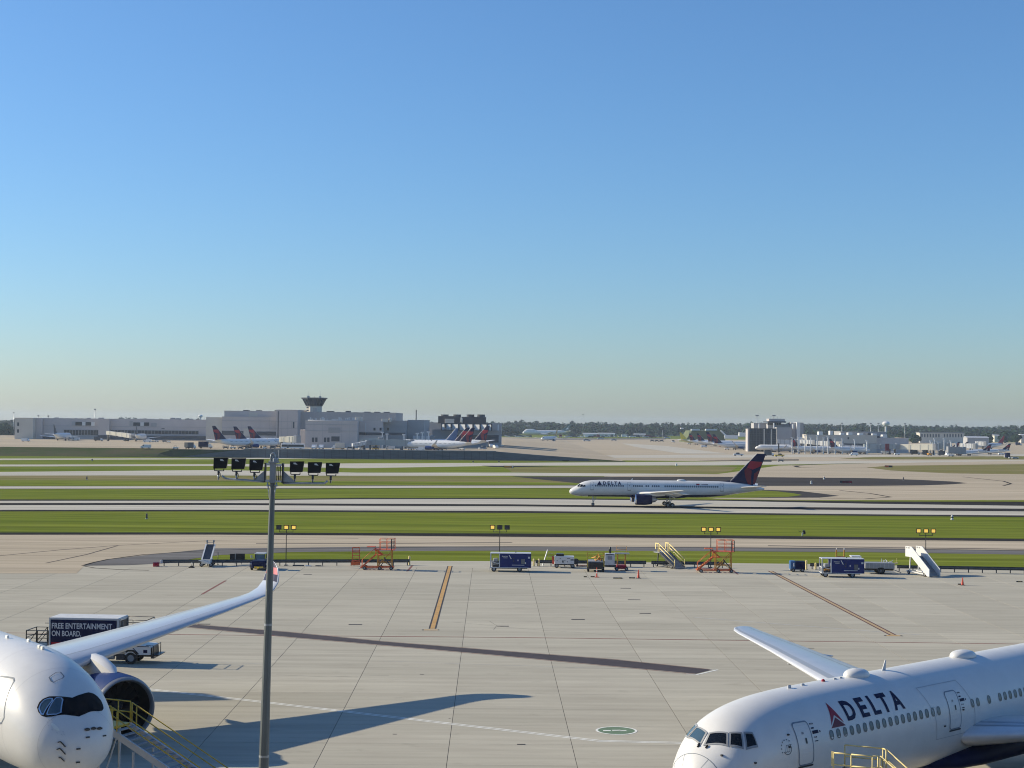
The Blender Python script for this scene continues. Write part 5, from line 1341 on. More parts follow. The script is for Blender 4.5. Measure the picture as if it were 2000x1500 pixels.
# ------------------------------------------------------------------ guard rail along the edge of the apron
def guard(label, p0, p1, endcap=False):
    a, b = Vector(G(*p0)), Vector(G(*p1)); L = (b - a).length; d = (b - a).normalized()
    t = thing('guard_rail', label, 'guard rail', (a.x, a.y, 0), math.atan2(d.y, d.x), 'guard rails along the apron edge')
    s = mb(M_RAIL); pr = [(-.05, .42), (.04, .50), (-.06, .60), (-.06, .70), (.04, .80), (-.05, .88)]
    s.loft([[(x, y, z) for y, z in pr] + [(x, y + .015, z) for y, z in pr[::-1]] for x in (0, L)], True, False); s.build('rail_beam', t)
    n = max(2, int(L / 1.9)); pm = None
    for k in range(n + 1):
        if pm is None: pm = mb(M_DARKM).box(-.06, .06, .02, .16, 0, .78).build('post', t); o = pm
        else: o = pm.copy(); COL.objects.link(o)
        o.parent = t; o.location = (.3 + (L - .6) * k / n, 0, 0)
    if endcap: mb(M_LGREY).cbox(-.25, .12, -.15, .1, .38, .80, .05).build('end_cap', t)
    return t
guard('grey guard rail from its pale end cap on the left to the orange stands', (316, 1105.5), (800, 1104.5), True)
guard('grey guard rail behind the white ground power cart', (1046, 1106), (1262, 1107.6))
guard('grey guard rail between the yellow railed steps and orange stand', (1272, 1107.8), (1415, 1109.6))
guard('short grey guard rail behind the navy cart on the right', (1582, 1112), (1690, 1114))
guard('grey guard rail running out of the picture at the right edge', (1752, 1116), (2060, 1121.5))

# ------------------------------------------------------------------ lamp poles with three lamps
def lamp_pole(px, py, lit, label, top):
    p = pos(px, py); D = p[1]; H = CAM_H + (hor(px) - top) * D / F_PX
    t = thing('lamp_pole', label, 'lamp post', p, 0, 'lamp poles along the guard rail')
    mb(M_BLACK).tube((0, 0, 0), (0, 0, H - .55), .07, .05, 10).build('pole', t)
    mb(M_DARKM).cbox(-.22, .22, -.22, .22, 0, .12, .03).build('base', t)
    s = mb(M_BLACK); s.beam((-.95, 0, H - .95), (.95, 0, H - .95), .07)
    for x in (-.92, .92): s.beam((x, 0, H - .95), (x, 0, H - .55), .06)
    s.build('crossarm', t)
    for k, x in enumerate((-1.02, 0, 1.02)):
        h = mb(M_BLACK); c = (-1 if k == 0 else 1 if k == 2 else 0) * .07
        h.loft([[(x - .36, -.12 , H - .62), (x + .36, -.12, H - .62), (x + .36, -.12, H), (x - .36, -.12, H)], [(x - .26, .22, H - .54), (x + .26, .22, H - .54), (x + .26, .22, H - .08), (x - .26, .22, H - .08)]], True, False)
        ho = h.build('lamp_head', t)
        g = mb(M_LAMP if lit[k] else M_DARKM); g.cbox(x - .25, x + .25, -.15, -.122, H - .52, H - .10, .02); g.build('lamp_lens', ho)
    return t
lamp_pole(558.4, 1104.5, (0, 1, 1), 'lamp pole beside the tall mast, its left lamp dark and two lit', 1025)
lamp_pole(975.5, 1105, (1, 0, 0), 'lamp pole behind the blue ground unit, only its left lamp lit', 1025)
lamp_pole(1388, 1109, (1, 1, 1), 'lamp pole with three lit lamps beside the right orange maintenance stand', 1029)
lamp_pole(1808, 1115.5, (1, 1, 1), 'lamp pole with three lit lamps behind the white passenger stairs', 1032)

# ------------------------------------------------------------------ blue ground units
def blue_unit(px0, px1, pyb, label, rz, shade_door=False):
    p = pos((px0 + px1) / 2, pyb); D = p[1]; L = (px1 - px0) / F_PX * D; h = L / 2
    t = thing('ground_power_unit', label, 'ground unit', p, rz, 'blue ground power units')
    zb, z1 = .55, 2.42
    xo = -h + 1.35
    mb(M_GBLUE).cbox(xo, h, -1.05, 1.05, zb, z1, .06).build('housing', t)
    mb(M_LGREY).cbox(-h + .05, h - .02, -1.08, 1.08, z1, z1 + .07, .02).build('roof', t)
    s = mb(M_LGREY)
    for y in (-1.0, 1.0):
        s.beam((-h + .1, y, .6), (-h + .1, y, z1), .12); s.beam((xo - .06, y, .6), (xo - .06, y, z1), .14)
        s.beam((-h + .1, y, 1.35), (xo, y, 1.05), .08)
    s.box(-h + .05, xo, -1.05, 1.05, .50, .62); s.beam((-h + .1, -1, 1.3), (-h + .1, 1, 1.3), .1); s.build('front_frame', t)
    s = mb(M_DARKM); s.cbox(-h + .3, xo - .1, -.75, .8, .62, 1.35, .08); s.use(M_GREY).cbox(-h + .45, xo - .25, -.85, .3, 1.35, 1.75, .08)
    s.use(M_OYEL if shade_door else M_GREY).tube((-h + .4, -.8, .95), (xo - .15, -.8, 1.15), .10, n=8); s.tube((-h + .45, -.86, 1.25), (xo - .3, -.86, .9), .05, n=8); s.build('engine_block', t)
    s = mb(M_LGREY); s.box(xo + .02, h - .35, -1.09, -1.04, .52, .60); s.box(xo + 1.6, h - .9, -1.075, -1.045, .88, .95); s.build('side_trim', t)
    w = mb(M_WHITE)
    tx = xo + .25
    flat_text(w, 'American', (tx, -1.062, z1 - .42), (1, 0, 0), (0, 0, 1), .15, .80, .01); flat_text(w, 'Airlines', (tx + .22, -1.062, z1 - .60), (1, 0, 0), (0, 0, 1), .12, .55, .01)
    w.prism([(tx + .92, z1 - .18), (tx + 1.02, z1 - .18), (tx + 1.32, z1 - .70), (tx + 1.20, z1 - .70)], -1.068, -1.056, 'xz'); w.build('lettering', t)
    s = mb(M_DARKM)
    for x, z in ((xo + 1.75, z1 - .72), (xo + 1.75, z1 - 1.05)): s.cbox(x, x + .16, -1.07, -1.04, z, z + .16, .02)
    s.box(h - 1.35, h - .82, -1.065, -1.045, 1.05, 1.75); s.use(M_GREY)
    for k in range(5): s.box(h - 1.32, h - .85, -1.075, -1.06, 1.1 + .13 * k, 1.15 + .13 * k)
    s.use(M_LGREY); s.box(h - .42, h - .15, -1.066, -1.05, z1 - .62, z1 - .38); s.box(xo + 2.35, xo + 2.48, -1.066, -1.05, 1.45, 1.65); s.box(h - .82, h - .68, -1.066, -1.05, 1.08, 1.3); s.build('service_hatches', t)
    mb(M_DARKM).tube((h * .25, .2, z1 + .05), (h * .25, .2, z1 + .22), .08, n=8).build('exhaust_stub', t)
    mb(M_BLACK).box(-h + .3, h - .5, -.6, .6, .38, .52).build('chassis', t)
    for x in (-h + .55, h - 1.55):
        for y in (-.9, .9): mb().wheel(x, y, .34, .34, .22, 18).build('wheel', t)
    mb(M_STEEL).path([(-h, 0, .45), (-h - .12, -.4, .4), (-h - .1, -.75, .12)], .03, 6).build('tow_bar', t)
    return t
blue_unit(957, 1037, 1115.5, 'blue ground power unit by the single-lamp-lit pole, its grey front frame open', R(-.6))
t2 = blue_unit(1602, 1685, 1126.5, 'blue ground power unit with yellow hoses inside its open front, right of the navy tug', R(-2.0), True)
for px, h0, m_ in ((1634, 1074, M_OYEL), (1649, 1074.5, M_OYEL)):
    pass
p = pos(1641, 1116); s = mb(M_OYEL); k_ = F_PX / p[1]
t = thing('warning_rack', 'orange and yellow two-post rack showing above the blue unit roof', 'rack', p)
for dx in (-7.5, 7.5): s.beam((dx / k_, 0, 0), (dx / k_, 0, 2.95), .14); s.use(M_WHITE); s.tube((dx / k_, 0, 2.95), (dx / k_, 0, 3.2), .06, n=8); s.use(M_OYEL)
s.build('posts', t); s = mb(M_RED); s.beam((-.5, 0, 1.95), (.5, 0, 1.95), .16, .2); s.beam((-.5, 0, 1.0), (.5, 0, 1.0), .1); s.build('crossbars', t)
# white tug partly hidden behind the second unit
p = pos(1672, 1115)
t = thing('baggage_tractor', 'white tractor roof just showing behind the blue ground unit', 'tractor', p, R(-3))
mb(M_WHITE).cbox(-.8, .9, -.8, .8, .45, 1.2, .08).build('body', t); s = mb(M_WHITE)
s.cbox(-.8, .6, -.78, .78, 1.98, 2.1, .04); [s.beam((x, y, 1.2), (x, y, 2.0), .08) for x in (-.7, .5) for y in (-.7, .7)]; s.build('cab_roof', t)
for x in (-.5, .6):
    for y in (-.7, .7): mb().wheel(x, y, .32, .32, .2, 14).build('wheel', t)

# ------------------------------------------------------------------ orange maintenance stands
def maint_stand(px0, px1, pyb, H, label, rz=0, flip=1):
    p = pos((px0 + px1) / 2, pyb); D = p[1]; h = (px1 - px0) / F_PX * D / 2
    t = thing('maintenance_stand', label, 'work stand', p, rz, 'orange maintenance stands')
    zp = H * .66; xs = h * .05
    s = mb(M_ORANGE); [s.beam((-h, y, .32), (h, y, .32), .13) for y in (-.9, .9)]; [s.beam((x, -.9, .32), (x, .9, .32), .13) for x in (-h, 0, h)]; s.build('base_frame', t)
    s = mb(M_OYEL)
    for x in (xs, h - .2):
        for y in (-.8, .8): s.beam((x, y, .35), (x, y, zp), .12)
    s.beam((xs, -.8, .5), (h - .2, -.8, zp - .2), .08); s.beam((h - .2, -.8, .5), (xs, -.8, zp * .6), .08); s.beam((xs, .8, .5), (h - .2, .8, zp - .2), .08)
    for z in (zp * .35, zp * .7):
        for y in (-.8, .8): s.beam((xs, y, z), (h - .2, y, z), .08)
    s.build('tower_frame', t)
    s = mb(M_ORANGE); s.box(xs - .5, h + .2, -.9, .9, zp - .08, zp); s.build('deck', t)
    s = mb(M_ORANGE); rail(s, [(xs + .2, -.88, zp), (h * .6, -.88, zp), (h + .15, -.88, zp), (h + .15, .88, zp), (h * .6, .88, zp), (xs + .2, .88, zp)], 0, H - zp, .035, True, 2); s.build('deck_rail', t)
    s = mb(M_DARKM); s.box(h + .1, h + .2, -.92, -.8, zp, H); s.box(h - .25, h - .1, -.92, -.84, zp + .02, H); s.build('bumper_strips', t)
    # two flights of open steps
    a = Vector((-h + .1, 0, .35)); b = Vector((xs - .35, 0, zp * .72))
    s = mb(M_ORANGE)
    for y in (-.45, .45): s.beam(a + Vector((0, y, 0)), b + Vector((0, y, 0)), .08, .2)
    s.build('stringers', t)
    n = 9; tm = None
    for k in range(n):
        q = a.lerp(b, (k + .5) / n)
        if tm is None: tm = mb(M_OYEL).box(-.14, .14, -.42, .42, -.03, .03).build('tread', t); o = tm
        else: o = tm.copy(); COL.objects.link(o)
        o.parent = t; o.location = q
    s = mb(M_ORANGE)
    for y in (-.47, .47): s.tube(a + Vector((0, y, .95)), b + Vector((0, y, .95)), .03, n=6); s.tube(a + Vector((0, y, 0)), a + Vector((0, y, .95)), .03, n=6); s.tube(b + Vector((0, y, 0)), b + Vector((0, y, .95)), .03, n=6)
    c = b + Vector((.5, 0, 0)); s.box(b.x - .1, c.x + .3, -.5, .5, b.z - .05, b.z)
    d_ = Vector((xs - .5, 0, zp)); 
    for y in (-.47, .47): s.beam(Vector((c.x + .4, y, b.z)), Vector((c.x - .6, y, zp)), .08, .16)
    s.box(xs - 1.5, xs - .4, -.6, .6, zp + .28, zp + .36)
    s.build('upper_flight', t)
    s = mb(M_DARKM); s.beam((h * .45, -.85, zp * .62), (h * .95, -.85, .4), .14); s.beam((h * .2, .2, .5), (h * .55, .3, zp * .5), .1); s.build('hydraulic_ram', t)
    for x in (-h + .5, h - .2, xs + .3):
        for y in (-.95, .95): mb().wheel(x, y, .24, .24, .16, 14).build('wheel', t)
    return t
maint_stand(706, 768, 1112, 4.15, 'orange two-flight maintenance stand on the left, beside the smaller orange ladder', R(-1))
maint_stand(1361, 1430, 1117.5, 4.35, 'orange two-flight maintenance stand on the right, beside a lit lamp pole', R(-2))
p = pos(695, 1105)
t = thing('step_ladder', 'small orange rolling ladder left of the taller orange stand', 'ladder', p, R(4))
s = mb(M_ORANGE)
for x in (-.5, .5): s.beam((x, -.5, .2), (x, .3, 2.3), .1); s.beam((x, .3, .2), (x, .3, 2.5), .1); s.beam((x - .12, -.55, .2), (x - .12, .5, .2), .1)
s.build('frame', t); tm = None
for k in range(6):
    f = (k + .5) / 6
    if tm is None: tm = mb(M_ORANGE).box(-.5, .5, -.12, .12, -.03, .04).build('tread', t); o = tm
    else: o = tm.copy(); COL.objects.link(o)
    o.parent = t; o.location = (0, -.5 + .8 * f, .2 + 2.1 * f)
s = mb(M_ORANGE); s.beam((-.5, .3, 2.5), (.5, .3, 2.5), .1); s.beam((-.5, .3, 1.9), (.5, .3, 1.9), .08); s.prism([(-.62, .15), (.62, .15), (.62, .62), (-.62, .62)], -.56, -.50, 'xz'); s.build('guard_panel', t)

# ------------------------------------------------------------------ smaller equipment along the rail
# belt loader seen end-on
p = pos(405, 1105.5); t = thing('belt_loader', 'white belt loader with a black belt tilted up, behind the left guard rail', 'belt loader', p, R(4))
s = mb(M_WHITE); s.prism([(-.62, .45), (.62, .45), (.55, 1.0), (-.55, 1.0)], -1.6, 1.4, 'xz'); s.build('body', t)
s = mb(M_WHITE)
for x in (-.60, .60): s.prism([(-1.2, .85), (-1.2, 1.05), (3.2, 2.75), (3.2, 2.50)], x - .09, x + .09, 'yz')
s.build('side_beams', t); mb(M_BLACK).prism([(-1.2, .95), (-1.2, 1.02), (3.2, 2.70), (3.2, 2.6)], -.5, .5, 'yz').build('belt', t)
s = mb(M_GREY); 
for x in (-.45, .45): s.beam((x, 3.0, 2.6), (x, 3.0, 3.15), .12); s.cbox(x - .12, x + .12, 2.9, 3.1, 3.0, 3.3, .03)
s.beam((-.45, 3.0, 2.95), (.45, 3.0, 2.95), .05); s.build('end_posts', t)
mb(M_WHITE).prism([(-1.0, .9), (-.55, .75), (-.2, .6), (.6, .42), (.62, .55), (-.5, 1.0)], -1.75, -1.62, 'xz').build('front_shield', t)
for x in (-.62, .62):
    for y in (-1.2, 1.1): mb().wheel(0, 0, .3, .3, .2, 14).build('wheel', t, loc=(x, y, 0))
for o in t.children:
    if o.name.startswith('wheel'): o.rotation_euler = (0, 0, 0)
p = pos(463.5, 1102); t = thing('double_sign', 'pair of black sign boards seen from behind above the left guard rail', 'sign', p)
k_ = F_PX / p[1]; zz = lambda py: CAM_H + (hor(463) - py) * p[1] / F_PX
bb = mb(M_BLACK).box(-14.5 / k_, -4.8 / k_, -.04, .04, zz(1092), zz(1081)); bb.build('sign_board', t); mb(M_BLACK).box(-3.6 / k_, 14.5 / k_, -.04, .04, zz(1092), zz(1080.5)).build('sign_board', t)
s = mb(M_STEEL); s.beam((-4.2 / k_, 0, 0), (-4.2 / k_, 0, zz(1080.5)), .08); s.beam((8 / k_, 0, 0), (8 / k_, 0, zz(1090)), .06); s.build('sign_post', t)
p = pos(425.5, 1103); t = thing('marker_post', 'thin dark post right of the white belt loader', 'post', p); mb(M_DARKM).tube((0, 0, 0), (0, 0, 1.7), .05, n=8).build('post_shaft', t)
mb(M_DARKM).cbox(-.12, .12, -.12, .12, 0, .06, .02).build('post_foot', t)
p = pos(305, 1106.5); t = thing('equipment_box', 'small red box on the apron left of the guard rail end', 'box', p); mb(M_RED).cbox(-.38, .38, -.3, .3, 0, .5, .05).build('box_body', t); mb(M_DRED).cbox(-.4, .4, -.32, .32, .5, .58, .03).build('box_lid', t)
p = pos(374, 1109); t = thing('wheel_chock', 'dark wheel chock lying by the guard rail below the loader', 'chock', p); mb(M_BLACK).prism([(-.45, 0), (.45, 0), (.15, .28), (-.05, .28)], -.15, .15, 'xz').build('wedge', t); mb(M_STEEL).tube((0, 0, .25), (.05, 0, .8), .03, n=6).build('chock_handle', t)
# pushback tractor, seen from the front
p = pos(509, 1112); t = thing('pushback_tractor', 'dark navy tractor with a yellow tow hitch, left of the tall mast', 'tractor', p, R(-90))
s = mb(M_NAVY); s.cbox(-2.0, 1.6, -1.0, 1.0, .35, 1.25, .1); s.build('body', t)
s = mb(M_NAVY)
for y in (-1.12, 1.12): s.cbox(-1.6, 1.2, y - .18, y + .18, .4, 1.05, .08)
s.build('fenders', t)
s = mb(M_NAVY); [s.beam((x, y, 1.2), (x * .9, y * .9, 2.1), .09) for x in (-.7, .6) for y in (-.68, .68)]; s.use(M_LGREY).cbox(-.85, .72, -.72, .72, 2.1, 2.2, .04); s.build('cab', t)
mb(M_GLASSB).add([(.62, -.6, 1.45), (.62, .6, 1.45), (.55, .56, 2.05), (.55, -.56, 2.05)], [(0, 1, 2, 3)]).build('windscreen', t)
s = mb(M_YEL); s.beam((1.6, -.6, .45), (1.6, .6, .45), .2, .18); s.beam((1.6, 0, .45), (2.3, 0, .35), .16); s.build('tow_hitch', t)
s = mb(M_STEEL); [s.beam((.7, y, 1.3), (.8, y * 1.45, 1.75), .04) for y in (-.75, .75)]; [s.cbox(.76, .84, y - .12, y + .12, 1.6, 1.95, .02) for y in (-1.12, 1.12)]; s.build('mirrors', t)
s = mb(M_LGREY); [s.cbox(1.58, 1.63, y - .14, y + .14, .8, .95, .02) for y in (-1.1, 1.1)]; s.build('headlamps', t)
for x in (-1.3, 1.0):
    for y in (-1.0, 1.0): mb().wheel(x, y, .45, .45, .3, 18).build('wheel', t)
# pallet and boards lying behind the rail
p = pos(585, 1105.5); t = thing('scrap_boards', 'dark and pale boards lying flat by the guard rail right of the mast', 'boards', p)
mb(M_DARKM).box(-.9, .6, -.3, .3, 0, .14).build('dark_board', t); mb(M_LGREY).box(.8, 1.6, -.35, .3, 0, .08).build('pale_board', t); mb(M_DARKM).box(2.2, 3.0, -.2, .2, 0, .12).build('dark_board', t)
def bollard(px, py, h, label, m=M_LYEL):
    p = pos(px, py); t = thing('bollard', label, 'bollard', p, 0, 'yellow bollards by the guard rail')
    mb(m).lathe([(0, .14), (h - .08, .14), (h, .07), (h + .005, .01)], (0, 0, 0), 'z', 12).build('post_shaft', t); mb(M_GREY).lathe([(0, .22), (.05, .22), (.05, .1)], (0, 0, 0), 'z', 12).build('post_foot', t); return t
bollard(799.5, 1104, 1.3, 'yellow bollard at the right end of the left guard rail')
bollard(1042.5, 1106, 1.05, 'left one of two yellow bollards right of the blue unit'); bollard(1052.5, 1106, 1.05, 'right one of two yellow bollards right of the blue unit')
bollard(1575, 1113, 1.35, 'pale yellow bollard right of the small navy tug'); bollard(1593, 1112.5, .95, 'short yellow bollard left of the right-hand blue unit')
# white ladder leaning
p = pos(1066, 1105.5); t = thing('ladder', 'white ladder leaning beside the yellow bollards', 'ladder', p)
s = mb(M_LGREY); s.beam((-.45, 0, 0), (.25, .4, 2.2), .10); s.beam((-.45, .5, 0), (.25, .9, 2.2), .10); s.build('ladder_rails', t)
s = mb(M_LGREY); [s.beam((-.45 + .7 * f, .4 * f, 2.2 * f), (-.45 + .7 * f, .5 + .4 * f, 2.2 * f), .05) for f in (.15, .3, .45, .6, .75, .9)]; s.build('rungs', t)
s = mb(M_STEEL); s.beam((.35, .6, 1.75), (1.3, .6, 1.6), .04); s.beam((.3, .6, 1.3), (1.2, .6, 1.25), .03); s.build('rail_arms', t)
# white ground power cart
p = pos(1102, 1108.5); t = thing('power_cart', 'white ground power cart with a black box on its roof', 'cart', p, R(-1)); k_ = F_PX / p[1]
mb(M_WHITE).cbox(-19 / k_, 19 / k_, -.75, .75, .55, 1.6, .05).build('housing', t)
s = mb(M_BLACK); s.cbox(-16 / k_, -1 / k_, -.5, .5, 1.6, 1.92, .05); s.build('roof_box', t)
s = mb(M_BLACK); s.box(-18 / k_, 18 / k_, -.6, .6, .36, .55); s.box(-4 / k_, -1.6 / k_, -.765, -.75, .75, 1.05); s.build('chassis', t)
s = mb(M_GREY); [s.cbox(x / k_, (x + 2) / k_, -.765, -.75, z, z + .14, .02) for x, z in ((-9, 1.25), (-15, .95), (0, .95), (5, .8))]; s.use(M_NAVY); s.box(12 / k_, 18 / k_, -.765, -.75, 1.05, 1.2); s.box(5 / k_, 11 / k_, -.765, -.75, 1.3, 1.36); s.build('panel_print', t)
s = mb(M_CONEO); s.prism([(-23.5 / k_, .5), (-19.5 / k_, .5), (-20 / k_, 1.5), (-24 / k_, 1.6)], -.3, .1, 'xz'); s.build('cable_flag', t)
mb(M_DARKM).lathe([(-.12, .05), (-.12, .42), (.12, .42), (.12, .05)], (23 / k_, 0, .85), 'y', 18).build('cable_reel', t)
for x in (-15, 16):
    for y in (-.65, .65): mb().wheel(x / k_, y, .3, .3, .18, 16).build('wheel', t)
p = pos(1137, 1106); t = thing('pallet', 'flat brown pallet right of the white power cart', 'pallet', p); s = mb(mat('red_brown_wood', (.30, .16, .12), .8, var=.2, scale=3)); s.box(-.9, .9, -.4, .4, .1, .18); s.build('deck_boards', t); s = mb(M_DARKM); [s.box(x - .08, x + .08, -.4, .4, 0, .1) for x in (-.8, 0, .8)]; s.build('bearers', t)
# yellow cargo dolly tractor with tall yellow frame
p = pos(1163, 1115); t = thing('cargo_loader', 'yellow and black loader with a tangle of yellow hoses on its deck', 'loader', p, R(-92)); k_ = F_PX / p[1]
mb(M_BLACK).cbox(-1.7, 1.7, -1.05, 1.05, .4, 1.3, .1).build('body', t)
s = mb(M_YEL)
for y in (-1.1, 1.1): s.beam((1.5, y, .5), (1.5, y, 1.6), .12); s.beam((1.5, y, 1.5), (1.2, y * 1.05, 2.55), .16); s.beam((-1.4, y, 1.3), (-1.4, y, 2.4), .1)
s.beam((1.2, -1.1, 2.2), (1.2, 1.1, 2.2), .07); s.beam((-1.4, -1.1, 2.4), (-1.4, 1.1, 2.4), .07); s.build('end_frames', t)
s = mb(M_OYEL); rr = random.Random(5)
for k in range(9):
    y = .1 + rr.random() * .9; z = 1.45 + rr.random() * .5; pts = [(rr.uniform(-.6, 1.2), y - .5 + rr.uniform(-.3, .3), z), (rr.uniform(-.4, 1.2), y + .0, z + rr.uniform(-.15, .4)), (rr.uniform(-.4, 1.2), y + rr.uniform(-.2, .1), z - .1)]
    s.path(pts, .06, 6)
s.build('hoses', t)
mb(M_GREY).box(-1.6, 1.6, -1.0, 1.0, 1.3, 1.42).build('deck', t)
for x in (-1.2, 1.2):
    for y in (-1.0, 1.0): mb().wheel(x, y, .45, .45, .3, 18).build('wheel', t)
p = pos(1190.5, 1106.5); t = thing('air_cabinet', 'tall grey cabinet between the yellow loader and the orange scissor stand', 'cabinet', p); k_ = F_PX / p[1]
mb(M_LGREY).cbox(-10 / k_, 9.5 / k_, -.6, .6, .25, 1.85, .06).build('housing', t); mb(M_DARKM).box(-10.2 / k_, 15 / k_, -.5, .5, .05, .25).build('base', t)
mb(M_BLACK).lathe([(1.85, .14), (2.3, .2), (2.65, .14), (2.75, .04)], (.05, 0, 0), 'z', 12).build('exhaust_pipe', t); mb(M_GREY).box(-.3, .3, -.62, -.60, 1.0, 1.5).build('door_panel', t); mb(M_DARKM).cbox(-.55, .55, -.635, -.61, 1.66, 1.76, .02).build('vent_grille', t)
p = pos(1214, 1114); t = thing('scissor_stand', 'orange-legged scissor stand with a flat top right of the grey cabinet', 'work stand', p); k_ = F_PX / p[1]
s = mb(M_OYEL); [s.beam((x / k_, y, .3), (x / k_, y, 2.2), .12) for x in (-8, 7) for y in (-.5, .5)]; [s.beam((-8 / k_, -.55, z), (7 / k_, -.55, z), .07) for z in (.9, 1.5)]; s.build('legs', t)
s = mb(M_GREY); s.box(-14 / k_, 14.5 / k_, -.7, .7, 2.25, 2.36); s.build('top_deck', t)
s = mb(M_RED); s.cbox(-10 / k_, 9 / k_, -.6, .6, .25, .75, .05); s.build('base_unit', t)
s = mb(M_OYEL); rail(s, [(-10 / k_, .6, 2.36), (10 / k_, .6, 2.36)], 0, .9, .025, True, 1); s.build('top_rail', t)
for x in (-10, 9):
    for y in (-.6, .6): mb().wheel(x / k_, y, .25, .25, .15, 12).build('wheel', t)
# stairs truck with yellow rails
def stair_unit(px0, px1, pyb, H, label, rz, m_rail, m_side, solid, name='passenger_stairs', group=None):
    p = pos((px0 + px1) / 2, pyb); D = p[1]
    t = thing(name, label, 'stairs', p, rz, group)
    zp = H * .62; L = 3.6; hw = .85
    for y in (-hw, hw):
        if solid:
            s = mb(m_side); s.prism([(-L * .5 - 1.4, zp - .15), (-L * .5 - 1.4, zp + 1.25), (-L * .5, zp + 1.25), (-L * .5 + .25, zp + 1.05), (L * .5 + .3, 1.05), (L * .5 + .3, .1), (L * .5 - .2, .1), (-L * .5, zp - .15)], y - .05, y + .05, 'xz'); s.build('side_panel', t)
        else:
            s = mb(m_rail); a, b = Vector((-L * .5, y, zp)), Vector((L * .5, y, .25))
            for h in (1.05, .55): s.tube(a + Vector((0, 0, h)), b + Vector((0, 0, h)), .06, n=6)
            for f in (0, 1): s.tube(a.lerp(b, f), a.lerp(b, f) + Vector((0, 0, 1.05)), .05, n=6)
            s.build('handrail', t)
            s = mb(m_rail); s.prism([(-L * .5 - 1.0, zp + .35), (-L * .5 - 1.0, zp + 1.25), (-L * .5 - .1, zp + 1.25), (-L * .5 - .1, zp + 1.1), (-L * .5 - .85, zp + 1.1), (-L * .5 - .85, zp + .35)], y - .04, y + .04, 'xz'); s.beam((-L * .5 - .3, y, zp), (-L * .5 - .3, y, zp + 1.2), .1); s.build('gate_panel', t)
            mb(M_DARKM).beam((-L * .5, y, zp - .1), (L * .5, y, .2), .1, .3).build('stringer', t)
    n = 14; tm = None
    for k in range(n):
        f = (k + .5) / n
        if tm is None: tm = mb(M_GREY).box(-.16, .16, -hw + .05, hw - .05, -.22, 0).build('tread', t); o = tm
        else: o = tm.copy(); COL.objects.link(o)
        o.parent = t; o.location = (-L * .5 + L * f, 0, zp - (zp - .2) * f)
    mb(M_GREY).box(-L * .5 - 1.45, -L * .5, -hw, hw, zp - .15, zp - .03).build('platform', t)
    s = mb(m_side); [s.beam((-L * .5 - .7, y, .35), (-L * .5 - .5, y, zp - .1), .13) for y in (-.7, .7)]; [s.beam((-L * .5 - 1.3, y, .4), (L * .35, y, .3), .16) for y in (-.7, .7)]; s.beam((-L * .5 - 1.3, -.7, .4), (-L * .5 - 1.3, .7, .4), .16); s.build('chassis', t)
    for x in (-L * .5 - .8, L * .25):
        for y in (-.75, .75): mb().wheel(x, y, .26, .26, .18, 14).build('wheel', t)
    if solid:
        s = mb(M_GREY)
        for y in (-hw - .06, hw - .06): s.box(-L * .5 - 1.25, -L * .5 - .95, y, y + .12, zp + .95, zp + 1.15); s.box(-L * .5 - .75, -L * .5 - .45, y, y + .12, zp + .95, zp + 1.15)
        s.build('panel_windows', t)
    return t
stair_unit(1289, 1336, 1109, 3.35, 'passenger stairs with bright yellow handrails left of the right orange stand', R(-60), M_LYEL, M_DARKM, False)
stair_unit(1781, 1833, 1124.5, 4.05, 'white solid-sided passenger stairs with dark grey treads, far right', R(-69), M_WHITE, M_WHITE, True)
# small tugs and trailers on the right
p = pos(1557, 1116.5); t = thing('baggage_tractor', 'small navy and light blue tug right of the orange stand', 'tractor', p, R(178)); k_ = F_PX / p[1]
mb(M_NAVY).cbox(-14 / k_, 5 / k_, -.65, .65, .4, 1.45, .06).build('housing', t); mb(M_LBLUE).cbox(4 / k_, 15 / k_, -.62, .62, .35, 1.5, .1).build('nose', t)
s = mb(M_WHITE); s.cbox(7 / k_, 9.5 / k_, -.68, -.62, .75, 1.25, .02); s.cbox(7 / k_, 9.5 / k_, .62, .68, .75, 1.25, .02); s.build('marker_panel', t); mb(M_GREY).cbox(-14.4 / k_, 15.3 / k_, -.6, .6, .28, .4, .03).build('chassis', t)
for x in (-9, 9):
    for y in (-.6, .6): mb().wheel(x / k_, y, .25, .25, .16, 14).build('wheel', t)
p = pos(1715, 1120); t = thing('flat_trailer', 'grey flatbed trailer with a scrap pile, left of the white passenger stairs', 'trailer', p, R(-2)); k_ = F_PX / p[1]
mb(M_GREY).cbox(-28 / k_, 29 / k_, -1.0, 1.0, .75, 1.5, .04).build('bed', t); s = mb(M_LGREY); [s.box((-27 + 7.2 * k) / k_, (-26.6 + 7.2 * k) / k_, -1.02, -1.0, .78, 1.46) for k in range(8)]; s.box(-28 / k_, 29 / k_, -1.02, -1.0, 1.46, 1.52); s.build('bed_ribs', t)
mb(M_BLACK).box(-30 / k_, 28 / k_, -.6, .6, .45, .75).build('chassis', t)
s = mb(M_LGREY); rr = random.Random(3)
for k in range(7): a = Vector((rr.uniform(8, 24) / k_, rr.uniform(-.6, .6), 1.5)); s.beam(a, a + Vector((rr.uniform(-.5, .5), rr.uniform(-.3, .3), rr.uniform(.05, .5))), .08)
s.build('scrap_pile', t); s = mb(M_LYEL); s.beam((30 / k_, 0, 1.35), (38 / k_, 0, 1.45), .12, .2); s.beam((36 / k_, 0, 1.4), (36 / k_, 0, 2.1), .04); s.build('boom', t); mb(M_GREY).beam((28 / k_, -.2, .6), (44 / k_, -.2, .15), .2, .1).build('tow_bar', t)
for x in (1, 4): [mb().wheel(x / k_, y, .45, .45, .28, 18).build('wheel', t) for y in (-.9, .9)]
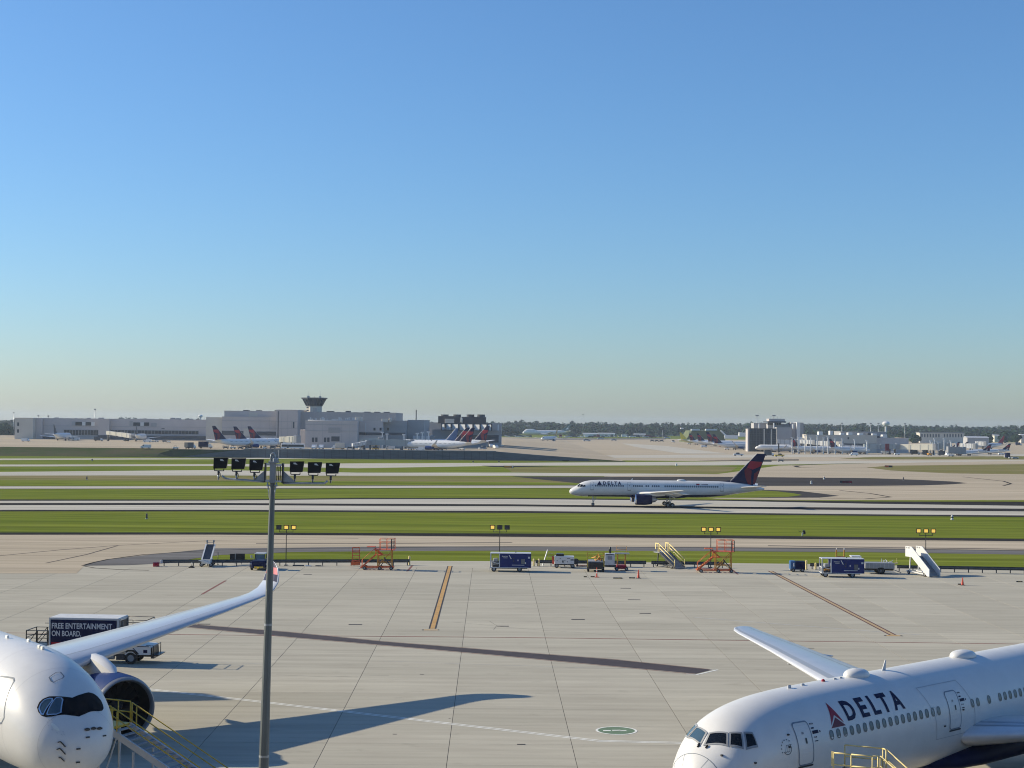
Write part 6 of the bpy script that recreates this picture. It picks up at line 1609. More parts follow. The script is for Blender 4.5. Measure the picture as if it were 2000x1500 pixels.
# cones
def cone(px, py, h, label, tall=False):
    p = pos(px, py); t = thing('traffic_cone', label, 'cone', p, 0, 'orange cones on the apron')
    r = .1 if tall else .17
    c = mb(M_CONEO); c.lathe([(.05, r), (h, .05), (h + .01, .01)], (0, 0, 0), 'z', 14); c.build('cone_body', t)
    if tall:
        s = mb(M_WHITE)
        for f in (.42, .68): rr_ = r + (.05 - r) * f + .012; s.lathe([(h * f, rr_), (h * f + .14, rr_ - .012)], (0, 0, 0), 'z', 14)
        s.build('reflective_band', t)
    b = mb(M_BLACK if not tall else M_CONEO); b.cbox(-.3, .3, -.3, .3, 0, .06, .02); b.build('cone_base', t); return t
cone(1165.5, 1127.5, 1.25, 'tall orange cone with white bands below the yellow loader', True)
cone(1247, 1129.5, 1.1, 'tall plain orange cone right of the banded one')
cone(1880, 1143, .95, 'short orange cone on a black base in front of the white passenger stairs')
def chock(px, py, w_, label):
    p = pos(px, py); t = thing('ground_block', label, 'block', p, 0, 'black blocks lying round the cones'); L = w_ / F_PX * p[1]
    mb(M_BLACK).cbox(-L / 2, L / 2, -.12, .12, 0, .14, .04).build('block_body', t); mb(M_YEL).box(-L * .3, L * .3, -.122, -.118, .04, .08).build('block_strip', t)
for a in ((1143, 1127.3, 6, 'small black block at the left end of the row beside the banded cone'), (1157.5, 1127.3, 8, 'black block touching the banded cone'), (1206.5, 1130, 18, 'long thin black bar between the two tall cones'), (1234.5, 1129.6, 12, 'black block just left of the plain tall cone'), (1874, 1142, 6, 'black block beside the short cone at right'), (1991, 1137, 12, 'black bar on the apron at the right edge')): chock(*a)
# small airfield fixtures standing in the grass
def fixture(px, py, h, w_, label, m, cat='marker', name='marker_post', cap=None):
    p = pos(px, py); D = p[1]; k_ = D / F_PX; t = thing(name, label, cat, p, 0)
    mb(m).lathe([(0, w_ * k_ * .5), (h * k_ * .8, w_ * k_ * .5), (h * k_, w_ * k_ * .25), (h * k_ + .01, .01)], (0, 0, 0), 'z', 12).build('post_shaft', t)
    mb(M_STEEL).lathe([(0, w_ * k_ * .7), (.12, w_ * k_ * .7), (.12, .05)], (0, 0, 0), 'z', 12).build('post_foot', t)
    if cap: mb(cap).lathe([(h * k_ * .45, w_ * k_ * .53), (h * k_ * .75, w_ * k_ * .53)], (0, 0, 0), 'z', 12).build('coloured_band', t)
    return t
fixture(286.5, 1013.5, 11, 3.5, 'black marker post alone in the broad grass strip at left', M_BLACK)
fixture(169.5, 937, 7, 2.6, 'dark marker post in the dry verge at far left', M_BLACK)
fixture(180, 900, 3.5, 3, 'tiny dark marker on the grass below the left bank', M_BLACK)
fixture(1859.5, 1015.5, 9, 5, 'white and dark marker drum in the grass on the right', M_WHITE, cap=M_DARKM)
fixture(1584.5, 945, 6, 4, 'white marker drum on the asphalt island left of the red sign', M_WHITE, cap=M_DARKM)
fixture(1609.5, 936.4, 5.5, 3, 'thin white marker on the upper edge of the asphalt island', M_WHITE, cap=M_DARKM)
fixture(1764.5, 938, 6, 2.4, 'dark marker post on the right part of the asphalt island', M_DARKM)
fixture(1321, 909.5, 4.5, 3.5, 'white marker drum in the dry grass beyond the rolling airliner', M_WHITE)
fixture(827.5, 896.6, 4, 3, 'dark marker at the foot of the retaining wall', M_DARKM)
fixture(924, 903, 3, 2.6, 'dark marker on the thin grass strip, left one of two', M_DARKM); fixture(974.5, 903, 3, 2.6, 'dark marker on the thin grass strip, right one of two', M_DARKM)
p = pos(1567, 1046); t = thing('wind_sensor', 'small white and black instrument with an arm in the grass above the fence', 'sensor', p); s = mb(M_WHITE); s.beam((0, 0, 0), (.05, 0, .55), .22); s.build('mount', t)
s = mb(M_BLACK); s.cbox(.15, .55, -.25, .2, .25, .75, .05); s.tube((-.05, 0, .6), (-.75, 0, .85), .04, n=6); s.cbox(.05, .5, -.2, .2, .7, .95, .05); s.build('instrument', t)
def airsign(px0, px1, py0, py1, label, faces, cat='sign'):
    p = pos((px0 + px1) / 2, py1); D = p[1]; k_ = D / F_PX; W = (px1 - px0) * k_; H = (py1 - py0) * k_
    t = thing('airfield_sign', label, cat, p, 0, 'airfield guidance signs')
    mb(M_BLACK).box(-W / 2, W / 2, -.12, .12, H * .2, H).build('sign_box', t)
    for x0, x1, m in faces: mb(m).box(-W / 2 + x0 * W, -W / 2 + x1 * W, -.135, -.122, H * .28, H * .92).build('sign_face', t)
    s = mb(M_STEEL); [s.box(x * W - .06, x * W + .06, -.06, .06, 0, H * .25) for x in (-.4, .4)]; s.build('sign_legs', t); return t
airsign(1640, 1664, 938.8, 944.6, 'long red and black sign on the dark asphalt island', ((.04, .18, M_DARKM), (.22, .70, M_DRED), (.72, .97, M_RED)))
airsign(1728, 1743, 909, 913.5, 'orange and black sign on the dry grass at right', ((.05, .5, M_ORANGE), (.55, .95, M_BLACK)))
airsign(984, 1003, 909.5, 914.5, 'yellow taxiway sign in the middle of the far grass', ((.03, .80, M_OYEL), (.84, .97, M_SHADE)))
airsign(1008, 1024, 884, 887.5, 'yellow-brown sign at the end of the retaining wall', ((.03, .97, M_YEL),))
airsign(1098, 1112, 898.6, 901.6, 'dark low sign on the grass tip right of the wall', ((.1, .9, M_BLACK),))
p = pos(1490, 902.4); t = thing('distance_board', 'long dark board just behind the airliner tail fin', 'sign', p); k_ = p[1] / F_PX
mb(M_BLACK).box(0, 17 * k_, -.1, .1, .2, 3.0 * k_).build('sign_box', t); mb(M_STEEL).box(1, 1.2, -.05, .05, 0, .25).build('sign_legs', t)

# ------------------------------------------------------------------ the terminal the viewer stands in, unseen, added to block sky light from behind
t = thing('terminal_building', 'unseen glazed terminal front with a roof deck behind the viewpoint, added to block sky light', 'terminal', (0, -9, 0))
s = mb(M_GREY)
s.box(-170, 170, -40, 0, 0, 17.2); s.box(-170, 170, -40, -6, 17.2, 33); s.build('front_wall', t)
s = mb(M_DARKM); s.box(-170, 170, 0.02, .25, 5.4, 16.4); s.box(-170, 170, -5.98, -5.8, 18.2, 32); s.build('glazing', t)
s = mb(M_LGREY); [s.box(-170 + 5 * k, -169.8 + 5 * k, .25, .45, 5.2, 16.6) for k in range(69)]; s.build('mullions', t)

# ================================================================== THE FAR SIDE OF THE FIELD
M_B1 = mat('concrete_wall_lilac', (.50, .46, .445), .8, var=.07, scale=.06, rnd=.03)
M_B2 = mat('concrete_wall_tan', (.56, .52, .45), .8, var=.07, scale=.06)
M_B3 = mat('concrete_wall_grey', (.37, .365, .365), .8, var=.07, scale=.06)
M_BW = mat('white_cladding', (.68, .68, .66), .6, var=.05, scale=.1)
M_BD = mat('dark_cladding', (.05, .06, .075), .5, var=.15, scale=.1)
M_BG = mat('curtain_wall_glass', (.02, .03, .045), .15, var=.25, scale=.08)
M_ROOF = mat('flat_roof', (.24, .24, .24), .9, var=.1, scale=.05)
M_COOL = mat('cooling_tower_dark', (.055, .06, .07), .7, var=.2, scale=.2)
M_BR = mat('jet_bridge_cream', (.66, .62, .50), .6, var=.06, scale=.2)
M_BRG = mat('jet_bridge_grey', (.34, .38, .38), .6, var=.1, scale=.2)

ORD_ = 'first second third fourth fifth sixth seventh eighth ninth tenth eleventh twelfth thirteenth fourteenth fifteenth sixteenth seventeenth first second third fourth fifth sixth'.split()
class Bld:
    """a building block whose parts are given by their outline in the photograph at distance D (front face)"""
    def __init__(b, name, label, cat, pxc, D, z0=PLAT, group=None):
        b.D, b.z0, b.xc = D, z0, AT(pxc, D)
        b.t = thing(name, label, cat, (b.xc, D, z0), 0, group)
    def X(b, px): return AT(px, b.D) - b.xc
    def Z(b, px, py): return zat(px, py, b.D) - b.z0
    def vol(b, name, x0, x1, ytop, depth, m, y0=0.0, ybot=None, roof=True, parapet=True):
        X0, X1 = b.X(x0), b.X(x1); z1 = b.Z((x0 + x1) / 2, ytop); z0 = 0 if ybot is None else b.Z((x0 + x1) / 2, ybot)
        s = mb(m).box(X0, X1, y0, y0 + depth, z0, z1)
        if roof:
            s.use(M_ROOF).box(X0 + .5, X1 - .5, y0 + .5, y0 + depth - .5, z1 - .2, z1 + .02)
            if parapet: s.use(m); s.box(X0 - .12, X1 + .12, y0 - .12, y0 + .4, z1, z1 + .6); s.box(X0 - .12, X0 + .4, y0 + .4, y0 + depth, z1, z1 + .6); s.box(X1 - .4, X1 + .12, y0 + .4, y0 + depth, z1, z1 + .6)
        return s.build(name, b.t)
    def panel(b, name, x0, x1, y0, y1, m, proud=.15, parent=None, mull=0, yb=0.0, rec=None):
        s = mb(m); xm = (x0 + x1) / 2
        s.box(b.X(x0), b.X(x1), yb - proud, yb + .05, b.Z(xm, y1), b.Z(xm, y0))
        o = s.build(name, parent or b.t)
        if mull:
            f = mb(M_B3); n = mull
            for k in range(n + 1):
                x = b.X(x0) + (b.X(x1) - b.X(x0)) * k / n; f.box(x - .12, x + .12, yb - proud - .12, yb - proud, b.Z(xm, y1), b.Z(xm, y0))
            f.box(b.X(x0), b.X(x1), yb - proud - .12, yb - proud, b.Z(xm, y0) - .2, b.Z(xm, y0) + .1); f.build('window_frame', o)
        return o
    def seam(b, x0, x1, y, m=None, yb=0.0, name='string_course'):
        xm = (x0 + x1) / 2; z = b.Z(xm, y)
        return mb(m or M_B3).box(b.X(x0), b.X(x1), yb - .22, yb - .02, z - .15, z + .15).build(name, b.t)
    def boxes(b, name, L, m, y0=4, depth=4, lift=0.0):
        for x0, x1, yt, yb_ in L:
            xm = (x0 + x1) / 2; mb(m).cbox(b.X(x0), b.X(x1), y0, y0 + depth, b.Z(xm, yb_) - .4, b.Z(xm, yt), .15).build(name, b.t)

# ---- long low concourse on the left
B = Bld('concourse', 'long low lilac-grey concourse at the far left with a band of dark windows', 'terminal', 240, 1150)
B.vol('end_block', 30, 66, 817.5, 40, M_B2); B.vol('end_block', 66.3, 78, 818, 26, M_B1, 6); B.vol('main_wall', 78.3, 191, 818.6, 40, M_B1, 10)
B.vol('step_wall', 191.3, 212, 819.4, 40, M_B1, 3); B.vol('main_wall', 212.3, 432, 820.4, 40, M_B1, 8)
for y0, y1 in ((825, 832), (838.5, 845)): B.panel('window', 35, 38.5, y0, y1, M_BG)
B.seam(78.3, 191, 832, M_B3, 10); B.seam(212.3, 432, 834, M_B3, 8); B.seam(78.3, 191, 852, M_B3, 10)
B.panel('window_band', 119, 188, 839.6, 850, M_BG, .2, None, 12, 10); B.panel('window_band', 212.6, 385, 840.5, 847.5, M_BG, .2, None, 26, 8)
for x0, x1, y0, y1, m, yb in ((141.5, 154, 824, 831, M_BG, 10), (154.4, 161, 824, 831, M_BW, 10), (161.4, 172, 824.4, 831, M_BG, 10), (172.4, 179, 824, 832, M_BW, 10), (256.5, 270, 825, 832, M_BG, 8), (270.4, 277, 824.8, 832, M_BW, 8), (277.4, 287.5, 825, 832, M_BG, 8), (291, 302.5, 826, 833, M_B3, 8), (249, 256, 822, 832, M_B3, 8), (134, 141, 823, 831, M_B3, 10)): B.panel('skylight_window', x0, x1, y0, y1, m, .35, None, 0, yb)
B.panel('loading_bay', 78.5, 118, 853, 859, M_BD, .2, None, 0, 10); B.panel('loading_bay', 190.5, 430, 851, 858, M_BD, .2, None, 0, 2.6)
B.panel('sign_plate', 312, 318, 836.4, 838, M_BD, .2, None, 0, 8)
rr = random.Random(11)
B.boxes('roof_unit', [(96, 101.5, 815.2, 818), (107, 109, 816, 818), (183, 191, 815.6, 818.6), (325, 333, 815.8, 820), (336, 344, 816.6, 820), (362, 367, 817.5, 820.4), (118, 121, 816.5, 818.6), (125, 127, 816.5, 818.6), (136, 139, 816.4, 818.6), (160, 165, 816, 818.6), (262, 275, 817.6, 820), (282, 292, 817.8, 820), (225, 229, 818.6, 820.4)], M_B3, 14, 5)
s = mb(M_BW)
for x0, x1 in ((263, 273), (282, 292)): s.box(B.X(x0), B.X(x1), 12, 14, B.Z(268, 819), B.Z(268, 817.6))
s.build('roof_light', B.t)
# ---- main block
B = Bld('terminal_building', 'tall windowless lilac-grey terminal block below the control tower', 'terminal', 600, 1050)
B.vol('upper_block', 432.5, 540, 804, 60, M_B1, 12, 815.5); B.vol('main_block', 432.5, 540, 815.6, 70, M_B1, 4); B.vol('stair_tower', 540.3, 582, 802, 60, M_B1, 0); B.vol('rear_block', 582.4, 770, 806.6, 70, M_B3, 16)
B.vol('low_link', 400, 432.2, 816.5, 60, M_B2, 6)
B.seam(432.5, 540, 822, M_B3, 4); B.seam(432.5, 540, 836, M_B3, 4); B.seam(540.3, 582, 836.5, M_B3); B.seam(540.3, 582, 823.5, M_B3)
B.panel('louvre', 573, 576, 824, 836, M_BD, .12); B.panel('louvre', 570.6, 571.6, 824, 836, M_B3, .12)
B.panel('wall_panel', 481, 498, 805.5, 814, M_B2, .1, None, 0, 12); B.panel('dock_opening', 500, 540, 843, 850.5, M_BD, .2, None, 0, 4); B.panel('lower_wall', 475, 500, 836.6, 852, M_B2, .3, None, 0, 4); B.panel('dock_opening', 432.5, 475, 841.5, 850, M_BD, .2, None, 0, 4)
B.panel('down_pipe', 543.5, 545, 803, 858, M_BD, .3)
for x_ in (452, 471, 489, 507, 525): B.panel('wall_joint', x_, x_ + .5, 816.5, 860, M_B3, .06, None, 0, 4)
for x_ in (551, 562): B.panel('wall_joint', x_, x_ + .5, 803.5, 858, M_B3, .06)
for x_ in (608, 632, 657, 681, 706, 731, 755): B.panel('wall_joint', x_, x_ + .5, 808, 822, M_B1, .06, None, 0, 16)
B.boxes('roof_unit', [(465.5, 475, 800.4, 804), (491, 500, 800.8, 804), (510, 519.5, 802.4, 804), (528, 536.5, 801, 804)], M_COOL, 20, 8)
B.boxes('roof_unit', [(630, 643.5, 802.4, 806.6), (650.5, 657, 804.2, 806.6), (668, 676.5, 802, 806.6), (684, 693, 804.6, 806.6), (704.5, 717, 803.6, 806.6), (725, 736, 803.8, 806.6), (744, 755.5, 804, 806.6)], M_COOL, 24, 8)
# ---- front block with two dark openings
B = Bld('terminal_annex', 'lower lilac annex with two square openings in front of the terminal block', 'terminal', 650, 905)
B.vol('front_wall', 597.4, 699, 823.4, 60, M_B1, 0); B.vol('side_wall', 584.5, 597, 841, 40, M_B1, 5)
B.seam(597.4, 699, 841.5, M_B3); B.seam(597.4, 699, 829.5, M_B3)
for x_ in (614, 631, 668, 684): B.panel('wall_joint', x_, x_ + .5, 824, 866, M_B3, .06)
B.panel('louvre', 643, 665.5, 835.4, 845.4, M_B3, .2, None, 5); B.panel('garage_door', 648.5, 664.5, 852.4, 862, M_BD, .12)
for x in (610.5, 617, 634, 640.5): B.panel('door', x, x + 4.5, 854.5, 863.5, M_BD, .1)
B.vol('rear_wall', 699.4, 745, 824.4, 60, M_B1, 10); B.vol('rear_wall', 745.3, 790, 823.2, 60, M_B3, 22); B.vol('rear_wall', 790.3, 824, 822, 60, M_B3, 30)
for x in (727.5, 739.5, 751): B.panel('window', x, x + 4, 835.6, 841, M_BG, .15, None, 0, 10 if x < 745 else 22)
B.panel('down_pipe', 711, 713, 826, 850, M_LGREY, .4, None, 0, 10); B.panel('dark_strip', 699.6, 790, 845, 850, M_BD, .2, None, 0, 9.8)
B.boxes('roof_unit', [(690, 702, 814, 824), (741, 755.5, 818, 823.4), (757, 760, 815.5, 823)], M_B2, 14, 8)
s = mb(M_LGREY)
for k in range(30):
    x = B.X(600 + 3.3 * k); h = rr.uniform(.4, 2.6); s.box(x, x + rr.uniform(.3, 1.0), 6, 7.2, B.Z(650, 823), B.Z(650, 823) + h)
s.tube((B.X(600), 5.4, B.Z(600, 821)), (B.X(697), 5.4, B.Z(697, 821)), .22, n=8); s.build('roof_pipes', B.t)
# ---- control tower
D = 1062; B = Bld('control_tower', 'control tower with a flared dark glass cab above the left terminal', 'control tower', 605.5, D)
kx = D / F_PX
z = lambda py: B.Z(605, py); n8 = [R(22.5 + 45 * k) for k in range(8)]
ring = lambda r, zz: [(r * kx * math.cos(a) / math.cos(R(22.5)), 24 + r * kx * math.sin(a) / math.cos(R(22.5)), zz) for a in n8]
mb(M_B2).loft([ring(14.6, 0), ring(14.6, z(792))], True, False).build('shaft', B.t)
mb(M_BG).loft([ring(15.2, z(791.5)), ring(22, z(778.6))], True, False).build('cab_glass', B.t)
s = mb(M_BD)
for k in range(8):
    for f in (0, .5):
        def cp(r, zz):
            p, q = Vector(ring(r, zz)[k]), Vector(ring(r, zz)[(k + 1) % 8]); return p.lerp(q, f)
        s.beam(cp(15.4, z(791.5)), cp(22.2, z(778.6)), .45)
s.build('cab_mullions', B.t)
mb(M_BD).loft([ring(22.5, z(778.8)), ring(25.2, z(777.4)), ring(25.2, z(776)), ring(23, z(775.6))], True, False).build('roof', B.t)
mb(M_BD).loft([ring(15.4, z(793)), ring(16.0, z(791)), ], True, False).build('cab_sill', B.t)
s = mb(M_STEEL)
for px_, top in ((593, 763), (606.5, 769), (617, 762), (623, 773)): s.tube((B.X(px_), 24, z(776)), (B.X(px_), 24, z(top)), .16, .08, 6)
s.box(B.X(592), B.X(595.5), 22, 26, z(776), z(772)); s.box(B.X(616), B.X(619), 22, 26, z(776), z(772.5)); s.build('antennas', B.t)
s = mb(M_BD)
for py in (795, 800): s.box(B.X(596), B.X(600), 24 - 15.4, 24 - 14.4, z(py + 2.5), z(py))
s.use(M_B3).box(B.X(609), B.X(616), 24 - 16, 24 - 14.6, z(806), z(796)); s.build('shaft_windows', B.t)
# ---- chimney, cooling towers, white panelled hall
D = 1080; t = thing('chimney', 'thin dark chimney between the terminal and the cooling towers', 'chimney', (AT(813.5, D), D, PLAT)); mb(M_BD).tube((0, 0, 0), (0, 0, zat(813, 800.5, D) - PLAT), .42, .38, 12).build('flue', t)
mb(M_B3).box(-2, 2, -2, 2, 0, 5).build('plinth', t)
B = Bld('cooling_plant', 'row of dark cooling towers with round fan stacks on the roof right of the chimney', 'cooling towers', 904, 1040)
B.vol('tower_body', 856.5, 898, 812.8, 14, M_COOL, 0, 827, True, False); B.vol('tower_body', 902, 949.5, 814.4, 14, M_COOL, 0, 827, True, False); B.vol('support_hall', 822, 980, 827.2, 40, M_B3, 1)
for x in (868.5, 893, 919, 940):
    r = B.D / F_PX * 8; zb = B.Z(x, 813.5); mb(M_COOL).lathe([(zb - .5, r), (zb + 1.0, r * .92), (zb + 1.4, r * .98), (zb + 1.4, r * .9), (zb + .2, r * .85), (zb + .2, .01)], (B.X(x), 7, 0), 'z', 20).build('fan_stack', B.t)
B.boxes('roof_unit', [(870, 888, 818, 827)], M_B2, -4, 6)
mb(M_BW).tube((B.X(903.5), -1, B.Z(903, 827)), (B.X(903.5), -1, B.Z(903, 817)), .25, n=8).build('vent_pipe', B.t)
s = mb(M_COOL)
for x in range(858, 949, 6): s.box(B.X(x), B.X(x) + .3, -.15, 0, B.Z(900, 826), B.Z(900, 814))
s.build('louvre_ribs', B.t)
B = Bld('cargo_hall', 'hall with white wall panels between dark piers below the cooling towers', 'hall', 918, 985)
B.vol('upper_hall', 862, 962, 828.4, 30, M_BD, 0, 841); B.vol('side_block', 962.3, 974, 828.6, 30, M_B3, 0, 841)
for x0, x1 in ((864, 869), (873, 881), (884.5, 895.5), (898.5, 909.5), (912.5, 923.5), (926.5, 937.5), (940.5, 951), (954, 960), (972.4, 975.6)):
    X0_, X1_ = B.X(x0), B.X(x1); w_ = X1_ - X0_; mb(M_BW).prism([(X0_, -.1), (X1_, -w_ * .8), (X1_, -w_ * .8 + .3), (X0_ + .3, -.05)], B.Z(918, 840.4), B.Z(918, 829), 'xy').build('wall_panel', B.t)   # sawtooth shape added to the panels so that the sun brightens them
B.vol('lower_hall', 845, 980, 841.2, 34, M_B3, 3); B.panel('dark_bay', 893, 975, 849.4, 864, M_BD, .2, None, 0, 3)
B.boxes('balcony', [(868, 890, 836.6, 838)], M_B3, -1.6, 2)
# ---- jet bridges
def jet_bridge(label, px0, px1, py0, py1, drop, D, z0, m, rz=0, name='jet_bridge'):
    k = D / F_PX; L = (px1 - px0) * k / math.cos(rz); xc = AT((px0 + px1) / 2, D); h = (py1 - py0) * k
    t = thing(name, label, 'jet bridge', (xc, D, z0), rz, 'jet bridges at the far gates')
    zb = zat((px0 + px1) / 2, py1, D) - z0; d = drop * k
    mb(m).loft([[(-L / 2, -1.4, zb), (-L / 2, 1.4, zb), (-L / 2, 1.4, zb + h), (-L / 2, -1.4, zb + h)], [(L * .05, -1.4, zb - d * .55), (L * .05, 1.4, zb - d * .55), (L * .05, 1.4, zb + h - d * .55), (L * .05, -1.4, zb + h - d * .55)]], True, False).build('tunnel', t)
    mb(m).loft([[(L * .02, -1.7, zb - d * .5 - .2), (L * .02, 1.7, zb - d * .5 - .2), (L * .02, 1.7, zb + h - d * .5 + .2), (L * .02, -1.7, zb + h - d * .5 + .2)], [(L / 2, -1.7, zb - d - .2), (L / 2, 1.7, zb - d - .2), (L / 2, 1.7, zb + h - d + .2), (L / 2, -1.7, zb + h - d + .2)]], True, False).build('tunnel', t)
    s = mb(M_GREY); s.cbox(L / 2 - .3, L / 2 + 2.4, -2, 2, zb - d - .4, zb + h - d + .5, .3); s.build('cab', t)
    s = mb(M_DARKM); s.box(-L / 2 + .3, -L / 2 + 1.2, -.6, .6, 0, zb); [s.box(L * .30, L * .30 + .5, y, y + .5, 0, zb - d * .8) for y in (-1.6, 1.1)]; s.box(L * .26, L * .30 + .8, -1.9, 1.9, .3, 1.0); s.build('legs', t)
    s = mb(M_GREY)
    for kx_ in (-.35, -.1, .18, .38): s.box(L * kx_, L * kx_ + .25, -1.78, -1.70, zb - d * .8, zb + h - d * .1)
    s.build('tunnel_ribs', t)
    return t
jet_bridge('long cream jet bridge at the left concourse', 207, 262, 842, 849, 5.5, 1085, PLAT, M_BR, R(-32))
jet_bridge('grey jet bridge at the right end of the left gates', 706, 742, 857, 866, -2, 862, PLAT, M_BRG, R(-4)); jet_bridge('green-grey jet bridge with roof gear reaching to the winglet jet', 722, 802, 858, 869, 2, 850, PLAT, M_BRG, R(3))
jet_bridge('cream jet bridge right of the three red tails', 548, 580, 853, 864, -1, 868, PLAT, M_BR, R(-30)); jet_bridge('pale jet bridge in front of the cargo hall', 808, 842, 851, 858, 1, 930, PLAT, M_LGREY, R(6))
jet_bridge('white jet bridge between the annex and the parked jets', 690, 716, 866, 872, -4, 845, PLAT, M_LGREY, R(20))
# ---- right hand concourse
B = Bld('glass_block', 'dark glass office block with pale edges at the right concourse', 'terminal', 1490, 1150, 0)
B.vol('glass_body', 1465, 1517, 838.2, 13, M_BG, 0); B.vol('side_wall', 1461.5, 1464.6, 839, 10, M_B1, 1)
s = mb(M_BD)
for k in range(9): s.box(B.X(1465 + 6.4 * k), B.X(1465 + 6.4 * k) + .3, -.25, 0, 0, B.Z(1490, 838.4))
for k in range(7): s.box(B.X(1465), B.X(1517), -.2, 0, B.Z(1490, 842 + 4.6 * k) - .15, B.Z(1490, 842 + 4.6 * k) + .15)
s.build('mullions', B.t); s = mb(M_B2); [s.box(B.X(x), B.X(x) + .9, -.5, 0, 0, B.Z(1490, 838)) for x in (1492, 1506)]; s.build('pale_fins', B.t)
B = Bld('concourse_core', 'grey stepped core with a roof-top control cab at the right concourse', 'terminal', 1520, 1185, 0)
B.vol('grey_block', 1517.5, 1547, 836, 14, M_B3, 0); B.vol('mid_block', 1547.3, 1557, 827, 14, M_B1, 4); B.vol('white_tower', 1557.3, 1563.5, 826.6, 14, M_BW, 0); B.vol('grey_tower', 1563.8, 1571, 827, 20, M_B3, 2); B.vol('upper_block', 1481, 1506, 827.6, 14, M_B3, 20)
B.vol('cab_base', 1505, 1547, 829.5, 18, M_B3, 10); B.panel('cab_glass', 1504, 1530, 825.4, 830, M_BG, .3, None, 6, 10); B.vol('roof_slab', 1502, 1538, 822.8, 22, M_BD, 4, 825.4, True, False); B.vol('penthouse', 1507, 1538, 819.4, 12, M_B1, 10, 823)
B.boxes('pale_post', [(1482, 1484.5, 827.4, 838), (1510.5, 1513, 826, 836), (1548, 1551, 828, 836)], M_BW, -1.2, 1)
s = mb(M_STEEL); [s.tube((B.X(x), 20, B.Z(x, 820)), (B.X(x), 20, B.Z(x, y)), .16, .1, 6) for x, y in ((1513, 811), (1519, 815), (1528.5, 808), (1533, 811))]; s.build('antennas', B.t)
def hi_mast(px, top, base, D, z0, label, w=5.5):
    t = thing('light_mast', label, 'light mast', (AT(px, D), D, z0), 0, 'high light masts over the far aprons'); H = zat(px, top, D) - z0
    mb(M_STEEL).tube((0, 0, 0), (0, 0, H), .35, .18, 8).build('mast_shaft', t); k = D / F_PX
    s = mb(M_GREY); s.box(-w / 2 * k, w / 2 * k, -.5, .5, H - .9, H); s.build('lamp_crown', t); return t
hi_mast(1479, 810.6, 850, 1250, 0, 'left of two tall light masts behind the dark glass block', 6.5); hi_mast(1512, 810.6, 850, 1250, 0, 'tall light mast rising directly behind the roof-top control cab', 6.5)
hi_mast(186.5, 798.5, 850, 1300, PLAT, 'tall mast standing behind the long left concourse', 3.2); hi_mast(28, 805, 850, 1500, 0, 'thin mast at the far left edge', 1.8); hi_mast(1139.5, 809, 840, 2300, 0, 'red and white radio mast in front of the central wood', 3.0)
hi_mast(76, 811, 818, 1200, PLAT, 'small lamp mast above the left concourse, left one', 3); hi_mast(95.5, 811.4, 818, 1200, PLAT, 'small lamp mast above the left concourse, right one', 3)
for px, tp, lb in ((1645, 825.8, 'lamp mast behind the left end of the tan concourse wall'), (1701, 826, 'lamp mast just left of the white water tank dome, left one of two'), (1716, 826, 'lamp mast just left of the white water tank dome, right one of two'), (1768, 826.6, 'lamp mast alone right of the white water tank dome')): hi_mast(px, tp, 850, 1350, 0, lb, 4)
hi_mast(1294.5, 840, 853, 1900, 0, 'thin pale mast at the end of the far car park', 1.2)
B = Bld('right_concourse', 'low tan concourse with white rooftop boxes behind the right-hand jets', 'terminal', 1660, 1140, 0)
B.vol('tan_wall', 1576, 1713, 851, 16, M_B2, 0); B.vol('grey_wall', 1713.3, 1778, 857, 40, M_B1, 4); B.vol('upper_grey', 1656, 1747, 845, 24, M_B3, 24)
for x0, x1, y0, y1 in ((1602, 1610, 843, 852), (1624, 1629.5, 841.5, 851), (1645, 1652, 846, 852), (1659.5, 1668, 845, 854), (1681, 1689, 846, 854), (1707, 1716, 847, 857), (1727, 1736, 849, 856.6)): B.boxes('roof_unit', [(x0, x1, y0, y1)], M_BW, 4, 6)
B.panel('louvre', 1612, 1624, 853, 861, M_B3, .2); B.panel('door', 1656, 1659, 854, 858, M_BD, .2); B.panel('shade_strip', 1577, 1712, 866, 872, M_BD, .2)
for x0, x1, y0, y1, m in ((1552, 1562, 857, 866, M_B1), (1566, 1575, 855, 867, M_BW), (1700, 1706, 846, 852, M_BD), (1719, 1724, 852, 857, M_BD)): B.boxes('roof_unit', [(x0, x1, y0, y1)], m, 8, 5)
jet_bridge('long grey jet bridge at the right concourse', 1688, 1750, 867.5, 876, 0, 1090, 0, M_BRG); jet_bridge('long bright cream jet bridge at the right concourse', 1752, 1818, 868, 878.5, -1, 1085, 0, M_BR, R(-34)); jet_bridge('grey jet bridge left of the parked jet with its nose to us', 1640, 1690, 868, 877, 3, 1100, 0, M_LGREY, R(5))
jet_bridge('steel jet bridge among the lifts at the right gates', 1822, 1850, 863, 875, 3, 1085, 0, M_BRG, R(-10)); jet_bridge('dark grey jet bridge left of the right-hand tail group', 1850, 1880, 872, 884, 2, 1060, 0, M_GREY, R(12)); jet_bridge('pale jet bridge beside the dark glass block', 1520, 1552, 858, 866, 2, 1120, 0, M_LGREY, R(-8))
D = 1086; t = thing('red_panel', 'red panel between the two long jet bridges', 'panel', (AT(1732, D), D - 2.5, 0)); mb(M_DRED).box(-1.4, 1.4, -.2, .2, zat(1732, 880, D), zat(1732, 866.5, D)).build('red_face', t); mb(M_DARKM).box(-1.2, -.9, -.1, .1, 0, zat(1732, 880, D)).build('panel_leg', t); mb(M_DARKM).box(.9, 1.2, -.1, .1, 0, zat(1732, 880, D)).build('panel_leg', t)
